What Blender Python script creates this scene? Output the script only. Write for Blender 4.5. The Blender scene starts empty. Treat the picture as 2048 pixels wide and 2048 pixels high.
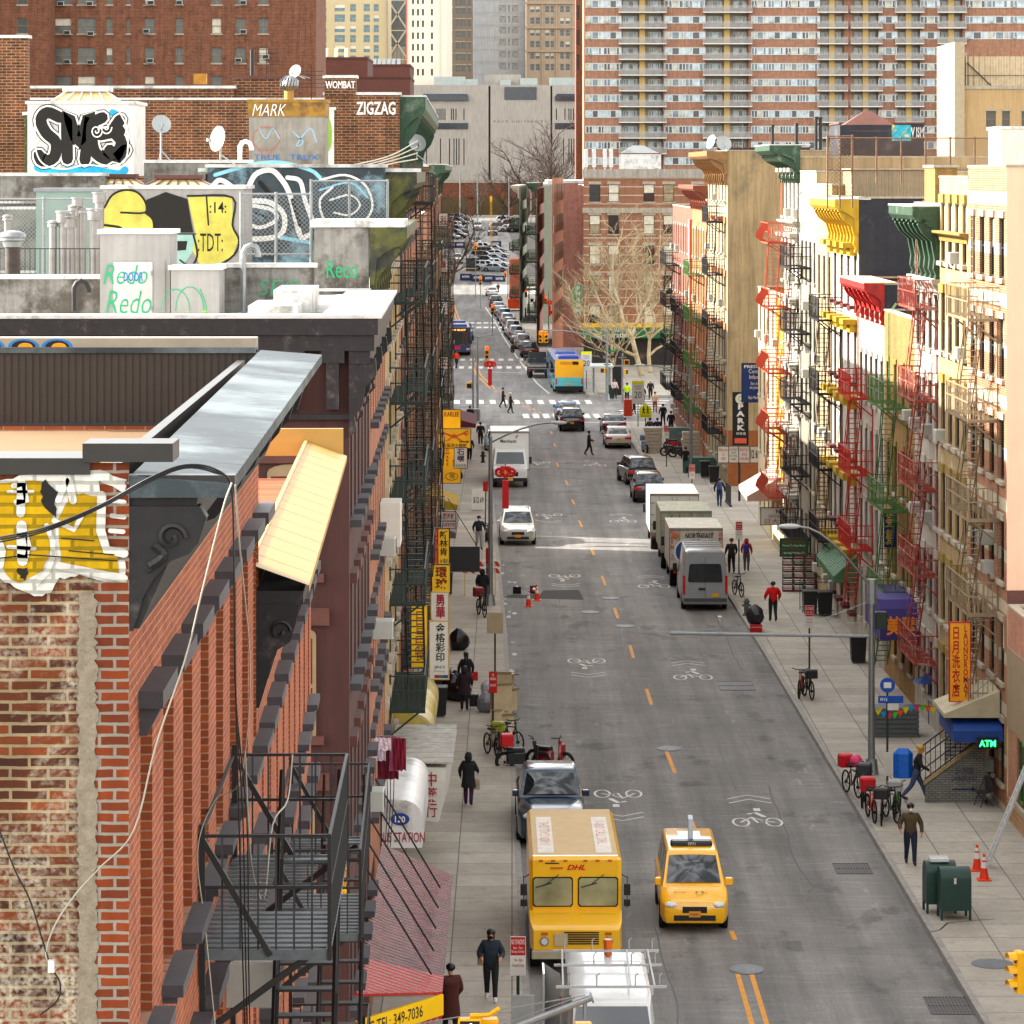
import bpy, math, random
from math import radians as R, sin, cos, pi, atan2, sqrt
from mathutils import Vector as V, Matrix
SC = bpy.context.scene; COL = SC.collection
rnd = random.Random(7)
# ---------------- camera, sky, sun, exposure ----------------
CH, YH, FPX = 19.6, 344.0, 6700.0     # eye height, horizon row, focal length in px of the 2048 px photograph
cam = bpy.data.cameras.new("camera"); camo = bpy.data.objects.new("camera", cam); COL.objects.link(camo)
camo.location = (0, 0, CH); camo.rotation_euler = (R(90), 0, 0)
cam.sensor_width = 36; cam.lens = 36*FPX/2048; cam.shift_y = -(1024-YH)/2048
cam.clip_start = 1; cam.clip_end = 9000; SC.camera = camo
SUN_EL, SUN_AZ = 30, 284              # azimuth clockwise from +Y: the sun stands to the left and a little ahead
wd = bpy.data.worlds.new("World"); SC.world = wd; wd.use_nodes = True
_b = wd.node_tree.nodes["Background"]; _s = wd.node_tree.nodes.new("ShaderNodeTexSky")
_s.sky_type = 'NISHITA'; _s.sun_disc = False; _s.sun_elevation = R(SUN_EL); _s.sun_rotation = R(SUN_AZ)
_s.air_density = 1.0; _s.dust_density = 1.5; _s.ozone_density = 1.0
_h = wd.node_tree.nodes.new("ShaderNodeHueSaturation"); _h.inputs["Saturation"].default_value = .2
wd.node_tree.links.new(_s.outputs[0], _h.inputs["Color"]); _N = wd.node_tree.nodes.new; _L = wd.node_tree.links.new
_tc = _N("ShaderNodeTexCoord"); _no = _N("ShaderNodeTexNoise"); _no.inputs["Scale"].default_value = 8; _no.inputs["Detail"].default_value = 7; _no.inputs["Distortion"].default_value = .4
_mr = _N("ShaderNodeMapRange"); _mr.inputs[1].default_value = .42; _mr.inputs[2].default_value = .62; _mr.inputs[3].default_value = .5; _mr.inputs[4].default_value = 1.75
_sc = _N("ShaderNodeVectorMath"); _sc.operation = 'SCALE'; _L(_tc.outputs["Generated"], _no.inputs["Vector"]); _L(_no.outputs[0], _mr.inputs[0]); _wt = _N("ShaderNodeVectorMath"); _wt.operation = 'MULTIPLY'; _wt.inputs[1].default_value = (1.03, 1.0, .95); _L(_h.outputs[0], _wt.inputs[0]); _L(_wt.outputs[0], _sc.inputs[0]); _L(_mr.outputs[0], _sc.inputs["Scale"]); _L(_sc.outputs[0], _b.inputs[0]); _b.inputs[1].default_value = 0.15
sl = bpy.data.lights.new("sun", 'SUN'); sl.energy = 3.3; sl.angle = R(0.5); sl.color = (1, .95, .88)
so = bpy.data.objects.new("sun", sl); COL.objects.link(so)
_d = V((sin(R(SUN_AZ))*cos(R(SUN_EL)), cos(R(SUN_AZ))*cos(R(SUN_EL)), sin(R(SUN_EL))))
so.rotation_euler = _d.to_track_quat('Z', 'Y').to_euler()
SC.view_settings.view_transform = 'Standard'; SC.view_settings.look = 'None'
SC.view_settings.exposure = 2.4; SC.view_settings.gamma = 1.0
SC.cycles.max_bounces = 6; SC.cycles.diffuse_bounces = 4; SC.cycles.glossy_bounces = 3; SC.cycles.transmission_bounces = 2
SC.cycles.volume_bounces = 0; SC.cycles.caustics_reflective = False; SC.cycles.caustics_refractive = False

# ---------------- placing ----------------
def G(x, y, z=0.0):                   # photograph pixel -> point on the ground
    s = (CH-z)/(y-YH); return V(((x-1024)*s, FPX*s, z))
def Q(x, y, D):                       # photograph pixel -> point at depth D
    s = D/FPX; return V(((x-1024)*s, D, CH-(y-YH)*s))
def zat(y, D): return CH-(y-YH)*D/FPX
def lerp(a, b, t): return a+(b-a)*t
def interp(tab, x):
    if x <= tab[0][0]: return tab[0][1]
    for (a, b), (c, d) in zip(tab, tab[1:]):
        if x <= c: return lerp(b, d, (x-a)/(c-a))
    return tab[-1][1]
KL = [(0,1.25),(80,.41),(141,-.21),(195,-1.02),(262,-2.05),(300,-5.6),(330,-8.0),(371,-9.2),(517,-14),(600,-16.5),(720,-20)]
KR = [(0,11.6),(80,10.76),(141,10.14),(195,9.33),(262,8.3),(296,6.5),(311,5.4),(355,3.0),(400,1.3),(442,0.1),(486,-1.2),(600,-4.6),(720,-8)]
def kl(D): return interp(KL, D)
def kr(D): return interp(KR, D)
def fl(D): return -2.275-.0125*D      # left facade line
def fr(D): return 16.5-.0152*D        # right facade line
def gz(D): return interp([(0,0),(540,0),(600,3.3),(650,6.2),(720,9.6),(9000,9.6)], D)

# ---------------- mesh building ----------------
def rgb(h):
    h = h.lstrip('#'); f = lambda c: c/12.92 if c <= .04045 else ((c+.055)/1.055)**2.4
    return tuple(f(int(h[i:i+2], 16)/255) for i in (0, 2, 4))
class MB:
    def __init__(s): s.v = []; s.f = []; s.m = []; s.cm = 0
    def q(s, *p):
        n = len(s.v); s.v += [tuple(a) for a in p]; s.f.append(tuple(range(n, n+len(p)))); s.m.append(s.cm); return s
    def box(s, x0, y0, z0, x1, y1, z1, skip=''):
        if x0 > x1: x0, x1 = x1, x0
        if y0 > y1: y0, y1 = y1, y0
        if z0 > z1: z0, z1 = z1, z0
        n = len(s.v)
        s.v += [(x0,y0,z0),(x1,y0,z0),(x1,y1,z0),(x0,y1,z0),(x0,y0,z1),(x1,y0,z1),(x1,y1,z1),(x0,y1,z1)]
        for k, f in zip('bdfrkl', [(0,3,2,1),(4,5,6,7),(0,1,5,4),(1,2,6,5),(2,3,7,6),(3,0,4,7)]):
            if k == 'd' or k not in skip: s.f.append(tuple(n+i for i in f)); s.m.append(s.cm)
        return s
    def cbox(s, c, sx, sy, sz): return s.box(c[0]-sx/2, c[1]-sy/2, c[2]-sz/2, c[0]+sx/2, c[1]+sy/2, c[2]+sz/2)
    def rbox(s, x0, y0, z0, x1, y1, z1, r=.05):     # box with chamfered vertical and top edges
        n = len(s.v); P = []
        for (z, o) in ((z0, 0), (z1-r, 0), (z1, r)):
            for a, b in ((x0+o,y0+r),(x0+r,y0+o),(x1-r,y0+o),(x1-o,y0+r),(x1-o,y1-r),(x1-r,y1-o),(x0+r,y1-o),(x0+o,y1-r)): P.append((a, b, z))
        s.v += P
        for k in range(2):
            for i in range(8):
                j = (i+1) % 8; s.f.append((n+k*8+i, n+k*8+j, n+k*8+8+j, n+k*8+8+i)); s.m.append(s.cm)
        s.f.append(tuple(n+16+i for i in range(8))); s.m.append(s.cm)
        s.f.append(tuple(n+7-i for i in range(8))); s.m.append(s.cm); return s
    def ring(s, pts): n = len(s.v); s.v += [tuple(p) for p in pts]; return list(range(n, n+len(pts)))
    def loft(s, rings, closed=True, cap=True, flip=False):
        ids = [s.ring(r) for r in rings]; k = len(ids[0])
        for a, b in zip(ids, ids[1:]):
            for i in range(k if closed else k-1):
                j = (i+1) % k; f = (a[i], a[j], b[j], b[i]); s.f.append(f[::-1] if flip else f); s.m.append(s.cm)
        if cap:
            s.f.append(tuple(ids[0][::-1]) if not flip else tuple(ids[0])); s.m.append(s.cm)
            s.f.append(tuple(ids[-1]) if not flip else tuple(ids[-1][::-1])); s.m.append(s.cm)
        return s
    def tube(s, a, b, r, n=4, r2=None):
        a, b = V(a), V(b); d = b-a
        if d.length < 1e-6: return s
        d.normalize(); u = d.cross(V((0,0,1)) if abs(d.z) < .9 else V((1,0,0))).normalized(); w = d.cross(u)
        r2 = r if r2 is None else r2; o = pi/n
        return s.loft([[a+(u*cos(o+2*pi*i/n)+w*sin(o+2*pi*i/n))*r for i in range(n)],
                       [b+(u*cos(o+2*pi*i/n)+w*sin(o+2*pi*i/n))*r2 for i in range(n)]], flip=True)
    def path(s, pts, r, n=4, cap=True):
        pts = [V(p) for p in pts]; rings = []; m = len(pts); rr = r if isinstance(r, (list, tuple)) else [r]*m; u = None
        for i, p in enumerate(pts):
            d = (pts[min(i+1, m-1)]-pts[max(i-1, 0)]).normalized()
            if u is None: u = d.cross(V((0,0,1)) if abs(d.z) < .9 else V((1,0,0))).normalized()
            else: u = (u-d*u.dot(d)).normalized()
            w = d.cross(u); rings.append([p+(u*cos(2*pi*k/n)+w*sin(2*pi*k/n))*rr[i] for k in range(n)])
        return s.loft(rings, cap=cap, flip=True)
    def cyl(s, x, y, z0, z1, r, n=12, r2=None): return s.tube((x,y,z0), (x,y,z1), r, n, r2)
    def ell(s, c, rx, ry, rz, n=10, m=6):
        rings = []
        for j in range(m+1):
            a = -pi/2+pi*j/m; k = max(cos(a), .02)
            rings.append([(c[0]+rx*k*cos(2*pi*i/n), c[1]+ry*k*sin(2*pi*i/n), c[2]+rz*sin(a)) for i in range(n)])
        return s.loft(rings)
    def disc(s, x, y, z, r, n=20, rx=None): return s.q(*[(x+r*cos(2*pi*i/n), y+(rx or r)*sin(2*pi*i/n), z) for i in range(n)])
    def prism(s, pts, z0, z1):          # polygon in XY (ccw) extruded
        n = len(pts); a = s.ring([(p[0], p[1], z0) for p in pts]); b = s.ring([(p[0], p[1], z1) for p in pts])
        for i in range(n):
            j = (i+1) % n; s.f.append((a[i], a[j], b[j], b[i])); s.m.append(s.cm)
        s.f.append(tuple(b)); s.m.append(s.cm); s.f.append(tuple(a[::-1])); s.m.append(s.cm); return s
    def ext(s, pts, d, off=0.):         # polygon given in (x,z), ccw seen from the front (-y); front at y=off, back y=off+d
        n = len(pts); a = s.ring([(p[0], off, p[1]) for p in pts]); b = s.ring([(p[0], off+d, p[1]) for p in pts])
        s.f.append(tuple(a)); s.m.append(s.cm); s.f.append(tuple(b[::-1])); s.m.append(s.cm)
        for i in range(n):
            j = (i+1) % n; s.f.append((a[j], a[i], b[i], b[j])); s.m.append(s.cm)
        return s
    def exs(s, pts, x0, x1):            # polygon in (y,z) extruded along x
        n = len(pts); a = s.ring([(x0, p[0], p[1]) for p in pts]); b = s.ring([(x1, p[0], p[1]) for p in pts])
        s.f.append(tuple(a[::-1])); s.m.append(s.cm); s.f.append(tuple(b)); s.m.append(s.cm)
        for i in range(n):
            j = (i+1) % n; s.f.append((a[i], a[j], b[j], b[i])); s.m.append(s.cm)
        return s
    def strip(s, pts, w, y, z=False):   # flat brush stroke; pts (x,z) on plane y (or (x,y) on height y if z)
        P = [V((p[0], p[1])) for p in pts]; L = []; Rr = []; m = len(P)
        for i, p in enumerate(P):
            d = P[min(i+1, m-1)]-P[max(i-1, 0)]; d = d.normalized() if d.length > 1e-9 else V((1, 0)); nn = V((-d[1], d[0]))*w/2
            L.append(p+nn); Rr.append(p-nn)
        f = (lambda a: (a[0], a[1], y)) if z else (lambda a: (a[0], y, a[1]))
        for i in range(m-1): s.q(f(Rr[i]), f(Rr[i+1]), f(L[i+1]), f(L[i]))
        for k, (p, q_) in enumerate(((P[0], P[1]), (P[-1], P[-2]))):
            d = (p-q_).normalized() if (p-q_).length > 1e-9 else V((1, 0)); a0 = atan2(d[1], d[0])
            s.q(*[f(p+V((cos(a0-pi/2+pi*i/4), sin(a0-pi/2+pi*i/4)))*w/2) for i in range(5)])
        return s
    def build(s, name, mat=None, parent=None, smooth=None, loc=None, rz=None):
        me = bpy.data.meshes.new(name); me.from_pydata(s.v, [], s.f); me.update()
        mats = mat if isinstance(mat, (list, tuple)) else [mat]
        for m in mats:
            if m: me.materials.append(m)
        if len(mats) > 1:
            for p, i in zip(me.polygons, s.m): p.material_index = i
        if smooth:
            me.polygons.foreach_set('use_smooth', [True]*len(me.polygons))
            try: me.set_sharp_from_angle(angle=R(smooth))
            except Exception: pass
        o = bpy.data.objects.new(name, me); COL.objects.link(o)
        if parent: o.parent = parent
        if loc is not None: o.location = loc
        if rz is not None: o.rotation_euler = (0, 0, rz)
        return o
def T(name, label, cat, loc=(0,0,0), rz=0, group=None):
    o = bpy.data.objects.new(name, None); COL.objects.link(o); o.empty_display_size = .2
    o.location = loc; o.rotation_euler = (0, 0, rz); o['label'] = label; o['category'] = cat
    if group: o['group'] = group
    return o
def tag(o, label, cat, group=None):
    o['label'] = label; o['category'] = cat
    if group: o['group'] = group
    return o
def st(o, kind='structure'): o['kind'] = kind; return o
def inst(src, parent=None, loc=None, rot=None, sc=None, mats=None):    # copy sharing the mesh
    c = src.copy(); COL.objects.link(c)
    if mats:
        c.data = src.data.copy(); c.data.materials.clear(); [c.data.materials.append(m) for m in mats]
    c.parent = parent
    if loc is not None: c.location = loc
    if rot is not None: c.rotation_euler = rot
    if sc is not None: c.scale = sc
    return c
def dup(root, loc, rz=None, label=None, group=None):
    c = root.copy(); COL.objects.link(c); c.location = loc
    if rz is not None: c.rotation_euler = (0, 0, rz)
    if label: c['label'] = label
    if group: c['group'] = group
    for ch in list(root.children):
        a = ch.copy(); COL.objects.link(a); a.parent = c
        for g in list(ch.children):
            b = g.copy(); COL.objects.link(b); b.parent = a
    return c

# ---------------- materials ----------------
_mc = {}
def _nt(name):
    m = bpy.data.materials.new(name); m.use_nodes = True; nt = m.node_tree
    return m, nt, nt.nodes["Principled BSDF"]
def _n(nt, t, **k):
    n = nt.nodes.new(t)
    for a, b in k.items():
        if a.startswith('i_'):
            key = a[2:]; key = int(key) if key.isdigit() else key.replace('_', ' '); n.inputs[key].default_value = b
        else: setattr(n, a, b)
    return n
def _wallvec(nt):      # (along wall, height) coordinates from object space, whatever way the wall faces
    tc = _n(nt, "ShaderNodeTexCoord"); sp = _n(nt, "ShaderNodeSeparateXYZ"); nt.links.new(tc.outputs['Object'], sp.inputs[0])
    sn = _n(nt, "ShaderNodeSeparateXYZ"); nt.links.new(tc.outputs['Normal'], sn.inputs[0])
    ab = _n(nt, "ShaderNodeMath", operation='ABSOLUTE'); nt.links.new(sn.outputs[0], ab.inputs[0])
    gt = _n(nt, "ShaderNodeMath", operation='GREATER_THAN'); nt.links.new(ab.outputs[0], gt.inputs[0]); gt.inputs[1].default_value = .7
    mx = _n(nt, "ShaderNodeMix"); nt.links.new(gt.outputs[0], mx.inputs[0]); nt.links.new(sp.outputs[0], mx.inputs[2]); nt.links.new(sp.outputs[1], mx.inputs[3])
    cb = _n(nt, "ShaderNodeCombineXYZ"); nt.links.new(mx.outputs[0], cb.inputs[0]); nt.links.new(sp.outputs[2], cb.inputs[1])
    return tc, cb.outputs[0]
def _mul(nt, col, fac_out, lo, hi, a=.3, b=.7):
    mr = _n(nt, "ShaderNodeMapRange", i_1=a, i_2=b, i_3=lo, i_4=hi); nt.links.new(fac_out, mr.inputs[0])
    mx = _n(nt, "ShaderNodeVectorMath", operation='SCALE'); nt.links.new(col, mx.inputs[0]); nt.links.new(mr.outputs[0], mx.inputs['Scale'])
    return mx.outputs[0]
def _bst(c):      # paints a little deeper and richer
    l = .3*c[0]+.6*c[1]+.1*c[2]; return tuple(max(0, l+(a-l)*1.1)**1.07 for a in c)
def pm(name, col, rough=.75, var=.14, sc=2.5, metal=0, bump=0, streak=0, stain=None, stc=.6, spec=.4, coat=0):
    if name in _mc: return _mc[name]
    if isinstance(col, str): col = _bst(rgb(col))
    m, nt, bs = _nt(name); bs.inputs['Roughness'].default_value = rough; bs.inputs['Metallic'].default_value = metal
    bs.inputs['Specular IOR Level'].default_value = spec; bs.inputs['Coat Weight'].default_value = coat
    bs.inputs['Coat Roughness'].default_value = .08
    tc = _n(nt, "ShaderNodeTexCoord"); no = _n(nt, "ShaderNodeTexNoise", i_Scale=sc, i_Detail=6, i_Roughness=.65)
    nt.links.new(tc.outputs['Object'], no.inputs[0])
    rg = _n(nt, "ShaderNodeRGB"); rg.outputs[0].default_value = (*col, 1); c = rg.outputs[0]
    if stain:
        n2 = _n(nt, "ShaderNodeTexNoise", i_Scale=sc*.45, i_Detail=8, i_Roughness=.7); nt.links.new(tc.outputs['Object'], n2.inputs[0])
        mr = _n(nt, "ShaderNodeMapRange", i_1=stc-.05, i_2=stc+.08); nt.links.new(n2.outputs[0], mr.inputs[0])
        mx = _n(nt, "ShaderNodeMix", data_type='RGBA'); nt.links.new(mr.outputs[0], mx.inputs[0]); nt.links.new(c, mx.inputs[6])
        mx.inputs[7].default_value = (*(rgb(stain) if isinstance(stain, str) else stain), 1); c = mx.outputs[2]
    c = _mul(nt, c, no.outputs[0], 1-var, 1+var)
    if streak:
        mp = _n(nt, "ShaderNodeMapping"); mp.inputs['Scale'].default_value = (3, 3, .18); nt.links.new(tc.outputs['Object'], mp.inputs[0])
        n3 = _n(nt, "ShaderNodeTexNoise", i_Scale=1.6, i_Detail=5, i_Roughness=.7); nt.links.new(mp.outputs[0], n3.inputs[0])
        c = _mul(nt, c, n3.outputs[0], 1-streak, 1+streak*.3, .35, .6)
    nt.links.new(c, bs.inputs['Base Color'])
    if bump:
        bp = _n(nt, "ShaderNodeBump", i_Strength=min(1, bump), i_Distance=.03); nt.links.new(no.outputs[0], bp.inputs['Height']); nt.links.new(bp.outputs[0], bs.inputs['Normal'])
    _mc[name] = m; return m
def brick(name, c1, c2, mo, cw=.21, ch=.072, mort=.012, var=.25, wash=None, wc=.6, rough=.85, streak=.15, stripes=None):
    if name in _mc: return _mc[name]
    c1, c2, mo = [_bst(rgb(c)) if isinstance(c, str) else c for c in (c1, c2, mo)]
    m, nt, bs = _nt(name); bs.inputs['Roughness'].default_value = rough; bs.inputs['Specular IOR Level'].default_value = .25
    tc, vec = _wallvec(nt); b = _n(nt, "ShaderNodeTexBrick", offset=.5, i_Scale=1.0, i_Brick_Width=cw, i_Row_Height=ch, i_Mortar_Size=mort, i_Mortar_Smooth=.3, i_Bias=0.)
    nn = _n(nt, "ShaderNodeTexNoise", i_Scale=9., i_Detail=2); nt.links.new(vec, nn.inputs[0])
    ad = _n(nt, "ShaderNodeVectorMath", operation='MULTIPLY_ADD'); nt.links.new(nn.outputs['Color'], ad.inputs[0]); ad.inputs[1].default_value = (.012, .012, 0); nt.links.new(vec, ad.inputs[2])
    nt.links.new(ad.outputs[0], b.inputs[0]); b.inputs[1].default_value = (*c1, 1); b.inputs[2].default_value = (*c2, 1); b.inputs[3].default_value = (*mo, 1)
    no = _n(nt, "ShaderNodeTexNoise", i_Scale=1.3, i_Detail=8, i_Roughness=.75); nt.links.new(vec, no.inputs[0])
    c = _mul(nt, b.outputs[0], no.outputs[0], 1-var, 1+var)
    if stripes:      # pale stone courses: (period, width, colour)
        sp = _n(nt, "ShaderNodeSeparateXYZ"); nt.links.new(vec, sp.inputs[0])
        md = _n(nt, "ShaderNodeMath", operation='FLOORED_MODULO'); nt.links.new(sp.outputs[1], md.inputs[0]); md.inputs[1].default_value = stripes[0]
        lt = _n(nt, "ShaderNodeMath", operation='LESS_THAN'); nt.links.new(md.outputs[0], lt.inputs[0]); lt.inputs[1].default_value = stripes[1]
        mx = _n(nt, "ShaderNodeMix", data_type='RGBA'); nt.links.new(lt.outputs[0], mx.inputs[0]); nt.links.new(c, mx.inputs[6]); mx.inputs[7].default_value = (*rgb(stripes[2]), 1); c = mx.outputs[2]
    if wash:
        n2 = _n(nt, "ShaderNodeTexNoise", i_Scale=1.1, i_Detail=12, i_Roughness=.72, i_Distortion=.6); nt.links.new(vec, n2.inputs[0])
        mr = _n(nt, "ShaderNodeMapRange", i_1=wc-.03, i_2=wc+.1); nt.links.new(n2.outputs[0], mr.inputs[0])
        n4 = _n(nt, "ShaderNodeTexNoise", i_Scale=26., i_Detail=4); nt.links.new(vec, n4.inputs[0])
        mr2 = _n(nt, "ShaderNodeMapRange", i_1=.38, i_2=.6); nt.links.new(n4.outputs[0], mr2.inputs[0])
        mm = _n(nt, "ShaderNodeMath", operation='MULTIPLY'); nt.links.new(mr.outputs[0], mm.inputs[0]); nt.links.new(mr2.outputs[0], mm.inputs[1])
        mx = _n(nt, "ShaderNodeMix", data_type='RGBA'); nt.links.new(mm.outputs[0], mx.inputs[0]); nt.links.new(c, mx.inputs[6]); mx.inputs[7].default_value = (*rgb(wash), 1); c = mx.outputs[2]
    if streak:
        mp = _n(nt, "ShaderNodeMapping"); mp.inputs['Scale'].default_value = (2.2, .12, 1); nt.links.new(vec, mp.inputs[0])
        n3 = _n(nt, "ShaderNodeTexNoise", i_Scale=1.5, i_Detail=5, i_Roughness=.7); nt.links.new(mp.outputs[0], n3.inputs[0])
        c = _mul(nt, c, n3.outputs[0], 1-streak, 1+streak*.4, .35, .6)
    nt.links.new(c, bs.inputs['Base Color'])
    bp = _n(nt, "ShaderNodeBump", i_Strength=.5, i_Distance=.01, invert=True); nt.links.new(b.outputs['Fac'], bp.inputs['Height']); nt.links.new(bp.outputs[0], bs.inputs['Normal'])
    _mc[name] = m; return m
def ribbed(name, col, pitch=.1, axis=0, var=.2, rough=.6, metal=0, amp=.5):       # corrugated sheet
    if name in _mc: return _mc[name]
    col = rgb(col) if isinstance(col, str) else col
    m, nt, bs = _nt(name); bs.inputs['Roughness'].default_value = rough; bs.inputs['Metallic'].default_value = metal
    tc = _n(nt, "ShaderNodeTexCoord"); sp = _n(nt, "ShaderNodeSeparateXYZ"); nt.links.new(tc.outputs['Object'], sp.inputs[0])
    mu = _n(nt, "ShaderNodeMath", operation='MULTIPLY'); nt.links.new(sp.outputs[axis], mu.inputs[0]); mu.inputs[1].default_value = 2*pi/pitch
    si = _n(nt, "ShaderNodeMath", operation='SINE'); nt.links.new(mu.outputs[0], si.inputs[0])
    rg = _n(nt, "ShaderNodeRGB"); rg.outputs[0].default_value = (*col, 1)
    no = _n(nt, "ShaderNodeTexNoise", i_Scale=2.2, i_Detail=7, i_Roughness=.7); nt.links.new(tc.outputs['Object'], no.inputs[0])
    c = _mul(nt, rg.outputs[0], no.outputs[0], 1-var, 1+var)
    nt.links.new(c, bs.inputs['Base Color'])
    bp = _n(nt, "ShaderNodeBump", i_Strength=1, i_Distance=amp*pitch*.35); nt.links.new(si.outputs[0], bp.inputs['Height']); nt.links.new(bp.outputs[0], bs.inputs['Normal'])
    _mc[name] = m; return m
def glass(name, col='#20282c', rough=.08, spec=.8):
    if name in _mc: return _mc[name]
    m, nt, bs = _nt(name); bs.inputs['Roughness'].default_value = rough; bs.inputs['Specular IOR Level'].default_value = spec
    tc = _n(nt, "ShaderNodeTexCoord"); no = _n(nt, "ShaderNodeTexNoise", i_Scale=1.2, i_Detail=3); nt.links.new(tc.outputs['Object'], no.inputs[0])
    rg = _n(nt, "ShaderNodeRGB"); rg.outputs[0].default_value = (*rgb(col), 1); c = _mul(nt, rg.outputs[0], no.outputs[0], .6, 1.5)
    nt.links.new(c, bs.inputs['Base Color']); _mc[name] = m; return m
def emis(name, col, s):
    if name in _mc: return _mc[name]
    m, nt, bs = _nt(name); bs.inputs['Base Color'].default_value = (*rgb(col), 1)
    bs.inputs['Emission Color'].default_value = (*rgb(col), 1); bs.inputs['Emission Strength'].default_value = s; _mc[name] = m; return m
def paint(hexc, rough=.28, coat=.6): return pm('paint_'+hexc.strip('#'), hexc, rough, .06, 1.5, spec=.5, coat=coat)
def flat(hexc, rough=.6): return pm('flat_'+hexc.strip('#'), hexc, rough, .08, 3)

IRON = pm('black iron', '#1b1a19', .55, .3, 6); STEEL = pm('galvanised steel', '#8a8d8d', .4, .15, 3, metal=.6)
DKGREEN = pm('dark green paint', '#16261d', .5, .25, 4); RUB = pm('tyre rubber', '#141414', .9, .2, 5)
CHROME = pm('chrome', '#b8bcc0', .18, .05, 2, metal=.9); BLK = pm('matt black', '#111213', .5, .2, 5)
GL = glass('car glass', '#0c1216', .03, 1.0); WG = glass('window glass', '#1c2226', .12, .7)
SNOW = pm('white roof coating', '#c4c2be', .8, .12, 2, stain='#7d7a73', stc=.56)
PLYW = pm('weathered wood', '#a07f55', .8, .25, 3)
BLIND = pm('window blind', '#cfc9b8', .7, .2, 2)

# ---------------- text ----------------
TS = bpy.data.scenes.new('scratch')      # empty side scene so that converting one object does not update the whole street
def to_mesh(o):
    TS.collection.objects.link(o); vl_ = TS.view_layers[0]; vl_.update(); dg = vl_.depsgraph
    me = bpy.data.meshes.new_from_object(o.evaluated_get(dg)); TS.collection.objects.unlink(o); return me
def text(s, w, h, mat, parent, x=0, z=0, y=-.004, size=None, vert=False, bold=.0, name='lettering', rot=None, depth=0, shear=0, sp=1.0, lsp=None, fit=True):
    """lettering centred at (x, z) on the plane y of its parent, fitted in w x h"""
    cu = bpy.data.curves.new('t', 'FONT'); cu.body = '\n'.join(s) if vert else s; cu.align_x = 'CENTER'
    cu.size = 1; cu.offset = bold; cu.resolution_u = 2; cu.extrude = depth; cu.shear = shear; cu.space_character = sp
    if lsp: cu.space_line = lsp
    o = bpy.data.objects.new('t', cu); me = to_mesh(o); bpy.data.objects.remove(o); bpy.data.curves.remove(cu)
    if not me.vertices: return None
    xs = [v.co.x for v in me.vertices]; ys = [v.co.y for v in me.vertices]
    kx = w/max(max(xs)-min(xs), 1e-6); kz = h/max(max(ys)-min(ys), 1e-6)
    if not fit: kx = kz = min(kx, kz)
    cx, cy = (max(xs)+min(xs))/2, (max(ys)+min(ys))/2
    for v in me.vertices:
        a, b = (v.co.x-cx)*kx, (v.co.y-cy)*kz; d = v.co.z
        if rot: a, b = a*cos(rot)-b*sin(rot), a*sin(rot)+b*cos(rot)
        v.co = (x+a, y-d, z+b)
    me.materials.clear(); me.materials.append(mat); me.name = name
    o = bpy.data.objects.new(name, me); COL.objects.link(o); o.parent = parent; return o
def laytext(o, zlay):    # lay a lettering flat on a horizontal surface: (x, y, z) -> (x, z, zlay)
    for v in o.data.vertices: v.co = (v.co.x, v.co.z, zlay)
    return o
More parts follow.
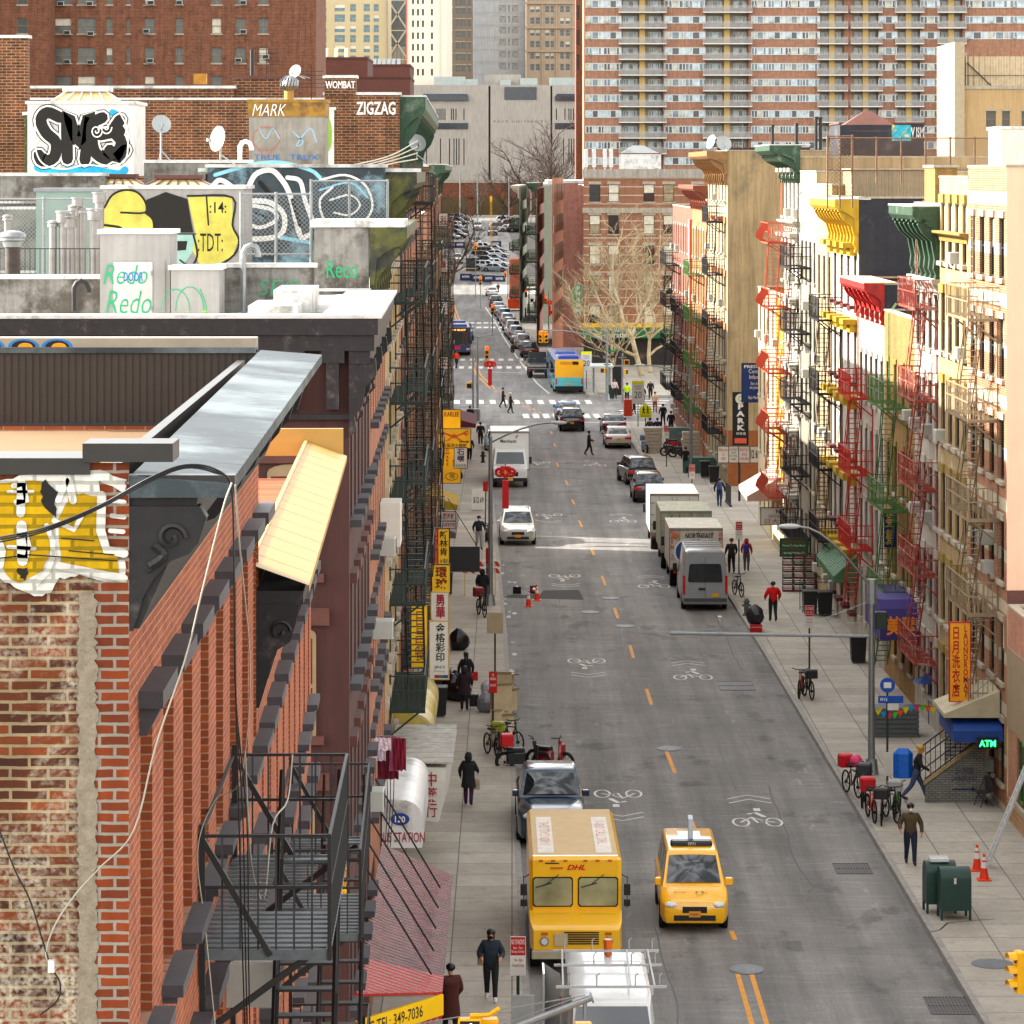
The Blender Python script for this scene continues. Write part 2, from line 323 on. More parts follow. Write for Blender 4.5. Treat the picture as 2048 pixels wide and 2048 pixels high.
# ---------------- ground, roads, pavements ----------------
def grounds():
    asphalt, nt, bs = _nt('asphalt'); bs.inputs['Roughness'].default_value = .82; bs.inputs['Specular IOR Level'].default_value = .35
    tc = _n(nt, "ShaderNodeTexCoord"); rg = _n(nt, "ShaderNodeRGB"); rg.outputs[0].default_value = (.165, .157, .145, 1); c = rg.outputs[0]
    def noise(sc, scale=(1,1,1), det=6):
        mp = _n(nt, "ShaderNodeMapping"); mp.inputs['Scale'].default_value = scale; nt.links.new(tc.outputs['Object'], mp.inputs[0])
        n = _n(nt, "ShaderNodeTexNoise", i_Scale=sc, i_Detail=det, i_Roughness=.65); nt.links.new(mp.outputs[0], n.inputs[0]); return n.outputs[0]
    c = _mul(nt, c, noise(1, (.9, .035, 1)), .72, 1.3, .35, .65)      # wheel tracks along the street
    c = _mul(nt, c, noise(.25), .8, 1.22); c = _mul(nt, c, noise(14, det=3), .82, 1.18)
    c = _mul(nt, c, noise(2.2, (.3, 1.6, 1), 8), .9, 1.22, .5, .72); c = _mul(nt, c, noise(.6, (1, .5, 1), 10), .62, 1.0, .36, .44); c = _mul(nt, c, noise(1.1, (1, .25, 1), 9), 1.0, 1.45, .62, .68)
    nt.links.new(c, bs.inputs['Base Color'])
    g = MB(); ys = [-60, 540, 600, 650, 720, 1600]
    for a, b in zip(ys, ys[1:]): g.q((-1200, a, gz(a)-.01), (1200, a, gz(a)-.01), (1200, b, gz(b)-.01), (-1200, b, gz(b)-.01))
    st(g.build('ground', pm('dusty ground', '#56534e', .9, .25, .2)))
    r = MB(); D = list(range(-40, 541, 10))+[570, 600, 650, 720]
    for a, b in zip(D, D[1:]): r.q((kl(a)-6, a, gz(a)+.004), (kr(a)+6, a, gz(a)+.004), (kr(b)+6, b, gz(b)+.004), (kl(b)-6, b, gz(b)+.004))
    st(r.build('road', asphalt))
    c_ = MB(); c_.q((8, 262.5, .006), (120, 255, .006), (120, 283, .006), (6, 291, .006)); c_.q((-90, 262.5, .006), (-2, 262.5, .006), (-5, 300, .006), (-90, 345, .006))
    st(c_.build('side_road', asphalt))
    pv, nt, bs = _nt('pavement slabs'); bs.inputs['Roughness'].default_value = .85
    tc = _n(nt, "ShaderNodeTexCoord"); b = _n(nt, "ShaderNodeTexBrick", offset=0., i_Scale=1., i_Brick_Width=1.52, i_Row_Height=1.52, i_Mortar_Size=.018, i_Mortar_Smooth=.2)
    b.inputs[1].default_value = (.30, .27, .22, 1); b.inputs[2].default_value = (.37, .335, .275, 1); b.inputs[3].default_value = (.11, .10, .09, 1)
    nt.links.new(tc.outputs['Object'], b.inputs[0]); c = b.outputs[0]
    for s, lo, hi, a1, b1 in ((.35, .82, 1.1, .3, .7), (1.6, .88, 1.1, .3, .7), (9, .9, 1.08, .3, .7), (2.9, .8, 1.0, .35, .42)):
        n = _n(nt, "ShaderNodeTexNoise", i_Scale=s, i_Detail=7, i_Roughness=.68); nt.links.new(tc.outputs['Object'], n.inputs[0]); c = _mul(nt, c, n.outputs[0], lo, hi, a1, b1)
    nt.links.new(c, bs.inputs['Base Color'])
    kerbm = pm('kerb stone', (.24, .225, .2), .8, .25, 4)
    def walk(D0, D1, e, w, side):
        m = MB(); k = MB(); n = max(2, int((D1-D0)/9)+1); P = [D0+(D1-D0)*i/(n-1) for i in range(n)]; s = 1 if side == 'R' else -1
        for a, b_ in zip(P, P[1:]):
            za, zb = gz(a), gz(b_); xa, xb = e(a), e(b_)
            i0 = (xa+s*.17, a, za+.15); i1 = (xb+s*.17, b_, zb+.15); o0 = (xa+s*w, a, za+.15); o1 = (xb+s*w, b_, zb+.15)
            m.q(*((i0, o0, o1, i1) if s > 0 else (o0, i0, i1, o1)))
            t0 = (xa, a, za+.153); t1 = (xb, b_, zb+.153); j0 = (i0[0], a, za+.153); j1 = (i1[0], b_, zb+.153)
            k.q(*((t0, j0, j1, t1) if s > 0 else (j0, t0, t1, j1)))
            b0 = (xa-s*.02, a, za-.02); b1 = (xb-s*.02, b_, zb-.02); k.q(*((b0, t0, t1, b1) if s > 0 else (t0, b0, b1, t1)))
        for d, q in ((D0, 0), (D1, 1)): m.box(e(d)+s*.02, d-.02, gz(d)-.05, e(d)+s*w, d+.02, gz(d)+.149)
        st(m.build('pavement', pv)); st(k.build('kerb', kerbm))
    walk(15, 259, kl, 9, 'L'); walk(15, 261, kr, 9, 'R'); walk(292, 570, kr, 12, 'R'); walk(352, 545, kl, 6, 'L')
    # painted markings, sheets 4 mm and up above the road
    yel = pm('yellow road paint', '#c98d28', .7, .2, 5, stain='#5a5040', stc=.66); wh = pm('white road paint', '#c9c7c0', .7, .15, 4, stain='#6c6a66', stc=.64)
    ym = MB()
    def bar(m, x0, y0, x1, y1, w, z=.010):
        a, b = G(x0, y0), G(x1, y1); d = (b-a).normalized(); n = V((d.y, -d.x, 0))*w/2
        m.q(*[(p.x, p.y, z+gz(p.y)) for p in (a-n, a+n, b+n, b-n)])
    for x, y, x2, y2 in ((1350,1546,1333,1503),(1303,1410,1293,1378),(1267,1316,1260,1291),(1236,1237,1229,1216),(1211,1171,1204,1152),(1188,1110,1182,1097),(1164,1054,1158,1041),(1149,1009,1144,999),(1136,970,1131,961),(1117,934,1113,925),(1111,893,1108,887),(1104,868,1102,863),(1092,838,1089,828),(1470,1880,1462,1862),(1397,1675,1383,1643)):
        bar(ym, x, y, x2, y2, .13)
    for o in (-.17, .17):
        a = G(1521, 2048); b = G(1489, 1948); ym.q((a.x+o-.06, 55, .01), (a.x+o+.06, 55, .01), (b.x+o+.06, b.y, .01), (b.x+o-.06, b.y, .01))
    D2 = [(303,-1.75),(323,-3.2),(345,-4.0),(371,-4.76),(420,-6.4),(470,-8.0),(517,-9.4),(540,-10.0)]
    for (d0, x0), (d1, x1) in zip(D2, D2[1:]):
        if 335 < d0 < 350: continue
        for o in (-.2, .2): ym.q((x0+o-.08, d0, .01), (x0+o+.08, d0, .01), (x1+o+.08, d1, .01), (x1+o-.08, d1, .01))
    for i in range(8):
        t = i/8; D = 272+30*t; x = lerp(2.2, -1.6, t)
        for o in (-.2, .2): ym.q((x+o-.06, D, .01), (x+o+.06, D, .01), (x+o-.15, D+1.6, .01), (x+o-.27, D+1.6, .01))
    st(ym.build('road_marking', yel))
    wm = MB()
    def zebra(y, x0, x1, n, dy, w=.45, sk=0):      # crosswalk of bars along the street
        a = G(x0, y); b = G(x1, y)
        for i in range(n):
            p = a.lerp(b, i/(n-1)); L = 1.5*dy; wm.q((p.x-w/2, p.y-L, .0105), (p.x+w/2, p.y-L, .0105), (p.x+w/2+sk, p.y+L, .0105), (p.x-w/2+sk, p.y+L, .0105))
    zebra(832, 1053, 1215, 9, 1.6, .5, -.1); zebra(804, 915, 1178, 12, 1.6, .5, -.1)
    zebra(735, 885, 1075, 11, 1.3, .5); zebra(719.5, 925, 1060, 8, 1.3, .5)
    zebra(655, 930, 1000, 6, 1.3, .6); zebra(646, 930, 1000, 6, 1.3, .6); zebra(583, 890, 970, 8, 2.2, .7); zebra(566, 895, 985, 9, 2.2, .7)
    for i in range(6): p = G(1270+i*8, 826-i*5); wm.q((p.x-1.6, p.y-.6, .0105), (p.x+1.2, p.y-.6, .0105), (p.x+1.2, p.y+.2, .0105), (p.x-1.6, p.y+.2, .0105))
    bar(wm, 1140, 844, 1232, 846, .35); bar(wm, 968, 744, 1045, 746, .35)
    a = [(296, 3.3), (311, 2.3), (355, .5), (400, -1.1), (442, -2.3), (486, -3.9)]
    for (d0, x0), (d1, x1) in zip(a, a[1:]): wm.q((x0-.08, d0, .0105), (x0+.08, d0, .0105), (x1+.08, d1, .0105), (x1-.08, d1, .0105))
    st(wm.build('crosswalk', wh))
    # shared-lane bicycle symbols
    def sharrow(x, y, s=1, rev=False):
        m = MB(); z = .011; p = G(x, y); s *= .8; k = 1.0*s; f = -1 if rev else 1
        def P(a, b): return (p.x+a*k*f, p.y+b*k*f*2.2)
        for cx in (-.62, .62):
            m.strip([P(cx+.3*cos(t*pi/8), .36*sin(t*pi/8)) for t in range(17)], .09*s, z, True)
        m.strip([P(-.62, 0), P(-.15, .45), P(.3, .1), P(.62, 0)], .11*s, z, True); m.strip([P(-.15, .4), P(.02, -.05), P(.3, .15)], .11*s, z, True)
        m.strip([P(-.2, .75), P(.05, .85), P(.32, .5)], .2*s, z, True); m.q(*[(q[0], q[1], z) for q in (P(.02, 1.0), P(.28, 1.0), P(.28, 1.25), P(.02, 1.25))] if not rev else [(q[0], q[1], z) for q in (P(.02, 1.0), P(.28, 1.0), P(.28, 1.25), P(.02, 1.25))])
        for o in (1.75, 2.15): m.strip([P(-.8, o), P(0, o+.35), P(.8, o)], .1*s, z, True)
        st(m.build('road_marking', wh))
    for x, y in ((1515,1645),(1386,1355),(1308,1173),(1246,1043),(1190,931)): sharrow(x, y)
    for x, y in ((1236,1588),(1173,1322),(1129,1152),(1098,1030),(1078,925)): sharrow(x, y, 1, True)
    # manholes, patch, grates
    ir = pm('manhole iron', '#5f6366', .55, .3, 9); pat = pm('tar patch', (.035, .035, .036), .9, .2, 4)
    m = MB(); pts = [G(1012,1196), G(1168,1200), G(1158,1180), G(1086,1181), G(1080,1190), G(1012,1190)]; m.q(*[(q.x, q.y, .008) for q in pts]); st(m.build('asphalt_patch', pat))
    mh = None
    for i, (x, y, lab) in enumerate(((1493,1940,'round iron manhole cover at the start of the double yellow line'),(1337,1498,'round manhole cover on the centre line above the lone yellow dash'),(1221,1197,'pale manhole cover right of the dark asphalt patch'),(1180,1225,'manhole cover in the lane just below the asphalt patch'),(1249,1253,'manhole cover nearest the centre line below the patch'))):
        p = G(x, y)
        if not mh: m = MB(); m.cyl(0, 0, 0, .02, .42, 20); m.cyl(0, 0, .02, .026, .36, 20); mh = m.build('manhole_cover', ir, smooth=40); c = mh
        else: c = inst(mh)
        c.location = (p.x, p.y, .004); c.scale = (1, 1.25, 1); tag(c, lab, 'manhole cover', 'manhole covers in the roadway')
    c = inst(mh, None, tuple(G(1985, 1928, .15)+V((0,0,.002))), None, (1.25, 1.25, .5)); tag(c, 'large round manhole cover set in the right pavement', 'manhole cover')
    for x0, y0, w, dp, lab in ((1472,1372,1.35,1.1,'wide iron drain grate beside the right kerb'),(1705,1738,1.0,.7,'small drain grate at the kerb below the cluster of bicycles'),(1897,2012,1.0,.8,'drain grate at the right kerb near the bottom of the photo')):
        p = G(x0, y0); m = MB(); m.box(-w/2, -dp, .0, w/2, dp, .006); g_ = m.build('drain_grate', BLK, loc=(p.x, p.y, .005))
        m = MB()
        for i in range(13): x = -w/2+w*i/12; m.box(x-.012, -dp, .006, x+.012, dp, .02)
        for yy in (-dp, 0, dp): m.box(-w/2, yy-.02, .0065, w/2, yy+.02, .0205)
        m.build('bar_grid', pm('grate iron', '#5a5654', .6), g_); tag(g_, lab, 'drain grate', 'drain grates along the right kerb')
    # tar seams and spills
    m = MB()
    for pts in ([(1850,1866),(1880,1860),(1895,1846),(1935,1842),(1990,1838)],):
        m.strip([tuple(G(a, b, .15))[:2] for a, b in pts], .05, .153, True)
    st(m.build('pavement_crack', BLK))
    m = MB(); r_ = random.Random(12)
    for i in range(16):
        x = r_.uniform(1.2, 9.6); y = r_.uniform(70, 240); lng = i % 3; P = [(x, y)]
        for k in range(14): P.append((P[-1][0]+(r_.uniform(-.06, .06) if lng else r_.uniform(.1, .4)), P[-1][1]+(r_.uniform(.6, 1.6) if lng else r_.uniform(-.3, .3))))
        P = [(min(a, kr(b)-.2-1.0*0), b) for a, b in P]; m.strip(P, .05, .0078, True)
    st(m.build('tar_seam', pm('tar', (.03, .03, .031), .6, .2, 4)))
    m = MB(); r_ = random.Random(3)
    for i in range(26):
        p = G(1005+r_.uniform(-5, 25), 1130+i*10+r_.uniform(-6, 6)); a = r_.uniform(.04, .16)
        m.q(*[(p.x+a*cos(t*pi/4)*r_.uniform(.5, 1.3), p.y+a*3*sin(t*pi/4)*r_.uniform(.6, 1.3), .0085) for t in range(8)])
    st(m.build('dried_spill', pm('dried spill', '#7f888c', .5, .3, 5)))
grounds()
# ---------------- building kit (local frame: x along the facade, -y outward, z up) ----------------
def wall_holes(m, W, z0, z1, holes, depth, y=0., x0=0.):
    xs = sorted({x0, W} | {h[0] for h in holes} | {h[1] for h in holes}); zs = sorted({z0, z1} | {h[2] for h in holes} | {h[3] for h in holes})
    for a, b in zip(xs, xs[1:]):
        run = None
        for c, d in zip(zs, zs[1:]):
            mx, mz = (a+b)/2, (c+d)/2; solid = not any(h[0] < mx < h[1] and h[2] < mz < h[3] for h in holes)
            if solid: run = (run[0], d) if run else (c, d)
            if (not solid or d == zs[-1]) and run: m.q((a,y,run[0]), (b,y,run[0]), (b,y,run[1]), (a,y,run[1])); run = None
    for a, b, c, d in holes:
        m.q((a,y,c),(a,y,d),(a,y+depth,d),(a,y+depth,c)); m.q((b,y,d),(b,y,c),(b,y+depth,c),(b,y+depth,d))
        m.q((a,y,d),(b,y,d),(b,y+depth,d),(a,y+depth,d)); m.q((a,y+depth,c),(b,y+depth,c),(b,y,c),(a,y,c))
_wc = {}
WF = pm('white window frame', '#b9b6ae', .6, .15); DF = pm('dark window frame', '#2b2522', .6, .15); TF = pm('tan window frame', '#8d7c60', .6)
STONE = pm('stone trim', '#a39a8a', .8, .2, 3, streak=.2); BRST = pm('brownstone trim', '#5a3b33', .8, .2); GRST = pm('grey painted sill', '#403d40', .6, .2, 5)
def window(par, x, z, w, h, fm=WF, pane=None, sill=STONE, lint=STONE, dep=.12, kind=0, sp=.08, lh=.18):
    pane = pane or WG; key = (round(w, 2), round(h, 2), fm.name, pane.name, sill and sill.name, lint and lint.name, kind, sp, dep, lh)
    if key not in _wc:
        t = .055 if h > 1 else .04; m = MB(); y0, y1 = dep-.07, dep
        m.box(-w/2, y0, 0, -w/2+t, y1, h); m.box(w/2-t, y0, 0, w/2, y1, h); m.box(-w/2+t, y0, 0, w/2-t, y1, t); m.box(-w/2+t, y0, h-t, w/2-t, y1, h)
        m.box(-w/2+t, y0-.01, h*.5-t*.4, w/2-t, y1-.01, h*.5+t*.4)
        if kind == 2: m.box(-t*.4, y0, t, t*.4, y1-.02, h-t)
        p = MB(); p.q((-w/2,dep,0),(w/2,dep,0),(w/2,dep,h*.5),(-w/2,dep,h*.5)); p.q((-w/2,dep-.03,h*.5),(w/2,dep-.03,h*.5),(w/2,dep-.03,h),(-w/2,dep-.03,h))
        pm_ = [pane, BLIND]
        if kind == 1: p.m[1] = 1
        if kind == 3: p.m[0] = p.m[1] = 1
        s_ = MB().box(-w/2-.1, -sp, -.14, w/2+.1, .06, 0) if sill else None
        l_ = None
        if lint:
            l_ = MB()
            if kind == 4: l_.box(-w/2-.12, -sp, h, w/2+.12, .03, h+lh*.6); l_.box(-w/2-.18, -sp*2, h+lh*.6, w/2+.18, .03, h+lh)
            else: l_.box(-w/2-.1, -sp*.6, h, w/2+.1, .03, h+lh)
        _wc[key] = (m, p, s_, l_, pm_, [])
    m, p, s_, l_, pm_, made = _wc[key]
    if not made:
        a = m.build('window', fm, par); kids = [p.build('pane', pm_, a)]
        if s_: kids.append(s_.build('sill', sill, a))
        if l_: kids.append(l_.build('lintel', lint, a))
        made.append((a, kids))
    else:
        a0, k0 = made[0]; a = inst(a0, par)
        for k in k0: inst(k, a)
    a.location = (x, 0, z); return a
def cornice(par, W, z, h, pr, mat, nb, bm=None, bw=.16, x0=0., top=None, bh=1.0):
    m = MB(); e = .06
    m.exs([(0,z-h),(-.12*pr,z-h),(-.2*pr,z-.55*h),(-.5*pr,z-.4*h),(-.88*pr,z-.3*h),(-pr,z-.2*h),(-pr,z),(0,z)], x0-e, W+e)
    c = m.build('cornice', mat, par); b = None
    for i in range(nb):
        x = x0+.15+(W-x0-.3)*i/max(nb-1, 1)
        if b is None:
            k = MB(); k.exs([(.0,z-h*bh*1.35),(-.1*pr,z-h*bh*1.35),(-.22*pr,z-h*bh*1.2),(-.18*pr,z-h*bh),(-.3*pr,z-.8*h),(-.62*pr,z-.62*h),(-.8*pr,z-.42*h),(-.72*pr,z-.3*h),(0,z-.3*h)], -bw/2, bw/2)
            k.box(-bw*.7, -.86*pr, z-.36*h, bw*.7, -.3*pr, z-.29*h); k.box(-bw*.65, -.16*pr, z-h*bh*1.42, bw*.65, 0, z-h*bh*1.33)
            b = k.build('bracket', bm or mat, c, loc=(x, 0, 0))
        else: inst(b, c, (x, 0, 0))
    if top: MB().box(x0-.05, -pr-.02, z, W+.05, .5, z+.05).build('flashing', top, c)
    return c
def fire_escape(par, x0, x1, zs, mat, pr=.95, stair=None, bow=False, solid=None, rail=.95, drop=False, sd=1, step=.17, slat=True, up=True, pat=None):
    """platforms at heights zs between x0 and x1; stairs run along the facade"""
    m = MB(); t = .03; fr2 = .018 if pat else .027
    for z in zs:                                   # brackets
        for x in (x0+.15, x1-.15):
            m.tube((x, -.02, z-.75), (x, -pr*.85, z-.08), t*1.2); m.tube((x, -.02, z-.75), (x, -.02, z-.06), t*1.2)
    for x in (x0+.15, x1-.15): m.tube((x, -.03, zs[0]-.75), (x, -.03, zs[-1]), t)
    m.tube((x0+.1, -.03, zs[0]-.3), (x1-.1, -.03, zs[0]-.3), t)
    f = m.build('fire_escape', mat, par)
    for i, z in enumerate(zs):
        p = MB(); p.box(x0, -pr, z-.09, x1, -pr+.03, z); p.box(x0, -pr+.03, z-.09, x0+.03, -.01, z); p.box(x1-.03, -pr+.03, z-.09, x1, -.01, z)
        n = int((x1-x0)/(step if not pat else .17))
        hx0, hx1 = (x0+.35, x0+(x1-x0)*.62) if sd > 0 else (x1-(x1-x0)*.62, x1-.35)
        for k in range(1, n):
            x = x0+(x1-x0)*k/n
            if i < len(zs) and hx0 < x < hx1 and i > 0-1 and (i > 0 or drop): p.box(x-.022, -pr*.42, z-.03, x+.022, -.02, z-.005)
            else: p.box(x-(.022 if not pat else .05), -pr+.03, z-.03, x+(.022 if not pat else .05), -.02, z-.005)
        p.build('platform', pat or mat, f)
        r = MB(); bo = .28 if bow else 0
        def post(x, y, bx, by):
            if bow: r.path([(x,y,z),(x+bx*bo,y+by*bo,z+.2),(x+bx*bo*.7,y+by*bo*.7,z+.5),(x,y,z+.75),(x,y,z+rail)], .015, 3, False)
            else: r.tube((x, y, z), (x, y, z+rail), .011 if pat else .017, 3)
        nx = max(3, int((x1-x0)/(.15 if pat else max(.24, (x1-x0)/13) if not bow else .16)))
        for k in range(nx+1): post(x0+(x1-x0)*k/nx, -pr, 0, -1)
        for k in range(1, int(pr/.15)):
            y = -pr+k*.15; post(x0, y, -1, 0); post(x1, y, 1, 0)
        for zz in (rail, rail*.55): r.tube((x0, -pr, z+zz), (x1, -pr, z+zz), fr2); r.tube((x0, -pr, z+zz), (x0, 0, z+zz), fr2); r.tube((x1, -pr, z+zz), (x1, 0, z+zz), fr2)
        for x in (x0, x1): r.tube((x, -pr, z-.09), (x, -pr, z+rail), .025)
        r.build('railing', mat, f)
        if solid: MB().box(x0+.02 if 0 else x0, -pr-.015, z+.05, x1, -pr-.005, z+rail-.05).build('side_sheet', solid, f)
        if stair is not None and (i > 0 or drop):
            zl = zs[i-1] if i > 0 else z-2.6; xa, xb = (hx0-.1, hx1+.1) if (sd > 0) else (hx1+.1, hx0-.1)
            ya, yb = -pr+.06, -pr*.45; s_ = MB(); ns = int((z-zl)/.22)
            for y in (ya, yb):
                s_.q((xb, y, zl), (xb, y, zl+.12), (xa, y, z+.04), (xa, y, z-.08)); s_.tube((xb, y, zl+.05), (xa, y, z), .028)
                s_.tube((xb, y, zl+.9), (xa, y, z+.85), .02, 3)
                for k in range(4): u = k/3; s_.tube((lerp(xb, xa, u), y, lerp(zl, z, u)), (lerp(xb, xa, u), y, lerp(zl+.9, z+.85, u)), .016, 3)
            for k in range(1, ns+1):
                u = k/(ns+1); x = lerp(xb, xa, u); zz = lerp(zl, z, u); s_.box(x-.07, ya, zz-.012, x+.07, yb, zz+.012)
            s_.build('stair', mat, f)
    if up and zs:                                  # gooseneck ladder to the roof
        l = MB(); z = zs[-1]; x = x1-.3 if sd > 0 else x0+.3
        for dx in (-.2, .2): l.path([(x+dx, -.18, z), (x+dx, -.18, z+3.3), (x+dx, .1, z+3.7)], .016, 4)
        for k in range(11): l.tube((x-.2, -.18, z+.3*k), (x+.2, -.18, z+.3*k), .012, 3)
        l.build('roof_ladder', mat, f)
    return f
def anchor(side, D0, D1):
    if side == 'R':
        p0, p1 = V((fr(D1), D1, 0)), V((fr(D0), D0, 0))
    else: p0, p1 = V((fl(D0), D0, 0)), V((fl(D1), D1, 0))
    d = p1-p0; return p0, atan2(d.y, d.x), d.length
def bldg(label, side, D0, D1, H, fm, sm, ncol, sills, ww, wh, name='tenement_building', dep=14, fr_=WF, pane=None, sill=STONE, lint=STONE, kinds=(0,1,0,2), holedep=.16, gf=None, gfh=3.4, sp=.1, lh=.2, roof=None, par=.0, xs=None, z0=0):
    p0, ang, W = anchor(side, D0, D1); r = T(name, label, 'building', p0, ang)
    xs = xs or [W*(i+.5)/ncol for i in range(ncol)]; holes = [(x-ww/2, x+ww/2, z, z+wh) for x in xs for z in sills]
    m = MB(); wall_holes(m, W, max(gfh, z0) if gf else z0, H, holes, holedep); m.build('front_wall', fm, r)
    s = MB(); near = W if side == 'R' else 0.; far = 0. if side == 'R' else W
    for x, n in ((near, 1), (far, 0)):
        if x == W: s.q((x,0,z0),(x,dep,z0),(x,dep,H),(x,0,H))
        else: s.q((x,dep,z0),(x,0,z0),(x,0,H),(x,dep,H))
    s.q((W,dep,z0),(0,dep,z0),(0,dep,H),(W,dep,H)); s.build('side_wall', sm, r)
    MB().box(.02, .02, H-.9-par, W-.02, dep-.02, H-.85-par).build('roof', roof or SNOW, r)
    c = MB()
    for a in ((0-.03,0-.03,W+.03,.25),(-.03,dep-.25,W+.03,dep+.03),(-.03,.25,.25,dep-.25),(W-.25,.25,W+.03,dep-.25)): c.box(a[0], a[1], H, a[2], a[3], H+.07)
    c.build('coping', SNOW if side == 'L' else STONE, r)
    for i, x in enumerate(xs):
        for j, z in enumerate(sills): window(r, x, z, ww, wh, fr_, pane, sill, lint, holedep-.02, kinds[(i*3+j*5+i*j) % len(kinds)], sp, lh)
    if side == 'R':
        q = MB().rbox(-.3, -.3, 0, .3, .1, .38, .02); o = None; rq = random.Random(int(D0))
        for x in xs:
            for z in sills:
                if rq.random() < .16:
                    if o is None: o = q.build('air_conditioner', pm('ac beige', '#a8a79f', .5, .1), r, loc=(x, 0, z))
                    else: inst(o, r, (x, 0, z))
    if gf: MB().box(0.01, .05, 0, W-.01, .25, gfh).build('shopfront', gf, r)
    r['W'] = W; return r
def ac(par_or_loc, rz=0, label=None, group='window air conditioners'):
    m = MB().rbox(-.33, -.42, 0, .33, .1, .42, .02); o = m.build('air_conditioner', pm('ac beige', '#a8a79f', .5, .1), loc=par_or_loc, rz=rz)
    g = MB(); [g.box(-.29, -.43, .05+k*.045, .29, -.421, .07+k*.045) for k in range(8)]; g.build('grille', BLK, o)
    return tag(o, label, 'air conditioner', group)
CB = {}
# ---------------- right-hand row ----------------
shop = pm('dark shopfront', '#2a2320', .5, .5, 1.2, stain='#5b4a3a'); yb = brick('buff brick', '#8f6f3f', '#9c7c4a', '#6f604a', streak=.2)
tanst = pm('tan stucco', '#9c8868', .85, .14, .8, stain='#77694f', stc=.6, streak=.3); blackst = pm('black painted stucco', '#2c2c31', .8, .2, 1.5, stain='#47444a', stc=.6, streak=.2)
whst = pm('white painted brick', '#aaa498', .8, .15, 2, stain='#857c6e', stc=.64, streak=.3); crm = pm('cream stucco', '#9c8763', .85, .15, 2, stain='#b8ab92', streak=.35)
redp = pm('red cornice paint', '#a32420', .6, .25, 3, stain='#6a2a22', stc=.58, streak=.2); yelp = pm('yellow cornice paint', '#b08f2c', .6, .2, 3, stain='#8f7a3c', stc=.6, streak=.2); grnp = pm('green cornice paint', '#2a4430', .6, .3, 3, stain='#5c6a58', stc=.6, streak=.2)
mar = pm('maroon paint', '#5b1c1c', .6); redfe = pm('red iron paint', '#8a3a2e', .6, .3, 5, stain='#a8887c', stc=.56); crfe = pm('cream iron paint', '#86765e', .6, .2, 5); grfe = pm('green iron paint', '#4a6a38', .6, .3, 5); safe = pm('salmon iron paint', '#b0543f', .55, .2, 5)
strb = brick('striped brick', '#85543a', '#946243', '#a08b76', stripes=(1.55, .38, '#ab9f88'), streak=.1)
def fx(r, D): return (r.location.y-D)    # local x on a right-hand facade from depth
# low building at the right edge
r = bldg('low brick building with ribbed stucco wall and green barred windows at the right edge', 'R', 58, 101, 6.5, brick('pink brick', '#a7705a', '#b98068', '#9b8878'), tanst, 9, [.9], 1.7, 1.9, name='low_building', gf=None, fr_=grfe, sill=STONE, lint=None, par=-.4, kinds=(2,), holedep=.14)
MB().box(0, -.05, 2.9, r['W'], -.003, 5.3).build('stucco_band', pm('grey tan stucco', '#8f7f69', .85, .12, 2), r)
MB().box(0, -.05, 0, r['W'], -.003, .8).build('plinth', brick('pink tile', '#a98868', '#b59474', '#7a6a58', .3, .15), r)
# plain party wall above it
r = bldg('tan brick tenement with pale stone bands and a cream fire escape, nearest on the right', 'R', 101.3, 109, 19.75, strb, pm('beige painted party wall', '#dcb89e', .8, .05, .8, streak=.06), 4, [1.0+3.07*i for i in range(6)], .95, 1.85, dep=16, fr_=DF, kinds=(0,0,1), gf=None, lint=STONE, sill=STONE)
MB().box(r['W']+.003, .003, 6.55, r['W']+.14, 15.9, 6.95).build('ledge', BRST, r)
fire_escape(r, fx(r,107.3), fx(r,102.7), [3.1, 6.05, 8.95, 12.0, 15.1], crfe, .95, stair=1, sd=-1)
ac((fr(104.5)-.02, 104.5, 8.0), -R(90), 'beige air conditioner beside the cream fire escape on the striped brick wall')
r = bldg('cream stucco building with stained top and yellow lintels beside the green cornice', 'R', 109, 115.5, 19.4, crm, crm, 4, [1.2+3.07*i for i in range(6)], .9, 2.0, dep=16, fr_=DF, pane=glass('amber dark glass', '#2a2018'), lint=pm('ochre trim', '#86703c', .7, .2), lh=.3, sp=.16)
cornice(r, r['W'], 17.6, .35, .3, pm('ochre trim', '#a58442'), 0)
r = bldg('white tenement with an ornate dark green cornice and red fire escape', 'R', 115.5, 121.8, 18.45, whst, whst, 4, [1.2+3.05*i for i in range(5)], .9, 1.95, fr_=DF, lint=whst, sill=whst, lh=.3, dep=16, kinds=(0,0,2))
cornice(r, r['W'], 18.4, 1.5, .95, grnp, 6, bw=.3, top=SNOW, bh=1.2)
cornice(r, r['W'], 15.9, .5, .3, whst, 7)
fire_escape(r, fx(r,120.3), fx(r,115.8), [2.6, 5.65, 8.6, 11.7, 14.9], redfe, .8, stair=1, sd=-1)
r = bldg('yellow brick building with green fire escape between the white houses', 'R', 121.8, 130.6, 14.2, yb, yb, 4, [1.2+3.1*i for i in range(4)], .85, 1.8, fr_=DF, lint=pm('ochre trim', '#a58442'), dep=13, gf=None)
fire_escape(r, fx(r,128), fx(r,123.5), [3.6, 7.1, 10.9], grfe, .95, stair=1, sd=-1, drop=True)
r = bldg('low white house with a bright red bracketed cornice', 'R', 130.6, 139, 15.2, whst, blackst, 5, [1.3+3.0*i for i in range(4)], .85, 1.9, fr_=DF, lint=whst, sill=whst, dep=14, kinds=(0,), roof=pm('grey roof', '#77736c', .8))
cornice(r, r['W'], 15.25, 1.15, .8, redp, 6, bw=.22, top=pm('tan roofing', '#b3a183', .8))
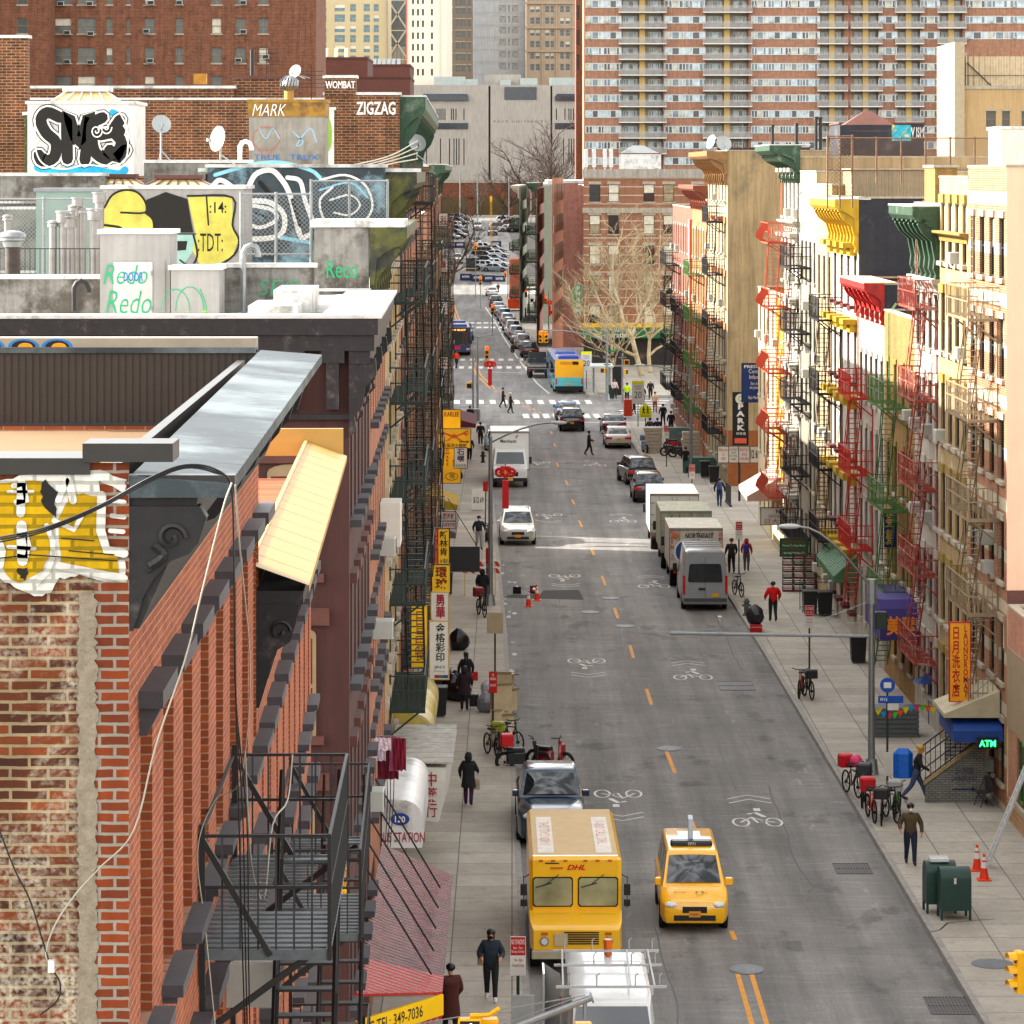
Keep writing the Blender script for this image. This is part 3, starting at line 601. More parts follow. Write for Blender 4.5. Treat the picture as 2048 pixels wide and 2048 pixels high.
fire_escape(r, fx(r,138), fx(r,134), [4.5, 7.5, 10.56], pm('bright red iron paint', '#a83226', .6, .25, 5), .95, stair=1, sd=-1, drop=True)
r = bldg('tall white building with yellow cornice, maroon windows and a black side wall', 'R', 139, 149, 18.5, whst, blackst, 4, [1.2+3.2*i for i in range(5)], .9, 2.1, fr_=mar, lint=yelp, sill=mar, lh=.55, sp=.3, kinds=(4,), dep=15, gf=None)
cornice(r, r['W'], 18.45, 1.4, 1.0, yelp, 9, bw=.26, top=SNOW, bh=1.1)
MB().box(r['W']+.003, .2, 14.9, r['W']+.1, 12, 15.3).build('ledge', mar, r)
text('ZMEGA VAULT\nORIGINAL', 4.6, 1.1, pm('faded red letters', '#4b2930'), r).delta_location = (0,0,0)
_o = [c for c in r.children if c.name.startswith('lettering')][0]
for v in _o.data.vertices: v.co = (r['W']+.006, 4.3+v.co.x, 17.0+v.co.z)
fire_escape(r, fx(r,149.2), fx(r,145.4), [3.6, 6.7, 10.0, 13.2], IRON, 1.0, stair=1, sd=-1, solid=None)
r = bldg('narrow tan building with brown brick side and black iron balconies', 'R', 149, 155.5, 19.0, tanst, brick('brown tile', '#7d6a4a', '#8b7753', '#5e513c', .5, .3), 3, [1.2+3.2*i for i in range(5)], .85, 1.8, fr_=DF, lint=None, sill=STONE, kinds=(0,2))
r = bldg('taupe building with shuttered windows and black fire escape', 'R', 155.5, 163, 19.6, pm('taupe stucco', '#857d6d', .8, .1, 2, streak=.2), tanst, 4, [1.4+3.25*i for i in range(5)], .85, 1.9, fr_=DF, lint=None, sill=STONE, kinds=(0,1))
fire_escape(r, fx(r,162.6), fx(r,157.8), [2.3, 5.3, 8.7, 12.0, 15.1], IRON, 1.0, stair=1, sd=-1, solid=None)
for i, zz in enumerate((9.9, 13.1)): ac((fr(158)-.02, 158, zz), -R(90), ('lower', 'upper')[i]+' air conditioner on the taupe building beside the black fire escape')
r = bldg('ornate white facade with green cornice top and salmon bowed balconies', 'R', 163, 171, 20.3, pm('ornate white', '#9f988a', .8, .3, 7, bump=1), tanst, 4, [1.4+3.2*i for i in range(6)], .85, 1.9, fr_=DF, lint=whst, sill=whst, lh=.5, sp=.25, kinds=(4,))
cornice(r, r['W'], 20.9, 1.3, 1.5, grnp, 9, top=SNOW); cornice(r, r['W'], 17.2, .4, .4, whst, 9)
fire_escape(r, fx(r,171), fx(r,167), [3.4, 6.6, 9.6, 12.8, 16.1], safe, 1.2, stair=1, sd=-1, bow=True)
r = bldg('low ochre brick building with white front beside the car park', 'R', 171, 186, 13.2, pm('warm white front', '#a89b80', .8, .1, 2), brick('ochre brick', '#94702c', '#a07e38', '#7a6337', .4, .28), 6, [1.2+3.1*i for i in range(4)], .9, 1.9, fr_=DF, kinds=(0,))
MB().box(r['W']-4.5, -.03, 3, r['W'], -.003, 13).build('ochre_bay', brick('ochre brick', '#94702c', '#a07e38', '#7a6337', .4, .28), r)
# beyond the car park
rwh = brick('faded orange brick', '#a85f3a', '#bd7448', '#a08b76')
r = bldg('tall tan building with a blank stained side wall facing the car park', 'R', 207.4, 224, 20.9, pm('pale ornate front', '#998a70', .8, .25, 5, bump=1), tanst, 6, [1.3+3.3*i for i in range(6)], .9, 1.9, fr_=DF, lint=rwh, sill=STONE, lh=.4, sp=.2, kinds=(4,0), dep=8.5)
MB().box(r['W']+.005, .01, 0, r['W']+.03, 8.4, 3.6).build('brown_dado', pm('brown paint', '#8a5430', .8), r)
cornice(r, r['W'], 20.9, 1.5, 1.3, pm('orange cornice paint', '#80603c', .6, .3, 4), 10)
fire_escape(r, fx(r,214), fx(r,209.5), [3.3, 6.6, 9.9, 13.2, 16.5], IRON, 1.1, stair=1, sd=-1)
r = bldg('faded brick tenement with rusty cornice and dark balconies past the tan wall', 'R', 224, 239, 18.6, brick('orange brick', '#a4552f', '#b86b41', '#a08b76'), tanst, 6, [1.3+3.1*i for i in range(5)], .9, 1.9, fr_=DF)
cornice(r, r['W'], 18.7, 1.2, 1.0, pm('rust cornice', '#7c4a3a', .6), 8)
fire_escape(r, fx(r,232), fx(r,227), [3.3, 6.4, 9.5, 12.6], grfe, 1.1, stair=1, sd=-1)
orp = pm('orange paint', '#b04e1e', .6, .1)
r = bldg('corner building with a vivid orange pilaster and red brick front', 'R', 239, 261, 17.0, brick('red brick r', '#744034', '#844c3c', '#8f7a6c'), orp, 8, [1.3+3.1*i for i in range(5)], .9, 1.9, fr_=WF)
for i in (2, 3): MB().box(r['W']-.02-i*1.1+1.6, -.12, 4, r['W']-.9-i*1.1+1.6, -.003, 16.2).build('pilaster', (orp, whst)[i % 2], r)
fire_escape(r, fx(r,259), fx(r,252), [3.3, 6.4, 9.5, 12.6], IRON, 1.1, stair=1, sd=-1); fire_escape(r, fx(r,246), fx(r,241), [3.3, 6.4, 9.5], IRON, 1.1, stair=1, sd=-1)

# roof structures behind the right row
def slab(name, label, cat, x0, y0, x1, y1, D, dep, mat, pmat=None, group=None, cop=True):
    a, b = Q(x0, y1, D), Q(x1, y0, D); r = T(name, label, cat, (a.x, D, a.z), 0, group); w, h = b.x-a.x, b.z-a.z
    MB().box(0, 0, 0, w, dep, h).build('wall', mat, r)
    if cop: MB().box(-.06, -.05, h, w+.06, dep+.05, h+.09).build('coping', pmat or SNOW, r)
    r['w'], r['h'] = w, h; return r
slab('bulkhead', 'brown corrugated bulkhead with flat top on the right roofs', 'bulkhead', 1704, 341, 1872, 470, 146, 4, ribbed('brown ribs', '#7a684c', .16), STONE)
slab('roof_wall', 'long black roof wall with chalk scribbles beyond the tan wall', 'wall', 1436, 297, 1620, 400, 228, 3, blackst, BRST)
text('PEDOAGI  S', 4.5, .55, flat('#6f6f74'), [o for o in COL.objects if o.name.startswith('roof_wall')][0], 3.0, 3.0)
b_ = slab('roof_shed', 'black roof shed with painted blue end behind the fence', 'shed', 1680, 248, 1848, 310, 165, 5, blackst, BRST)
g_ = MB(); g_.box(2.55, -.02, .7, 3.5, -.004, b_['h']-.05); g_.build('mural', pm('teal mural', '#2f8f9f', .6, .5, 4, stain='#c9ab3a', stc=.55), b_)
text('OW ISM', .95, .5, SNOW, b_, 3.35+.3, b_['h']-.4, -.01, bold=.02)
m = MB(); a = Q(1697, 262, 160); m.prism([(a.x, 160), (a.x+2.2, 160), (a.x+1.1, 161.5)], a.z, a.z+.02); m.loft([[(a.x-.2,160,a.z+.3),(a.x+2.2,160,a.z+.3),(a.x+2.2,162,a.z+.3),(a.x-.2,162,a.z+.3)],[(a.x+.9,160.9,a.z+1),(a.x+1.1,160.9,a.z+1),(a.x+1.1,161,a.z+1),(a.x+.9,161,a.z+1)]])
tag(m.build('skylight', BRST), 'small brown pyramid skylight above the black roof shed', 'skylight')
slab('roof_wall', 'low buff brick parapet stub right of the corrugated bulkhead', 'wall', 1870, 335, 1915, 420, 118, 3, yb, STONE)
slab('roof_wall', 'white roof box at the far right above the brick tenement', 'wall', 2003, 258, 2048, 330, 109, 3, pm('pale box', '#cfc5b4'), None)
fence = ribbed
def chain(label, x0, y0, x1, y1, D, posts, group='chain-link roof fences', mat=None, step=.11, name='chain_link_fence', D1=None, cat='fence', pts=None):
    a, b = Q(x0, y1, D), Q(x1, y0, D1 or D); bt = CH-(y1-YH)*(D1 or D)/FPX if D1 else a.z; r = T(name, label, cat, a, 0, group)
    L = V((b.x-a.x, b.y-a.y, 0)); w = L.length; ang = atan2(L.y, L.x); r.rotation_euler = (0, 0, ang); h = (zat(y0, D)-a.z)
    mt = mat or STEEL; m = MB(); n = int((w+h)/step)
    for k in range(n):
        for s in (1, -1):
            p = k*step; xa, za, xb, zb = (max(0, p-h), min(h, p), min(w, p), max(0, p-w))
            if s > 0: m.tube((xa, 0, h-za+0 if False else za), (xb, 0, zb), .006, 3)
            else: m.tube((xa, .01, h-za), (xb, .01, h-zb), .006, 3)
    m.build('mesh', mt, r)
    for k in range(posts):
        x = w*k/(posts-1); MB().cyl(x, .03, -.4, h+.05, .035, 6).build('post', mt, r)
    m = MB(); m.tube((0, .03, h), (w, .03, h), .025, 5); m.tube((0, .03, .05), (w, .03, .05), .02, 5); m.build('rail', mt, r); return r
rust = pm('rusty steel', '#6d5440', .7, .35, 5)
chain('long rusty chain-link fence along the right roof edge', 1655, 276, 2048, 343, 122, 9, mat=rust)
chain('taller fence end with thick square posts left of the corrugated bulkhead', 1655, 272, 1705, 395, 128, 3, mat=rust, step=.16)
# roof clutter: pipes, dishes
def vent(x, y, D, h, r_, label, mat=None, cap='hood', group=None, nm='vent_pipe'):
    p = Q(x, y, D); m = MB(); m.cyl(0, 0, 0, h, r_, 10)
    o = m.build(nm, mat or STEEL, loc=p, smooth=50); c = MB()
    if cap == 'hood': c.cyl(0, 0, h*.99, h+.06, r_*1.5, 10, r_*1.3); c.ell((0, 0, h+.08), r_*1.6, r_*1.6, r_*.7, 10, 4)
    elif cap == 'tee': c.cyl(0, 0, h, h+.3*r_*6, r_*1.45, 10); c.cyl(0,0,h+r_*2,h+r_*2.3,r_*1.7,10)
    elif cap == 'goose': c.path([(0,0,h-.1),(0,0,h+.05),(.06,0,h+.16),(.16,0,h+.2),(.27,0,h+.16),(.32,0,h+.02),(.32,0,h-.05)], r_*1.15, 8)
    if c.v: c.build('cap', mat or STEEL, o, smooth=50)
    return tag(o, label, 'vent pipe', group)
def dish(x, y, D, rad, label, yaw=0, tilt=40, h=.6, mat=None, back=True):
    p = Q(x, y, D); r = T('satellite_dish', label, 'satellite dish', p, R(yaw), 'satellite dishes on the roofs')
    m = MB(); rings = []
    for k in range(5):
        q = rad*(.02+.98*k/4); rings.append([(q*cos(2*pi*i/20), -.32*(q*q/rad), q*sin(2*pi*i/20)) for i in range(20)])
    m.loft(rings, cap=False); d = m.build('reflector', mat or pm('dish grey', '#9c9f9f', .5, .08), r, smooth=80); d.rotation_euler = (R(-tilt), 0, 0); d.location = (0, 0, h)
    a = MB(); a.tube((0,0,0),(0,0,h),.03,6); a.tube((0,0,h*.3),(0,.5,-.1),.02,4); a.tube((0,0,h*.3),(.4,.2,-.1),.02,4); a.build('mast', STEEL, r)
    f = MB(); c = cos(R(tilt)); f.tube((0,.02,h-rad*.7),(0,-rad*1.05,h-.05),.015,4); f.cbox((0,-rad*1.08,h-.02),.08,.12,.08); f.build('feed_arm', STEEL, r)
    return r
for i, (x, y, h) in enumerate(((1545,296,1.3),(1593,296,1.4),(1632,300,1.9),(1641,300,1.9))):
    vent(x, y, 205, h, .1, ('short vent left on the black roof wall','short vent right on the black roof wall','left of the twin tall dark flues','right of the twin tall dark flues')[i], IRON)
dish(1446, 303, 226, .55, 'grey dish on the right-hand roofs above the tan wall', 20, 20, .5); dish(1425, 300, 222, .5, 'tilted dish at the edge of the orange cornice', -60, 20, .5)
m = MB(); p = Q(1485, 297, 215)
m.tube((0,0,0),(0,0,1.6),.02,4)
for k in range(5): m.tube((-.9,0,.7+.17*k),(.5,0,.75+.17*k),.012,3)
tag(m.build('aerial', STEEL, loc=p), 'spidery television aerial above the black roof wall', 'aerial')

# brick corner block across the side street
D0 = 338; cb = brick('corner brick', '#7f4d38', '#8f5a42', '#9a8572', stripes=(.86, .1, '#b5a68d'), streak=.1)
a = Q(1167, 735, D0); W = 22.; r = T('corner_block', 'brick corner apartment block with pale stripes across the side street', 'building', (a.x, D0, 0))
xs = [1.15, 3.05, 6.6, 8.6, 11.5, 14, 16.5, 19]; sl_ = [4.2+3.05*i for i in range(4)]+[16.6]
hol = [(x-.55, x+.55, z, z+(1.9 if z < 16 else 1.75)) for x in xs for z in sl_]
m = MB(); wall_holes(m, W, 0, 19.0, hol, .15); m.build('front_wall', cb, r)
wblind = glass('warm tan blind', '#8c7a55', .4)  # tan pane alternating with the dark window glass
for i, x in enumerate(xs):
    for j, z in enumerate(sl_): window(r, x, z, 1.1, 1.9 if z < 16 else 1.75, DF, wblind if (i+j) % 2 else WG, STONE, STONE, .13, (1,0,3)[(i+j) % 3], .1, .3)
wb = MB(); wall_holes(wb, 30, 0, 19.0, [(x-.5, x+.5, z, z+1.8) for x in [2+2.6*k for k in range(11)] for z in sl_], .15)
w_ = wb.build('west_wall', brick('brick tinted as sunlit', '#a35a35', '#b4683f', '#9a8572'), r); w_.rotation_euler = (0, 0, R(-93)); w_.location = (-1.6, 30, 0)  # brighter than the front brick: sunlight put into the wall colour
for i in range(11):
    for z in sl_[:5]:
        o = window(w_, 2+2.6*i, z, 1.0, 1.8, WF, None, None, None, .13, i % 2)
MB().box(-.1, -.1, 19.0, W, .3, 19.9).build('parapet', pm('concrete parapet', '#a09a90', .8, .15, 3, streak=.3), r); MB().box(0, .3, 18.2, W, 25, 18.3).build('roof', SNOW, r)
m = MB()
for x, z in ((-.12, 15.5),): m.box(-.1, -.12, 15.45, W, -.003, 16.0)
m.build('belt_course', STONE, r)
gr = pm('green shop fascia', '#15683a', .6); m = MB(); m.box(-.3, -1.6, 2.9, 12, -.05, 4.0); aw = tag(m.build('shop_awning', gr), 'long green shop awning with yellow top at the corner block', 'awning'); aw.location = (a.x, D0, 0)
MB().box(-.35, -1.65, 4.0, 12.1, -.05, 4.35).build('top_band', pm('yellow band', '#dcb21c', .6), aw)
text('Generations', 3.6, .55, SNOW, aw, 3.2, 3.25, -1.62, bold=.02); text('小姐王', 3.6, .5, SNOW, aw, 3.5, 3.8, -1.62)
MB().box(0, -.1, 0, 12, -.003, 2.9).build('shopfront', shop, r)
s_ = T('vertical_sign', 'tall green pharmacy sign with white letters on the corner block', 'sign', Q(1156, 628, 336)); MB().box(-.42, 0, 0, .42, .15, 2.9).build('panel', pm('green sign', '#1c7a58'), s_); text('PHARM', .5, 2.7, SNOW, s_, 0, 1.45, vert=True, bold=.02)
# cell antennas and roof box on the corner block
for i, x in enumerate((1172, 1188, 1210, 1222)):
    p = Q(x, 352, 340); m = MB(); m.cyl(0,0,0,2.4,.05,6); m.rbox(-.2,-.2,.9,.2,.05,2.7,.04); tag(m.build('antenna', pm('antenna white', '#c4c6c6'), loc=p), ('leftmost','second from left','third from left','rightmost')[i]+' of the white panel antennas on the corner block roof', 'antenna', 'panel antennas on the corner block')
b_ = slab('roof_box', 'white roof box with faint graffiti on the corner block', 'roof box', 1242, 308, 1322, 352, 345, 6, SNOW, BRST); text('RASK  WISE\nERTO', 3.2, 1.4, flat('#9aa0a4'), b_, b_['w']/2, 1.1)
m = MB(); m.loft([[(-.1,0,b_['h']),(b_['w'],0,b_['h']),(b_['w'],5,b_['h']),(-.1,5,b_['h'])],[(1.4,2,b_['h']+.9),(2.4,2,b_['h']+.9),(2.4,3,b_['h']+.9),(1.4,3,b_['h']+.9)]]); m.build('skylight', STEEL, b_)
# lower row beyond the corner block
for (x0, x1, y0, D, mat, lab) in ((1113,1146,366,372,brick('rose brick','#8a4d40','#9c5c4d','#a08d80'),'rose brick tenement just past the corner block'),(1073,1114,371,430,pm('grey green stucco','#8d8f7f',.8,.1,2),'grey green house front with balconies before the far trees')):
    a = Q(x0, y0, D); b = Q(x1, y0, D); r = T('far_tenement', lab, 'building', (a.x, D, 0)); W = b.x-a.x+3; L = 42
    MB().box(0, 0, 0, W, 20, a.z).build('front_wall', mat, r)
    sw = MB(); hl = [(3+3.1*i-.5, 3+3.1*i+.5, 3.5+3.1*k, 5.3+3.1*k) for i in range(12) for k in range(5)]
    wall_holes(sw, L, 0, a.z, hl, .2); w_ = sw.build('west_wall', mat, r); w_.rotation_euler = (0, 0, R(-91.5)); w_.location = (-1.1, L, 0)
    for h_ in hl: window(w_, (h_[0]+h_[1])/2, h_[2], 1.0, 1.8, DF, None, STONE, STONE, .18)
    cornice(w_, L, a.z, 1.2, 1.2, (grnp, STONE)[x0 < 1100], 12)
    fire_escape(w_, L-9, L-4, [3.3+3.1*k for k in range(4)], IRON, 1.4); fire_escape(w_, L-22, L-17, [3.3+3.1*k for k in range(4)], grfe, 1.4)
    MB().box(-1, 0, a.z, W, 30, a.z+.3).build('roof', SNOW, r)
# ---------------- left-hand row ----------------
rb = brick('near red brick', '#83442c', '#995436', '#a07c68', .215, .068, .008, .2, streak=.1)
oldb = brick('old whitewashed brick', '#3d2218', '#763f24', '#8c7c62', .25, .072, .012, .55, wash='#b3a893', wc=.5, streak=.1)
purp = pm('purple brown paint', '#432621', .75, .14, 1.2, streak=.25, bump=.2); dkr = pm('black cornice', '#1b1718', .55, .5, 6, stain='#4c4440', stc=.62)
dkm = pm('dark sheet metal', '#3a3835', .4, .15, 2, metal=.3); tin = pm('grey roofing metal', '#3a4042', .55, .35, .9, spec=.15, stain='#5c6466', stc=.5)
olive = pm('olive cornice', '#4d4d20', .6, .45, 4, stain='#1f2118', stc=.5); wnw = pm('stained white stucco', '#85827c', .85, .25, 1.8, stain='#4c463f', stc=.5, streak=.25)
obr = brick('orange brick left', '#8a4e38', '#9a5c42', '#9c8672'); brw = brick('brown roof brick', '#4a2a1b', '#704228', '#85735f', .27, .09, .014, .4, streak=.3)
# A: the near corner building
p0, ang, W = anchor('L', 22, 35.6); A = T('near_tenement', 'nearest red brick tenement with a whitewashed and graffitied end wall', 'building', p0, ang)
xs = [1.55+1.72*i for i in range(8)]; hol = [(x-.43, x+.43, z, z+2.3) for x in xs for z in (13.6, 10.25, 6.9, 3.5)]
m = MB(); wall_holes(m, W, 0, 17.3, hol, .22); m.build('front_wall', rb, A)
for x in xs:
    for z in (13.6, 10.25, 6.9, 3.5):
        window(A, x, z, .86, 2.3, DF, glass('dark room glass', '#15110f'), None, None, .2)
        k = MB(); k.box(-.56, -.16, 0, .56, 0, .09); k.box(-.5, -.11, -.06, .5, 0, 0)
        if (x, z) == (xs[0], 13.6):
            sil = k.build('sill', GRST, A); l = MB(); l.box(-.58, -.17, 0, .58, 0, .12); l.exs([(-.15,0),(0,0),(0,-.2),(-.05,-.2)][::-1], -.5, .5); lin = l.build('lintel', GRST, A); sil.location = (x, 0, z-.09); lin.location = (x, 0, z+2.32)
        else: inst(sil, A, (x, 0, z-.09)); inst(lin, A, (x, 0, z+2.32))
m = MB(); m.q((0,14,0),(0,0,0),(0,0,17.65),(0,14,17.65)); m.build('end_wall', oldb, A)
m = MB(); m.q((W,0,0),(W,14,0),(W,14,16.9),(W,0,16.9)); m.build('party_wall', rb, A)
MB().box(.25, .3, 16.7, W, 14, 16.85).build('roof', pm('tan roof membrane', '#735c40', .85, .15, 1), A)
# clean brick strip, cement strip and mural on the end wall: plane x = const of the local frame
def ew(name, mat, polys, off, par=A, x0=None, D=22.0):
    """flat shapes given in photograph pixels on the end wall of A"""
    m = MB(); s = D/FPX
    for pl in polys:
        if 'mural' in name or 'graf' in name:
            P = []
            for (a, b), (c, d) in zip(pl, pl[1:]+pl[:1]):
                for u in (0, .25, .5, .75): P.append((lerp(a, c, u)+r_.uniform(-3.5, 3.5), lerp(b, d, u)+r_.uniform(-3.5, 3.5)))
            pl = P
        m.q(*[((px-1024)*s, 0, CH-(py-YH)*s) for px, py in pl])
    o = m.build(name, mat, par); o.matrix_world = Matrix.Translation((0, D-off, 0)) if False else o.matrix_world
    R0 = Matrix.Rotation(-ang, 4, 'Z'); o.matrix_local = R0 @ Matrix.Translation(V((0, D-off, 0))-V(p0)); return o
# the end wall is perpendicular to the view within a degree; shapes lie 5-20 mm proud of it
r_ = random.Random(5)
L = [(158+r_.uniform(-5,3), 1185+y*9) for y in range(98)]; Rr = [(192+r_.uniform(-4,7), 1185+y*9) for y in range(98)]
ew('cement_strip', pm('cement patch', '#8d8272', .95, .25, 14, bump=1), [[L[i+1], Rr[i+1], Rr[i], L[i]] for i in range(97)], .03)
ew('clean_brick', brick('clean brick end', '#693420', '#844024', '#8d8478', .2, .072, .012, .3), [[(190,2070),(259,2070),(259,1010),(190,1010)], [(150,1010),(259,1010),(259,925),(150,925)]], .022)
yel_ = brick('mural ochre', '#a8860e', '#bd9a18', '#86701a', .25, .072, .014, .35); wsb = brick('white sprayed brick', '#c6c3bc', '#d2cfc8', '#a8a49a', .25, .072, .014, .3, wash='#7a5a48', wc=.6); wsp = pm('white spray paint', '#d8d6d0', .8, .12, 8, stain='#8f8a84', stc=.64); bsp = pm('black spray paint', '#17140f', .8, .3, 5)
ew('mural_halo', wsb, [[(-5,1150),(30,1175),(70,1192),(105,1185),(120,1155),(160,1150),(252,1168),(252,1120),(200,1120),(200,960),(252,985),(252,960),(200,940),(60,948),(-5,960)]], .032)
ew('mural_yellow', yel_, [[(-5,1130),(40,1165),(88,1140),(105,1090),(105,1010),(85,960),(-5,968)],[(122,1128),(238,1148),(240,1100),(205,1090),(200,990),(140,985),(118,1040)]], .036)
ew('mural_spot', bsp, [[(35,1135),(60,1135),(52,1158),(42,1158)]], .04); ew('mural_black', bsp, [[(85,1000),(118,1040),(112,1010),(118,985),(92,958),(84,970)]], .04)
def ewstroke(pts, w, mat, nm='mural_line', off=.044):
    m = MB(); s = 22/FPX; m.strip([((a-1024)*s, CH-(b-YH)*s) for a, b in pts], w, 0); o = m.build(nm, mat, A)
    o.matrix_local = Matrix.Rotation(-ang, 4, 'Z') @ Matrix.Translation(V((0, 22-off, 0))-V(p0)); return o
for pts, w in (([(45,965),(43,1025)],.06),([(18,982),(68,982)],.02),([(30,970),(50,968),(55,1000),(35,1003)],.04),([(45,1050),(47,1120)],.07),([(18,1092),(72,1096)],.025),([(38,1068),(55,1068),(60,1090),(55,1112),(38,1110)],.03),
    ([(95,1050),(107,1080),(108,1110),(98,1140),(75,1165)],.035),([(118,1000),(135,960)],.04),([(140,960),(148,1000)],.05),([(110,1040),(150,1058),(165,1030)],.035),([(205,990),(203,1060),(215,1098),(250,1105)],.06),([(225,1000),(250,1003)],.03),([(225,1030),(250,1033)],.03),([(222,1060),(248,1062)],.03),([(0,1080),(8,1100),(3,1130)],.04),([(120,1130),(180,1142),(250,1155)],.05)): ewstroke(pts, w, wsb)
for pts in ([(0,1115),(60,1108),(120,1112),(235,1120)], [(125,1075),(190,1080)], [(140,1100),(230,1108)]): ewstroke(pts, .008, bsp)
# coping pieces and the cornice
def bl(nm, mat, x0, x1, ya, yb, D=22.0, d=.5, dz=0, par=A, off=.05):
    s = D/FPX; m = MB(); m.box((x0-1024)*s, -off, CH-(yb-YH)*s, (x1-1024)*s, d, CH-(ya-YH)*s); o = m.build(nm, mat, par)
    o.matrix_local = Matrix.Rotation(-ang, 4, 'Z') @ Matrix.Translation(V((0, D, 0))-V(p0)); return o
o = bl('coping', dkm, -60, 182, 915, 948); o.rotation_euler.rotate_axis('Y', 0)
bl('coping', dkm, 168, 348, 885, 922, off=.08, d=.35); bl('fascia', dkm, 258, 470, 950, 985, off=.02, d=.1)
s = 22/FPX; prof = [(a-258, b) for a, b in ((258,1012),(410,1012),(424,1035),(408,1085),(388,1108),(352,1122),(318,1158),(296,1196),(288,1228),(276,1262),(266,1262),(258,1240))]
k = MB(); k.exs([(-a*s, CH-(b-YH)*s) for a, b in prof], -.02, .16); k2 = k.build('bracket', dkr, A)
sc_ = MB(); sc_.path([(-.035, -(95+30*cos(t/3.)*(1-t/26))*s, CH-(1075-30*sin(t/3.)*(1-t/26)-YH)*s) for t in range(22)], .02, 5); sc_.path([(-.03, -(60+20*sin(t/2.))*s, CH-(1090+t*6-YH)*s) for t in range(8)], .03, 5); sc_.path([(-.03,-(85-t*3)*s, CH-(1118+t*2-YH)*s) for t in range(14)], .012, 5)
sc_.build('scroll', dkr, k2)
for i in range(1, 8): c = inst(k2, A, (1.72*i+.6, 0, 0))
m = MB(); m.exs([(0,16.6),(-.1,16.6),(-.3,17.05),(-.45,17.25),(-.5,17.55),(0,17.55)], .01, W); m.build('cornice', dkr, A)
m = MB(); n = 11; zz = lambda t: 17.56+.1*t
for i in range(n): a, b = W*i/n, W*(i+1)/n-.012; m.q((a-.1 if i == 0 else a,-.70,zz(i/n)),(b,-.70,zz((i+1)/n)),(b,-.05,zz((i+1)/n)+.05),(a-.1 if i == 0 else a,-.05,zz(i/n)+.05)); m.q((a,-.70,zz(i/n)-.09),(b,-.70,zz((i+1)/n)-.09),(b,-.70,zz((i+1)/n)),(a,-.70,zz(i/n)))
m.q((-.1,-.7,17.47),(-.1,-.7,17.56),(-.1,-.05,17.61),(-.1,-.05,17.47)); m.build('flashing', tin, A)
bw = MB(); bw.box(0.1, .12, 16.85, W+.02, .2, 17.6); bw.build('parapet', dkm, A)
# ribbed party wall behind A
a = Q(-30, 862, 35.9); b = Q(512, 700, 35.9); r = T('ribbed_parapet', 'dark ribbed metal parapet wall with pale coping behind the near roof', 'parapet', (a.x, 35.9, a.z)); w, h = b.x-a.x, b.z-a.z
m = MB(); nr = int(w/.075)
for i in range(nr): m.box(i*w/nr, -.012, .09, i*w/nr+.05, 0, h-.03)
m.box(0, .0, 0, w, .25, h); m.build('ribbed_wall', pm('dark brown metal', '#332a23', .5, .15, 3), r)
MB().box(0, -.03, -.02, w, -.002, .09).build('base_flashing', dkm, r); MB().box(0, -.06, h-.03, w, .32, h+.03).build('edge', tin, r); MB().box(0, -.05, h+.03, w, .3, h+.13).build('coping', pm('pale coping', '#8d8577', .5, .15), r)
for x in (.05, .42, .78): 
    q = MB(); q.q(*[(x+.17*cos(t*pi/8), -.052, h+.035+.09*sin(t*pi/8)) for t in range(9)]); q.build('graffiti', pm('blue spray', '#2f6fa8'), r)
    q = MB(); q.q(*[(x+.13*cos(t*pi/8), -.055, h+.035+.07*sin(t*pi/8)) for t in range(9)]); q.build('graffiti', bsp, r)
    q = MB(); q.q(*[(x+.08*cos(t*pi/8)+.02, -.058, h+.035+.045*sin(t*pi/8)) for t in range(9)]); q.build('graffiti', pm('orange spray', '#d88a1e'), r)
# B: tan metal cornice
r = T('tan_roof_tenement', 'red brick tenement with a tan sheet-metal cornice beyond the near building', 'building', (fl(35.65), 35.65, 0), R(91.4)); W = 16.3
xs = [1.2+1.75*i for i in range(9)]; hol = [(x-.4, x+.4, z, z+1.9) for x in xs for z in (11.6, 8.5, 5.4)]
m = MB(); wall_holes(m, W, 0, 14.9, hol, .2); m.build('front_wall', rb, r)
for x in xs:
    for z in (11.6, 8.5, 5.4): inst(sil, r, (x, 0, z-.09)); inst(lin, r, (x, 0, z+1.92)); window(r, x, z, .8, 1.9, DF, glass('dark room glass'), None, None, .18)
MB().box(0.02, .02, 0, W, 12, 14.85).build('body', rb, r)
m = MB(); ty = pm('tan sheet metal', '#a88750', .5, .12, 1.2, metal=.1)
for i in range(16):
    a, b = W*i/16, W*(i+1)/16-.02; m.q((a,-.56,15.2),(b,-.56,15.2),(b,.05,15.42),(a,.05,15.42))
m.box(0, .05, 14.8, W, .1, 15.44); m.q((0,-.56,15.12),(W,-.56,15.12),(W,-.56,15.2),(0,-.56,15.2)); m.build('cornice_top', ty, r)
MB().box(0, -.5, 15.0, W, .0, 15.14).build('soffit', dkr, r); q = MB(); q.exs([(-y, z) for y, z in ((0,15),(.46,15),(.42,14.8),(.36,14.6),(.2,14.5),(.12,14.2),(.03,13.9),(0,13.9))], -.02, .14); kb = q.build('bracket', dkr, r)
q = MB(); q.path([(-.04, -.25-.12*cos(t/3)*(1-t/26), 14.72+.12*sin(t/3)*(1-t/26)) for t in range(20)], .02, 5); q.build('scroll', dkr, kb)
for i in range(1, 9): inst(kb, r, (1.75*i+.3, 0, 0))
MB().box(.0, .1, 15.0, .1, 3, 15.42).build('parapet', ty, r); MB().box(W, -.5, 15.2, W+.1, 8, 15.62).build('parapet', ty, r)
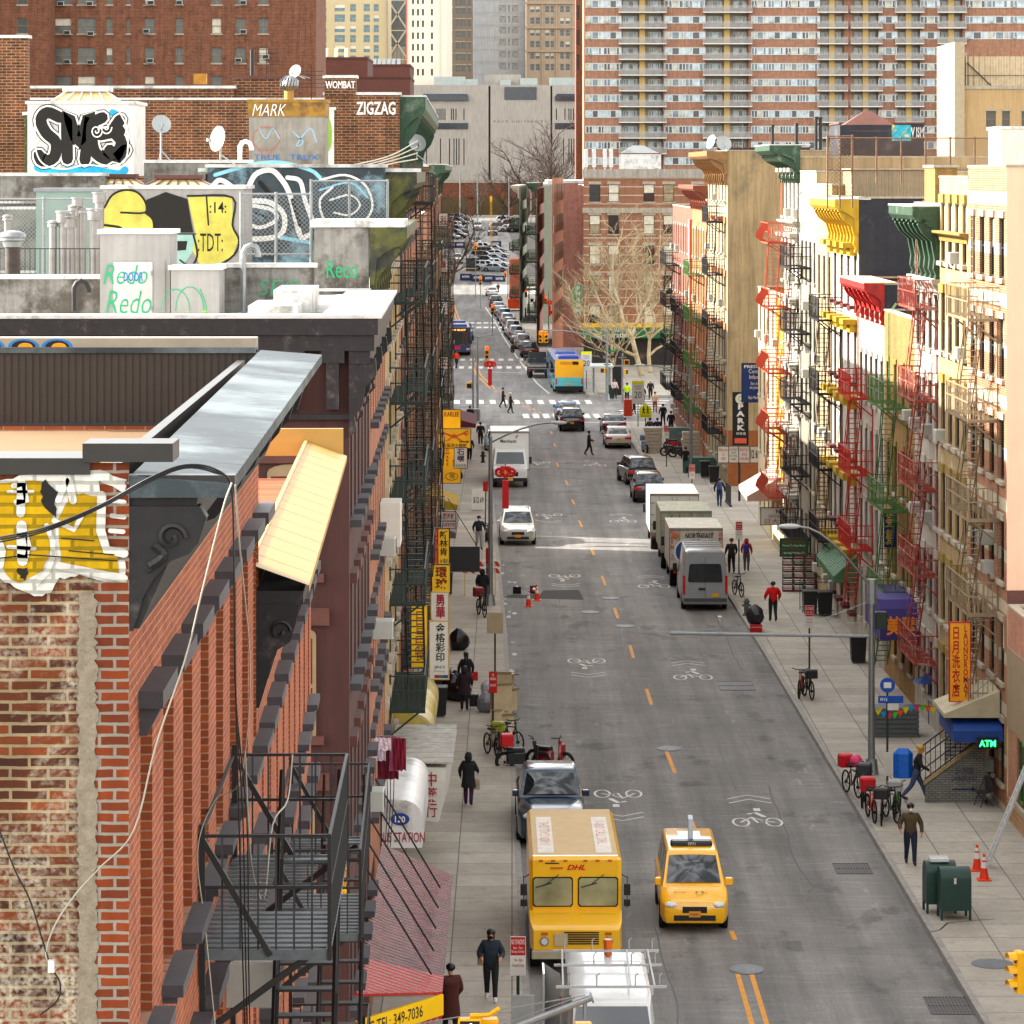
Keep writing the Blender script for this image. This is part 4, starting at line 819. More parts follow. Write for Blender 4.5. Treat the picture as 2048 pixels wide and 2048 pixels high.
# fire escapes on A and B
def near_fe(par, x0, x1, zs, pr):
    f = fire_escape(par, x0, x1, zs, IRON, pr, stair=1, sd=-1, step=.105, up=False, drop=True, pat=pm('worn iron slats', '#5a6062', .5, .3, 6))
    m = MB(); z = zs[-1]
    for xx in (x0, x1): m.tube((xx, -.02, z+.95), (xx, -pr*.55, z-.05), .035)
    m.box(x0-.03, -.06, z-.3, x0+.05, -.01, z+1.05); m.box(x1-.05, -.06, z-.3, x1+.03, -.01, z+1.05); m.tube((x0,-.02,z+.95),(x1,-.02,z+.95),.02); m.build('hanger', IRON, f)
near_fe(A, 6.0, 9.9, [3.0, 6.4, 9.75, 13.1], 1.1); near_fe(r, 2.6, 8.2, [4.6, 7.75, 10.9], 1.05)
# C: brown corner-like block with arcaded cornice
C = bldg('brown painted tenement with a black arcaded cornice and snowy white roof', 'L', 63, 75.8, 16.75, purp, purp, 6, [13.0, 9.9, 6.8, 3.7], .9, 1.9, name='brown_tenement', fr_=TF, lint=BRST, sill=GRST, dep=24, sp=.22, gf=None, roof=SNOW, par=.4)
W = C['W']
m = MB(); m.box(-.35, -.55, 16.55, W+.1, 0, 16.85); m.box(-.22, -.4, 16.0, W+.05, 0, 16.25); m.box(-.28, -.48, 16.25, W+.08, 0, 16.55); m.box(-.35, 0, 16.55, .0, 24, 16.85); m.box(-.28, 0, 16.25, 0, 24, 16.55); m.box(-.1, -.1, 14.95, 0, 24, 15.05)
m.build('cornice', dkr, C)
kb = None
for i in range(24):
    y = .3+1.0*i*.75
    if kb is None:
        q = MB(); q.box(-.26, -.12, 15.15, 0, .12, 16.1); q.box(-.28, -.22, 16.02, 0, .22, 16.25)
        for t in range(6):
            a0 = pi*t/6; a1 = pi*(t+1)/6
        kb = q.build('corbel', dkr, C, loc=(0, y, 0))
    else: inst(kb, C, (0, y, 0))
m = MB(); m.box(-.36, -.62, 16.86, W+.1, .5, 16.93); m.box(-.36, .5, 16.86, .2, 24, 16.93); m.build('white_coping', SNOW, C)
m = MB(); m.q((.2,.5,16.3),(W,.5,16.85),(W,3.5,16.6),(.2,3.5,16.2)); m.box(W*.35, 1.2, 16.4, W*.6, 2.2, 16.9); m.box(W*.5, 1.0, 16.4, W*.75, 1.8, 17.15); m.build('roof_step', SNOW, C)
kb = MB(); kb.exs([(-.0,16.1),(-.5,16.1),(-.52,15.8),(-.3,15.55),(-.25,15.2),(-.1,15.0),(-.14,14.75),(0,14.6)][::-1], -.16, .12); kb = kb.build('corner_bracket', dkr, C)
for i in (1, 2, 3): inst(kb, C, (i*W/3.1, 0, 0))
for z in (12.1+1.7, 9.05+1.7, 5.95+1.7):     # windows in the end wall, set as projecting frames with panes
    f = MB(); f.box(-.03, 0, 0, 0, .07, 1.9); f.box(-.03, .85, 0, 0, .92, 1.9); f.box(-.03, .07, .9, 0, .85, .97); f.box(-.03,.07,1.83,0,.85,1.9); f.q(*[(-.03, .46+.46*cos(t*pi/8), 1.9+.16*sin(t*pi/8)) for t in range(9)]); f = f.build('window', TF, C, loc=(0, .62, z-1.75))
    MB().q((-.012,.07,0),(-.012,.85,0),(-.012,.85,.9),(-.012,.07,.9)).q((-.012,.07,.97),(-.012,.85,.97),(-.012,.85,1.83),(-.012,.07,1.83)).build('pane', [glass('brown glass', '#4a3220', .2)], f)
    MB().box(-.09, -.15, -.16, 0, 1.07, 0).build('sill', BRST, f); MB().box(-.08, -.25, 2.08, 0, 1.12, 2.4).build('lintel', BRST, f)
# D1..D4
D1 = bldg('orange brick tenement with an olive green cornice end and clothes hung out', 'L', 75.8, 89.7, 16.9, obr, wnw, 7, [13.9, 10.9, 7.9, 4.9], .8, 1.8, sill=GRST, lint=GRST, sp=.2, dep=20, par=.5)
MB().box(0, .02, 16.9, .35, 1.25, 18.35).build('chimney', wnw, D1); MB().box(-.06, -.8, 18.35, 3.5, 1.35, 18.5).build('white_coping', SNOW, D1)
cornice(D1, D1['W'], 18.35, 1.3, .85, olive, 8)
D2 = bldg('cream fronted tenement with dark green fire escape and scrawled black side wall', 'L', 89.7, 107, 18.6, pm('cream front', '#9d8560', .8, .3, 3), pm('grey scrawled stucco', '#77746d', .9, .25, 2, stain='#4d4a46', stc=.55), 8, [14.9, 12.0, 9.1, 6.2, 3.3], .8, 1.8, sill=STONE, lint=STONE, dep=20, sp=.15)
MB().box(-.02, .02, 18.6, .3, 4.8, 19.55).build('side_parapet', bsp, D2); cornice(D2, D2['W'], 19.6, 1.5, .85, olive, 9); MB().box(-.1, -.85, 19.6, 8, 5, 19.7).build('white_coping', SNOW, D2)
fire_escape(D2, 4.3, 11.5, [4.5, 7.5, 10.4, 13.15, 15.96], DKGREEN, 1.0, stair=1, sd=1)
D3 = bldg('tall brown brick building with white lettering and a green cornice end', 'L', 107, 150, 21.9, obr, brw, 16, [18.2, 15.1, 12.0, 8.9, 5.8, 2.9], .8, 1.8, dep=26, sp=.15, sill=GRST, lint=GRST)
cornice(D3, D3['W'], 22.0, 1.9, .85, grnp, 14, top=SNOW)
for a, zs in ((3, [3.4, 6.4, 9.5, 12.6, 15.6, 18.6]), (14, [3.2, 6.2, 9.3, 12.4, 15.4, 18.4]), (26, [3.2, 6.2, 9.3, 12.4, 15.4]), (36, [3.4, 6.4, 9.5, 12.6, 15.6])): fire_escape(D3, a, a+5.5, zs, (DKGREEN, IRON, rust, IRON)[a % 4], 1.05, stair=1, sd=1)
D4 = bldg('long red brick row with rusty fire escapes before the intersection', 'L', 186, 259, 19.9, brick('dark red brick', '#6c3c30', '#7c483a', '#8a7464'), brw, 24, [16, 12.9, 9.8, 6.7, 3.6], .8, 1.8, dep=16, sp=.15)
cornice(D4, D4['W'], 20.0, 1.4, .9, grnp, 16, top=SNOW)
for a, mt in ((2, DKGREEN), (15, rust), (28, IRON), (42, rust), (56, IRON)): fire_escape(D4, a, a+5.5, [3.2, 6.2, 9.3, 12.4, 15.5], mt, 1.1, stair=1, sd=1)
D5 = bldg('low plastered building left in the gap of the left row', 'L', 150, 176, 17.5, obr, obr, 9, [14, 11, 8, 5], .8, 1.8, dep=16); fire_escape(D5, 4, 9.5, [3.2, 6.2, 9.3, 12.4], IRON, 1.05, stair=1)
D5['label'] = 'red brick tenement with iron fire escape just before the gap in the left row'
bldg('one-storey garage in the gap of the left row', 'L', 176, 186, 3.3, obr, obr, 2, [1], .8, 1.5, dep=14)  # unseen filler, kept low so its shadow trims the sun strip
for y0, y1 in ((264, 548), (592, 730)): tag(MB().box(-95, y0, 0, -75, y1, 62).build('shade_block', brw), 'unseen block added beyond the left edge to shade '+('the intersection' if y0 < 300 else 'the hill road'), 'building')  # two blocks added out of view to shade the road, sun passing between
# row past the intersection
p = (kl(350)-5.2, 350, 0); r = T('far_row', 'distant brown row on the left past the intersection', 'building', p, R(91.6)); hl = [(3+3*i-.5, 3+3*i+.5, 3.5+3.1*k, 5.3+3.1*k) for i in range(20) for k in range(4)]
m = MB(); wall_holes(m, 64, 0, 16, hl, .2); m.build('front_wall', purp, r); MB().box(0, .22, 0, 64, 14, 15.9).build('side_wall', brw, r)
for h_ in hl: window(r, (h_[0]+h_[1])/2, h_[2], 1, 1.8, DF, None, STONE, None, .18)

# ---------------- roof things on the left ----------------
def gstroke(par, shapes, mat, y=-.01, nm='graffiti'):
    """brush strokes; each (points, width) in local x,z of the wall"""
    m = MB()
    for i, (pts, w) in enumerate(shapes):
        if 2 < len(pts) < 24:
            Pn = [V(p) for p in pts]; Pn = [Pn[0]*2-Pn[1]]+Pn+[Pn[-1]*2-Pn[-2]]; pts = []
            for a, b, c, d in zip(Pn, Pn[1:], Pn[2:], Pn[3:]):
                for u in (0, .25, .5, .75): pts.append(.5*((2*b)+(c-a)*u+(2*a-5*b+4*c-d)*u*u+(3*b-a-3*c+d)*u**3))
            pts.append(Pn[-2])
        m.strip(pts, w, y-.0006*i)
    return m.build(nm, mat, par)
def px2(r, D, pts): o = r.location; s = D/FPX; return [((a-1024)*s-o.x, CH-(b-YH)*s-o.z) for a, b in pts]
wst = pm('white stucco', '#96938f', .85, .1, 1.5, stain='#7d7b78', stc=.62, streak=.15); grs = pm('green spray', '#2d9a6a', .8); blue_ = pm('blue marker', '#1f6aa8', .8)
def roofslab(*a, **k): return slab(*a, **k)
b1 = roofslab('stair_bulkhead', 'white stair bulkhead with a flush door and green script tags', 'bulkhead', 200, 468, 340, 640, 72, 1.6, wst)
MB().box(b1['w']-.12, -.025, 0, b1['w']-.105, 0, 1.3).build('pipe', wst, b1)
d = MB(); x0, x1 = .29, 1.13; d.box(x0, -.02, 0, x1, -.003, 1.25); d.build('door', pm('door white', '#b3b1af', .7, .08), b1)
m = MB(); [m.box(x1-.03, -.04, z, x1, -.018, z+.1) for z in (.2, .95)]; m.build('hinge', STEEL, b1)
text('DOOR', .42, .2, blue_, b1, .72, .93, -.03, bold=.01); text('Redo', .95, .42, grs, b1, .55, .98, -.028, bold=-.01, shear=.3); text('Redo', .98, .5, grs, b1, .62, .38, -.028, bold=-.01, shear=.3)
b2 = roofslab('roof_box', 'low white roof box with green loops right of the stair bulkhead', 'roof box', 342, 540, 438, 640, 71, 1.4, wst)
gstroke(b2, [([(.1+.3*cos(t*pi/10), .2+.45*sin(t*pi/10)) for t in range(11)], .02), ([(.4+.3*cos(t*pi/10), .2+.5*sin(t*pi/10)) for t in range(11)], .02), ([(.62, .65),(.75,.3),(.72,.05)], .02)], grs); text('How To', .6, .16, pm('lime spray', '#9dbd3c'), b2, .55, .12, -.02)
b3 = roofslab('roof_wall', 'mottled low plaster parapet on the left below the metal flues', 'wall', -40, 558, 200, 640, 73.5, .3, wnw); b4 = roofslab('roof_wall', 'mottled plaster parapet with green tag right of the low white box', 'wall', 438, 535, 628, 640, 73, .3, wnw)
text('SEC', .9, .35, pm('grey green spray', '#4f8f6a'), b4, 1.3, .7, -.02, shear=.2)
text('Reco', .7, .4, grs, D1, 0, 0).parent = None
_o = COL.objects['lettering'] if False else [c for c in COL.objects if c.name.startswith('lettering') and c.parent is None][-1]
_o.parent = D1; 
for v in _o.data.vertices: v.co = (-.008, .62-v.co.x, 17.4+v.co.z)
gstroke(D1, [], grs) if False else None
# yellow graffiti box
b5 = roofslab('roof_box', 'wide white roof box painted with pale yellow bubble letters', 'roof box', 205, 378, 486, 560, 84, 3, wst); P5 = lambda *p: px2(b5, 84, p)
py = pm('pale yellow spray', '#b5ad5c', .8, .25, 2); m = MB()
m.q(*[(b[0], -.012, b[1]) for b in P5((208,475),(262,470),(305,480),(308,440),(290,425),(291,405),(275,385),(250,380),(225,390),(209,415))][::1]); m.q(*[(b[0], -.0125, b[1]) for b in P5((385,500),(400,530),(430,532),(465,512),(478,480),(465,452),(465,395),(375,392),(383,430),(392,470))]); m.build('graffiti', py, b5)
m = MB(); m.q(*[(b[0], -.014, b[1]) for b in P5((308,465),(387,465),(382,440),(375,398),(332,384),(292,400),(292,425),(308,445))]); m.q(*[(b[0], -.014, b[1]) for b in P5((340,482),(375,482),(372,500),(350,502))]); m.build('graffiti', bsp, b5)
m = MB(); m.q(*[(b[0], -.013, b[1]) for b in P5((308,468),(392,468),(385,505),(360,540),(345,540),(320,500))]); m.build('graffiti', pm('mint spray', '#8faea3', .8, .2), b5)
gstroke(b5, [(P5((209,415),(225,390),(250,380),(275,385),(291,405),(290,425),(242,425)), .05), (P5((290,425),(306,440),(308,470)), .05), (P5((209,450),(240,455),(245,466),(212,466)), .06), (P5((375,392),(465,395),(465,450),(478,480),(468,510),(430,534),(400,534)), .05), (P5((413,392),(417,450)), .04), (P5((387,470),(394,500),(392,520),(375,545)), .05), (P5((308,468),(392,468)), .03), (P5((360,520),(375,530),(400,536)), .04)], bsp, -.016)
text(':14:', .42, .28, bsp, b5, P5((436,415))[0][0], P5((436,415))[0][1], -.02, bold=.01); text(':TDT:', .62, .45, bsp, b5, P5((421,485))[0][0], P5((421,485))[0][1], -.02)
def skylight(x0, y0, x1, y1, D, label, mat=BRST, gl='#9c8f68', n=6, top=.45):
    a, b = Q(x0, y1, D), Q(x1, y0, D); r = T('skylight', label, 'skylight', a, 0, 'roof skylights'); w, h = b.x-a.x, b.z-a.z; k = w*(1-top)/2; dp = 1.8
    m = MB(); m.loft([[(0,0,0),(w,0,0),(w,dp,0),(0,dp,0)],[(k,dp*.35,h*.75),(w-k,dp*.35,h*.75),(w-k,dp*.65,h*.75),(k,dp*.65,h*.75)]]); m.build('glazing', glass('skylight '+gl, gl, .3), r)
    f = MB(); f.box(-.05, -.05, -.06, w+.05, 0, .04); f.box(k-.12, dp*.3, h*.75, w-k+.12, dp*.7, h)
    for i in range(n+1): t = i/n; f.tube((lerp(0, w, t), -.0, 0), (lerp(k, w-k, t), dp*.35-.01, h*.76), .028)
    f.build('frame', mat, r); return r
skylight(265, 350, 440, 382, 85, 'brown framed skylight right above the yellow lettered box'); skylight(150, 348, 300, 380, 92, 'brown framed skylight half hidden behind the yellow lettered box')
# dark scrawled wall of D2 with big bubble letters
b6 = roofslab('roof_wall', 'dark wall with large white outlined bubble graffiti behind the wire fence', 'wall', 415, 335, 770, 560, 89.3, .3, pm('dark mural wall', '#3c4448', .85, .45, 1.6, stain='#7fa0ab', stc=.56), SNOW); P6 = lambda *p: px2(b6, 89.3, p)
gstroke(b6, [(P6((425,372),(440,360),(462,372),(470,388)), .13), (P6((470,470),(500,478),(560,470),(568,430),(540,405),(500,400),(495,385),(510,350),(540,340),(560,355),(580,390),(600,470),(618,470)), .14), (P6((500,410),(545,420),(552,440),(520,455),(490,445)), .1), (P6((575,355),(600,362),(610,400),(625,440),(640,470)), .12), (P6((640,360),(690,350),(730,370),(745,410),(730,440),(690,455),(650,440),(640,400),(665,375)), .06), (P6((660,400),(700,390),(720,410),(700,430),(668,425)), .05), (P6((455,385),(480,470)), .07)], wsp, -.012)
gstroke(b6, [(P6((470,395),(485,440)), .16), (P6((520,365),(545,395)), .12), (P6((585,400),(600,450)), .1), (P6((510,425),(535,435)), .06)], bsp, -.03); gstroke(b6, [(P6((430,350),(500,330),(560,325),(620,340),(640,355)), .1), (P6((640,380),(700,365),(735,395)), .05), (P6((560,475),(620,485)), .1)], pm('aqua spray', '#8fc0cf'), -.008)
# SMOG-like box
b7 = roofslab('roof_box', 'tall white roof box covered in black bubble graffiti with blue drips', 'roof box', 55, 208, 268, 352, 97, 3, SNOW, None); P7 = lambda *p: px2(b7, 97, p)
SH = [(P7((120,235),(95,225),(82,240),(92,265),(112,285),(108,315),(85,322),(78,310)), 0), (P7((135,318),(135,230),(158,285),(180,228),(170,320)), 0), (P7((205,235),(185,250),(188,300),(212,318),(220,300)), 0), (P7((240,240),(228,262),(243,285),(230,318),(250,300)), 0), (P7((200,270),(240,262)), 0)]
gstroke(b7, [(P7((75,335),(110,345),(170,338),(235,348),(250,340)), .22), (P7((225,225),(250,240)), .2)], pm('cyan spray', '#3596b8', .8, .3), -.008)
gstroke(b7, [(p, .5) for p, _ in SH], bsp, -.012); gstroke(b7, [(p, .44) for p, _ in SH], wsp, -.018); gstroke(b7, [(p, .33) for p, _ in SH], bsp, -.026)
for cx, cy in ((193, 262), (212, 255)): gstroke(b7, [(P7(*[(cx+(12-t*.7)*cos(t/1.6), cy+(14-t*.8)*sin(t/1.6)) for t in range(16)]), .035)], wsp, -.034)
gstroke(b7, [(P7((70,240),(72,300),(90,330),(130,338),(170,330),(220,332),(252,318),(255,260),(240,225)), .04)], wsp, -.036)
roofslab('roof_wall', 'narrow green and black painted strip left of the bubble graffiti box', 'wall', 49, 230, 66, 352, 99, 2, pm('green black mural', '#39401f', .8, .5, 5, stain='#a9bd5a', stc=.6), None)
skylight(88, 172, 248, 212, 98, 'white framed glass lantern on top of the bubble graffiti box', SNOW, '#b59a66', 5, .5)
# brick parapets
brr = roofslab('brick_parapet', 'long brown brick parapet wall behind the satellite dishes', 'wall', 45, 177, 468, 380, 108, .4, brw, SNOW); brr2 = roofslab('brick_parapet', 'raised brown brick parapet step behind the turbine vent', 'wall', 468, 157, 566, 380, 108.3, .4, brw, BRST)
roofslab('brick_parapet', 'tall plain brown brick wall at the left edge of the photo', 'wall', -40, 76, 55, 380, 101, .5, brw, SNOW)
for x0, w_ in ((275, 46), (396, 34)):
    D = 107.9; c = Q(x0, 350, D); ww_ = w_*D/FPX; f = MB(); f.box(0, 0, 0, ww_, .06, .6); f.q(*[(ww_/2+ww_/2*cos(t*pi/8), 0, .6+.4*sin(t*pi/8)) for t in range(9)]); f = f.build('arched_window', bsp, loc=c); tag(f, ('pale blinded arched window low in the brick parapet','dark arched window behind the right dish')[x0 > 300], 'window'); MB().box(.08, -.03, 0, ww_-.08, -.003, .62).build('pane', glass('pale dusty glass', '#8c8878', .5), f)
b8 = roofslab('chimney_block', 'square concrete chimney block with rusty top and faint tags', 'chimney', 498, 205, 650, 345, 99, 1.8, pm('pale concrete', '#8a857c', .9, .2, 2.2, stain='#6b6258', stc=.58, streak=.2), pm('rust flashing', '#8a6a30', .7, .4, 3))
MB().box(-.03, -.03, b8['h']-.42, b8['w']+.03, 1.8, b8['h']-.002).build('rust_band', pm('rusty band', '#8a6a2c', .7, .35, 3, stain='#5a3a20', stc=.56), b8)
text('MARK', 1.0, .35, wsp, b8, .6, b8['h']-.22, -.05, shear=.3, bold=-.01); text('TRUE   TRUX', 1.9, .16, blue_, b8, 1.1, .45, -.01); gstroke(b8, [([(.5+.4*cos(t/3.), 1.0+.35*sin(t/3.)) for t in range(20)], .03), ([(.2,.8),(.5,.5),(.9,.9)], .03)], pm('faded red spray', '#9a6a60'), -.01); gstroke(b8, [([(1.3,1.2),(1.6,.9),(1.4,.8),(1.8,1.3),(2.0,.9)], .05), ([(.3,1.3),(.5,1.0),(.7,1.3),(.9,1.0)], .04)], pm('pale blue spray', '#8aa0ad'), -.01)
z_ = roofslab('brick_parapet', 'brick wall topped by white lettering beside the green cornice', 'wall', 650, 190, 799, 340, 106.6, .35, brw, SNOW)
text('ZIGZAG', 1.25, .42, wsp, z_, 1.62, z_['h']-.42, -.01, bold=.02); text('WOMBAT', 0.95, .24, wsp, roofslab('chimney_block', 'small brick chimney lettered in white capitals', 'chimney', 649, 156, 711, 192, 106.5, .8, brw, SNOW), .5, .36, -.01, bold=.02)
w9 = roofslab('roof_wall', 'tall white panel with green sticker face shape beside the concrete chimney', 'wall', 650, 220, 668, 332, 106, .1, SNOW, None); q = MB(); q.q(*[(.02+.2*cos(t*pi/10-pi/2), -.01, 1.0+.62*sin(t*pi/10-pi/2)) for t in range(11)]); q.build('graffiti', pm('lime panel', '#7f9a3c'), w9)
# fences, flues
chain('wire fence with straight posts in front of the bubble graffiti', 482, 388, 622, 512, 80, 3); chain('wire fence along the snowy roof edge right of the rusty post', 622, 362, 775, 450, 88, 3); chain('faint wire fence on the far left behind the flues', -30, 398, 205, 555, 86, 3)
MB(); gw = roofslab('roof_wall', 'pale green metal enclosure behind the cluster of flues', 'wall', 72, 383, 206, 560, 88, 2, pm('pale green metal', '#7d8f86', .6, .1, 1), STEEL)
roofslab('roof_wall', 'grey stucco roof wall above the wire fence at far left', 'wall', -40, 352, 210, 400, 92, .4, wnw, SNOW); roofslab('roof_wall', 'grey parapet ledge below the satellite dishes', 'wall', 288, 326, 500, 400, 93, .4, wnw, SNOW)
pp = rnd.Random(1) if False else random.Random(1)
for x, y, yt, D, r_, cap, lab in ((106,556,452,79,.09,'hood','leftmost slim flue with a hood cap'),(128,556,445,79,.12,'tee','white flue pair, left one'),(140,556,455,79,.12,'tee','white flue pair, right one'),(146,556,420,80,.08,'hood','tall slim flue behind the white pair'),(155,556,412,80,.09,'tee','tallest grey flue in the middle'),(165,556,425,80,.09,'hood','grey flue right of the tallest'),(190,556,440,79,.12,'tee','fat grey flue beside the green metal wall'),(199,556,405,82,.11,'tee','white capped flue at the edge of the yellow box'),(15,470,440,80,.08,'hood','small flue at the far left')):
    vent(x, y, D, (y-yt)*D/FPX, r_, lab, pm('dull flue', '#8e8a86', .4, .2, 3, metal=.4), cap, 'metal flues on the left roof')
p = Q(25, 560, 76); m = MB(); m.cyl(0,0,0,.75,.17,14); o = m.build('mushroom_vent', pm('rusty drum', '#3d342e', .7, .5, 4, stain='#7a3f22', stc=.6), loc=p, smooth=40); q = MB(); q.cyl(0,0,.75,.88,.2,14,.24); q.ell((0,0,1.0),.32,.32,.13,16,6); q.cyl(0,0,.9,.95,.3,14); q.build('cap', STEEL, o, smooth=60); tag(o, 'squat mushroom vent with a domed cap at the far left', 'vent')
vent(148, 622, 72.5, .45, .05, 'black gooseneck pipe in front of the mottled parapet', IRON, 'goose'); vent(487, 625, 72.5, 1.25, .06, 'tall white pipe with dark curved top in the middle of the roof', STEEL, 'goose'); vent(480, 322, 94, .35, .06, 'white curved pipe beside the right satellite dish', SNOW, 'goose')
m = MB(); a = Q(0, 560, 77)
for i in range(22): m.tube((i*.115, 0, 0), (i*.115, 0, .72), .01, 4)
m.tube((0,0,.72),(2.4,0,.72),.014,4); m.tube((0,0,.1),(2.4,0,.1),.014,4); tag(m.build('iron_railing', IRON, loc=a), 'black iron railing in front of the flues', 'railing')
dish(322, 322, 93, .27, 'round grey dish on a pole in front of the brick parapet', 15, 20, 1.0); dish(441, 322, 92.5, .36, 'large oval dish leaning to the left on the ledge', -50, 10, .6, ); dish(592, 150, 107, .22, 'small white dish on top of the brick parapet step', -30, 20, .1, SNOW); dish(833, 318, 110, .3, 'pale dish beside the green cornice', 20, 20, .5)
p = Q(578, 205, 100); m = MB(); m.cyl(0,0,0,.35,.14,10); o = m.build('turbine_vent', pm('tan duct', '#9a7a3c', .6), loc=p); q = MB()
for i in range(18):
    a0 = 2*pi*i/18; q.path([(.1*cos(a0),.1*sin(a0),.35),(.27*cos(a0+.2),.27*sin(a0+.2),.5),(.27*cos(a0+.35),.27*sin(a0+.35),.65),(.1*cos(a0+.4),.1*sin(a0+.4),.78)], .03, 3)
q.ell((0,0,.56),.2,.2,.2,12,6); q.build('turbine', STEEL, o); tag(o, 'turbine vent with curved fins on the concrete chimney', 'vent')
for px_, py_, D, lab in ((623, 205, 100, 'aerial with many rungs beside the turbine vent'), (533, 157, 108, 'thin aerial on the brick parapet step')):
    m = MB(); m.tube((0,0,0),(0,0,1.1),.015,4); [m.tube((-.45+.02*k,0,.45+.12*k),(.45-.02*k,0,.45+.12*k),.008,3) for k in range(5)]; tag(m.build('aerial', IRON, loc=Q(px_, py_, D)), lab, 'aerial')
tag(MB().cyl(0,0,0,.9,.07,8).build('chimney_pipe', BLK, loc=Q(504, 155, 109)), 'black stub pipe above the brick parapet step', 'pipe'); tag(MB().box(0,0,0,.42,.3,.34).build('roof_box', pm('rust box', '#9a7030', .7, .3, 4), loc=Q(387, 168, 109)), 'small rusty box on the long brick parapet', 'box')
# ---------------- far background ----------------
def tower(label, x0, x1, y0, D, wall, cols, rows, wh, name='tower', dep=20, base=None, wm=None, kinds=(0,), rz=0, roof=None, pane=None, ybase=None, fm=WF, lint=None, sill=None):
    """cols: (left px, right px); rows: top px of each window row; wh: window height px"""
    s = D/FPX; X0, X1 = (x0-1024)*s, (x1-1024)*s; zt = zat(y0, D); zb = gz(D) if ybase is None else zat(ybase, D)
    r = T(name, label, 'building', (X0, D, zb)); H = zt-zb; W = X1-X0; m = MB()
    hol = [((a-x0)*s, (b-x0)*s, zat(y+wh, D)-zb, zat(y, D)-zb) for (a, b) in cols for y in rows if zat(y+wh, D)-zb > 0]
    wall_holes(m, W, 0, H, hol, .3); m.build('front_wall', wall, r)
    q = MB(); q.q((W,0,0),(W,dep,0),(W,dep,H),(W,0,H)); q.q((0,dep,0),(0,0,0),(0,0,H),(0,dep,H)); q.q((W,dep,0),(0,dep,0),(0,dep,H),(W,dep,H)); q.build('side_wall', roof or wall, r)
    MB().box(-.1, -.1, H, W+.1, dep+.1, H+.3).build('roof', roof or STONE, r)
    if len(hol) <= 100:
        for i, h in enumerate(hol): window(r, (h[0]+h[1])/2, h[2], h[1]-h[0], h[3]-h[2], fm, pane, sill, lint, .26, kinds[(i*7+i//3) % len(kinds)])
    else:
        for i, h in enumerate(hol[:100]): window(r, (h[0]+h[1])/2, h[2], h[1]-h[0], h[3]-h[2], fm, pane, sill, lint, .26, kinds[(i*7+i//3) % len(kinds)])
        g = MB()
        for h in hol[100:]: g.q((h[0],.26,h[2]),(h[1],.26,h[2]),(h[1],.26,h[3]),(h[0],.26,h[3])); g.box(h[0], .2, (h[2]+h[3])/2-.05, h[1], .25, (h[2]+h[3])/2+.05)
        st(g.build('window_rows', pane or WG, r), 'stuff')
    r['s'] = s; return r
slabb = brick('housing brick', '#6a4232', '#7c513e', '#8a7462', .35, .14, .012, .3, streak=.25)
rows = [-22, 36, 95, 152]
r = tower('long red brown brick housing slab with many small windows behind the left roofs', 99, 632, -60, 320, slabb, [(107,143),(155,191),(212,225),(253,260),(289,309),(351,366),(423,443),(471,491),(517,536)], rows, 31, 'housing_slab', 16, fm=TF, kinds=(0,1,2,3,0,2), pane=glass('dusty glass', '#4a4a44', .3), sill=STONE)
for (x, y) in ((371,55),(383,58),(372,114),(0,0)):
    pass
hs = r
k = None
for x, y in ((135,60),(182,62),(293,57),(135,118),(182,119),(301,116),(487,58),(477,115),(532,108),(122,2),(180,2),(302,0),(359,0),(487,0)):
    m = (x-99)*320/FPX, -.35, zat(y+10, 320)-r.location.z
    if k is None: q = MB().rbox(-.32, -.1, 0, .32, .5, .42, .03); k = q.build('air_conditioner', pm('ac beige', '#a8a79f'), r, loc=m); MB().box(-.26, -.11, .05, .26, -.101, .36).build('grille', BLK, k)
    else: c = inst(k, r, m); [inst(g, c) for g in k.children]
tower('nearer left wing of the brick housing slab at the photo edge', -60, 99, -60, 316, slabb, [(34,54)], rows, 31, 'housing_slab', 20, fm=TF, kinds=(0,), sill=STONE)
tower('right end of the brick housing slab with small windows', 560, 637, -60, 352, slabb, [(572,588),(612,626)], [-20,22,64,105,146], 18, 'housing_slab', 14, fm=TF, kinds=(0,2), sill=STONE)
ct = pm('cream tower concrete', '#b5a888', .85, .06, .2); r = tower('cream apartment tower with blue green windows', 638, 776, -40, 900, ct, [(640,653),(669,690),(700,712),(727,740),(747,758)], [-20,8,29,50,70,90,103+8], 15, dep=25, kinds=(0,1,0), pane=glass('teal glass', '#4c6a70', .1), fm=WF)
MB().box(0,-.5,0,.8,0,r.location.z*0+80).build('pier', STONE, r); MB().box(18,-.5,0,18.3,0,80).build('pier', STONE, r)
r = tower('dark glass tower with pale crossed bracing', 776, 814, -40, 980, glass('dark tower glass', '#2a343a', .15), [], [], 10, dep=20); m = MB(); s = 980/FPX
for y in (30, 88, -30): m.tube((0,-.3,zat(y-30,980)-gz(980)),(5.5,-.3,zat(y+28,980)-gz(980)),.35,4); m.tube((5.5,-.3,zat(y-30,980)-gz(980)),(0,-.3,zat(y+28,980)-gz(980)),.35,4); m.box(0,-.4,zat(y+30,980)-gz(980)-.3,5.5,-.1,zat(y+30,980)-gz(980))
m.build('bracing', STONE, r)
for i in range(14): 
    q = MB().box(-.08,-.35,0,.08,-.1,5) if i == 0 else q
    if i == 0: a0 = q.build('colonnette', STONE, r, loc=(.3, 0, zat(128, 980)-gz(980)))
    else: inst(a0, r, (.3+.39*i, 0, zat(128, 980)-gz(980)))
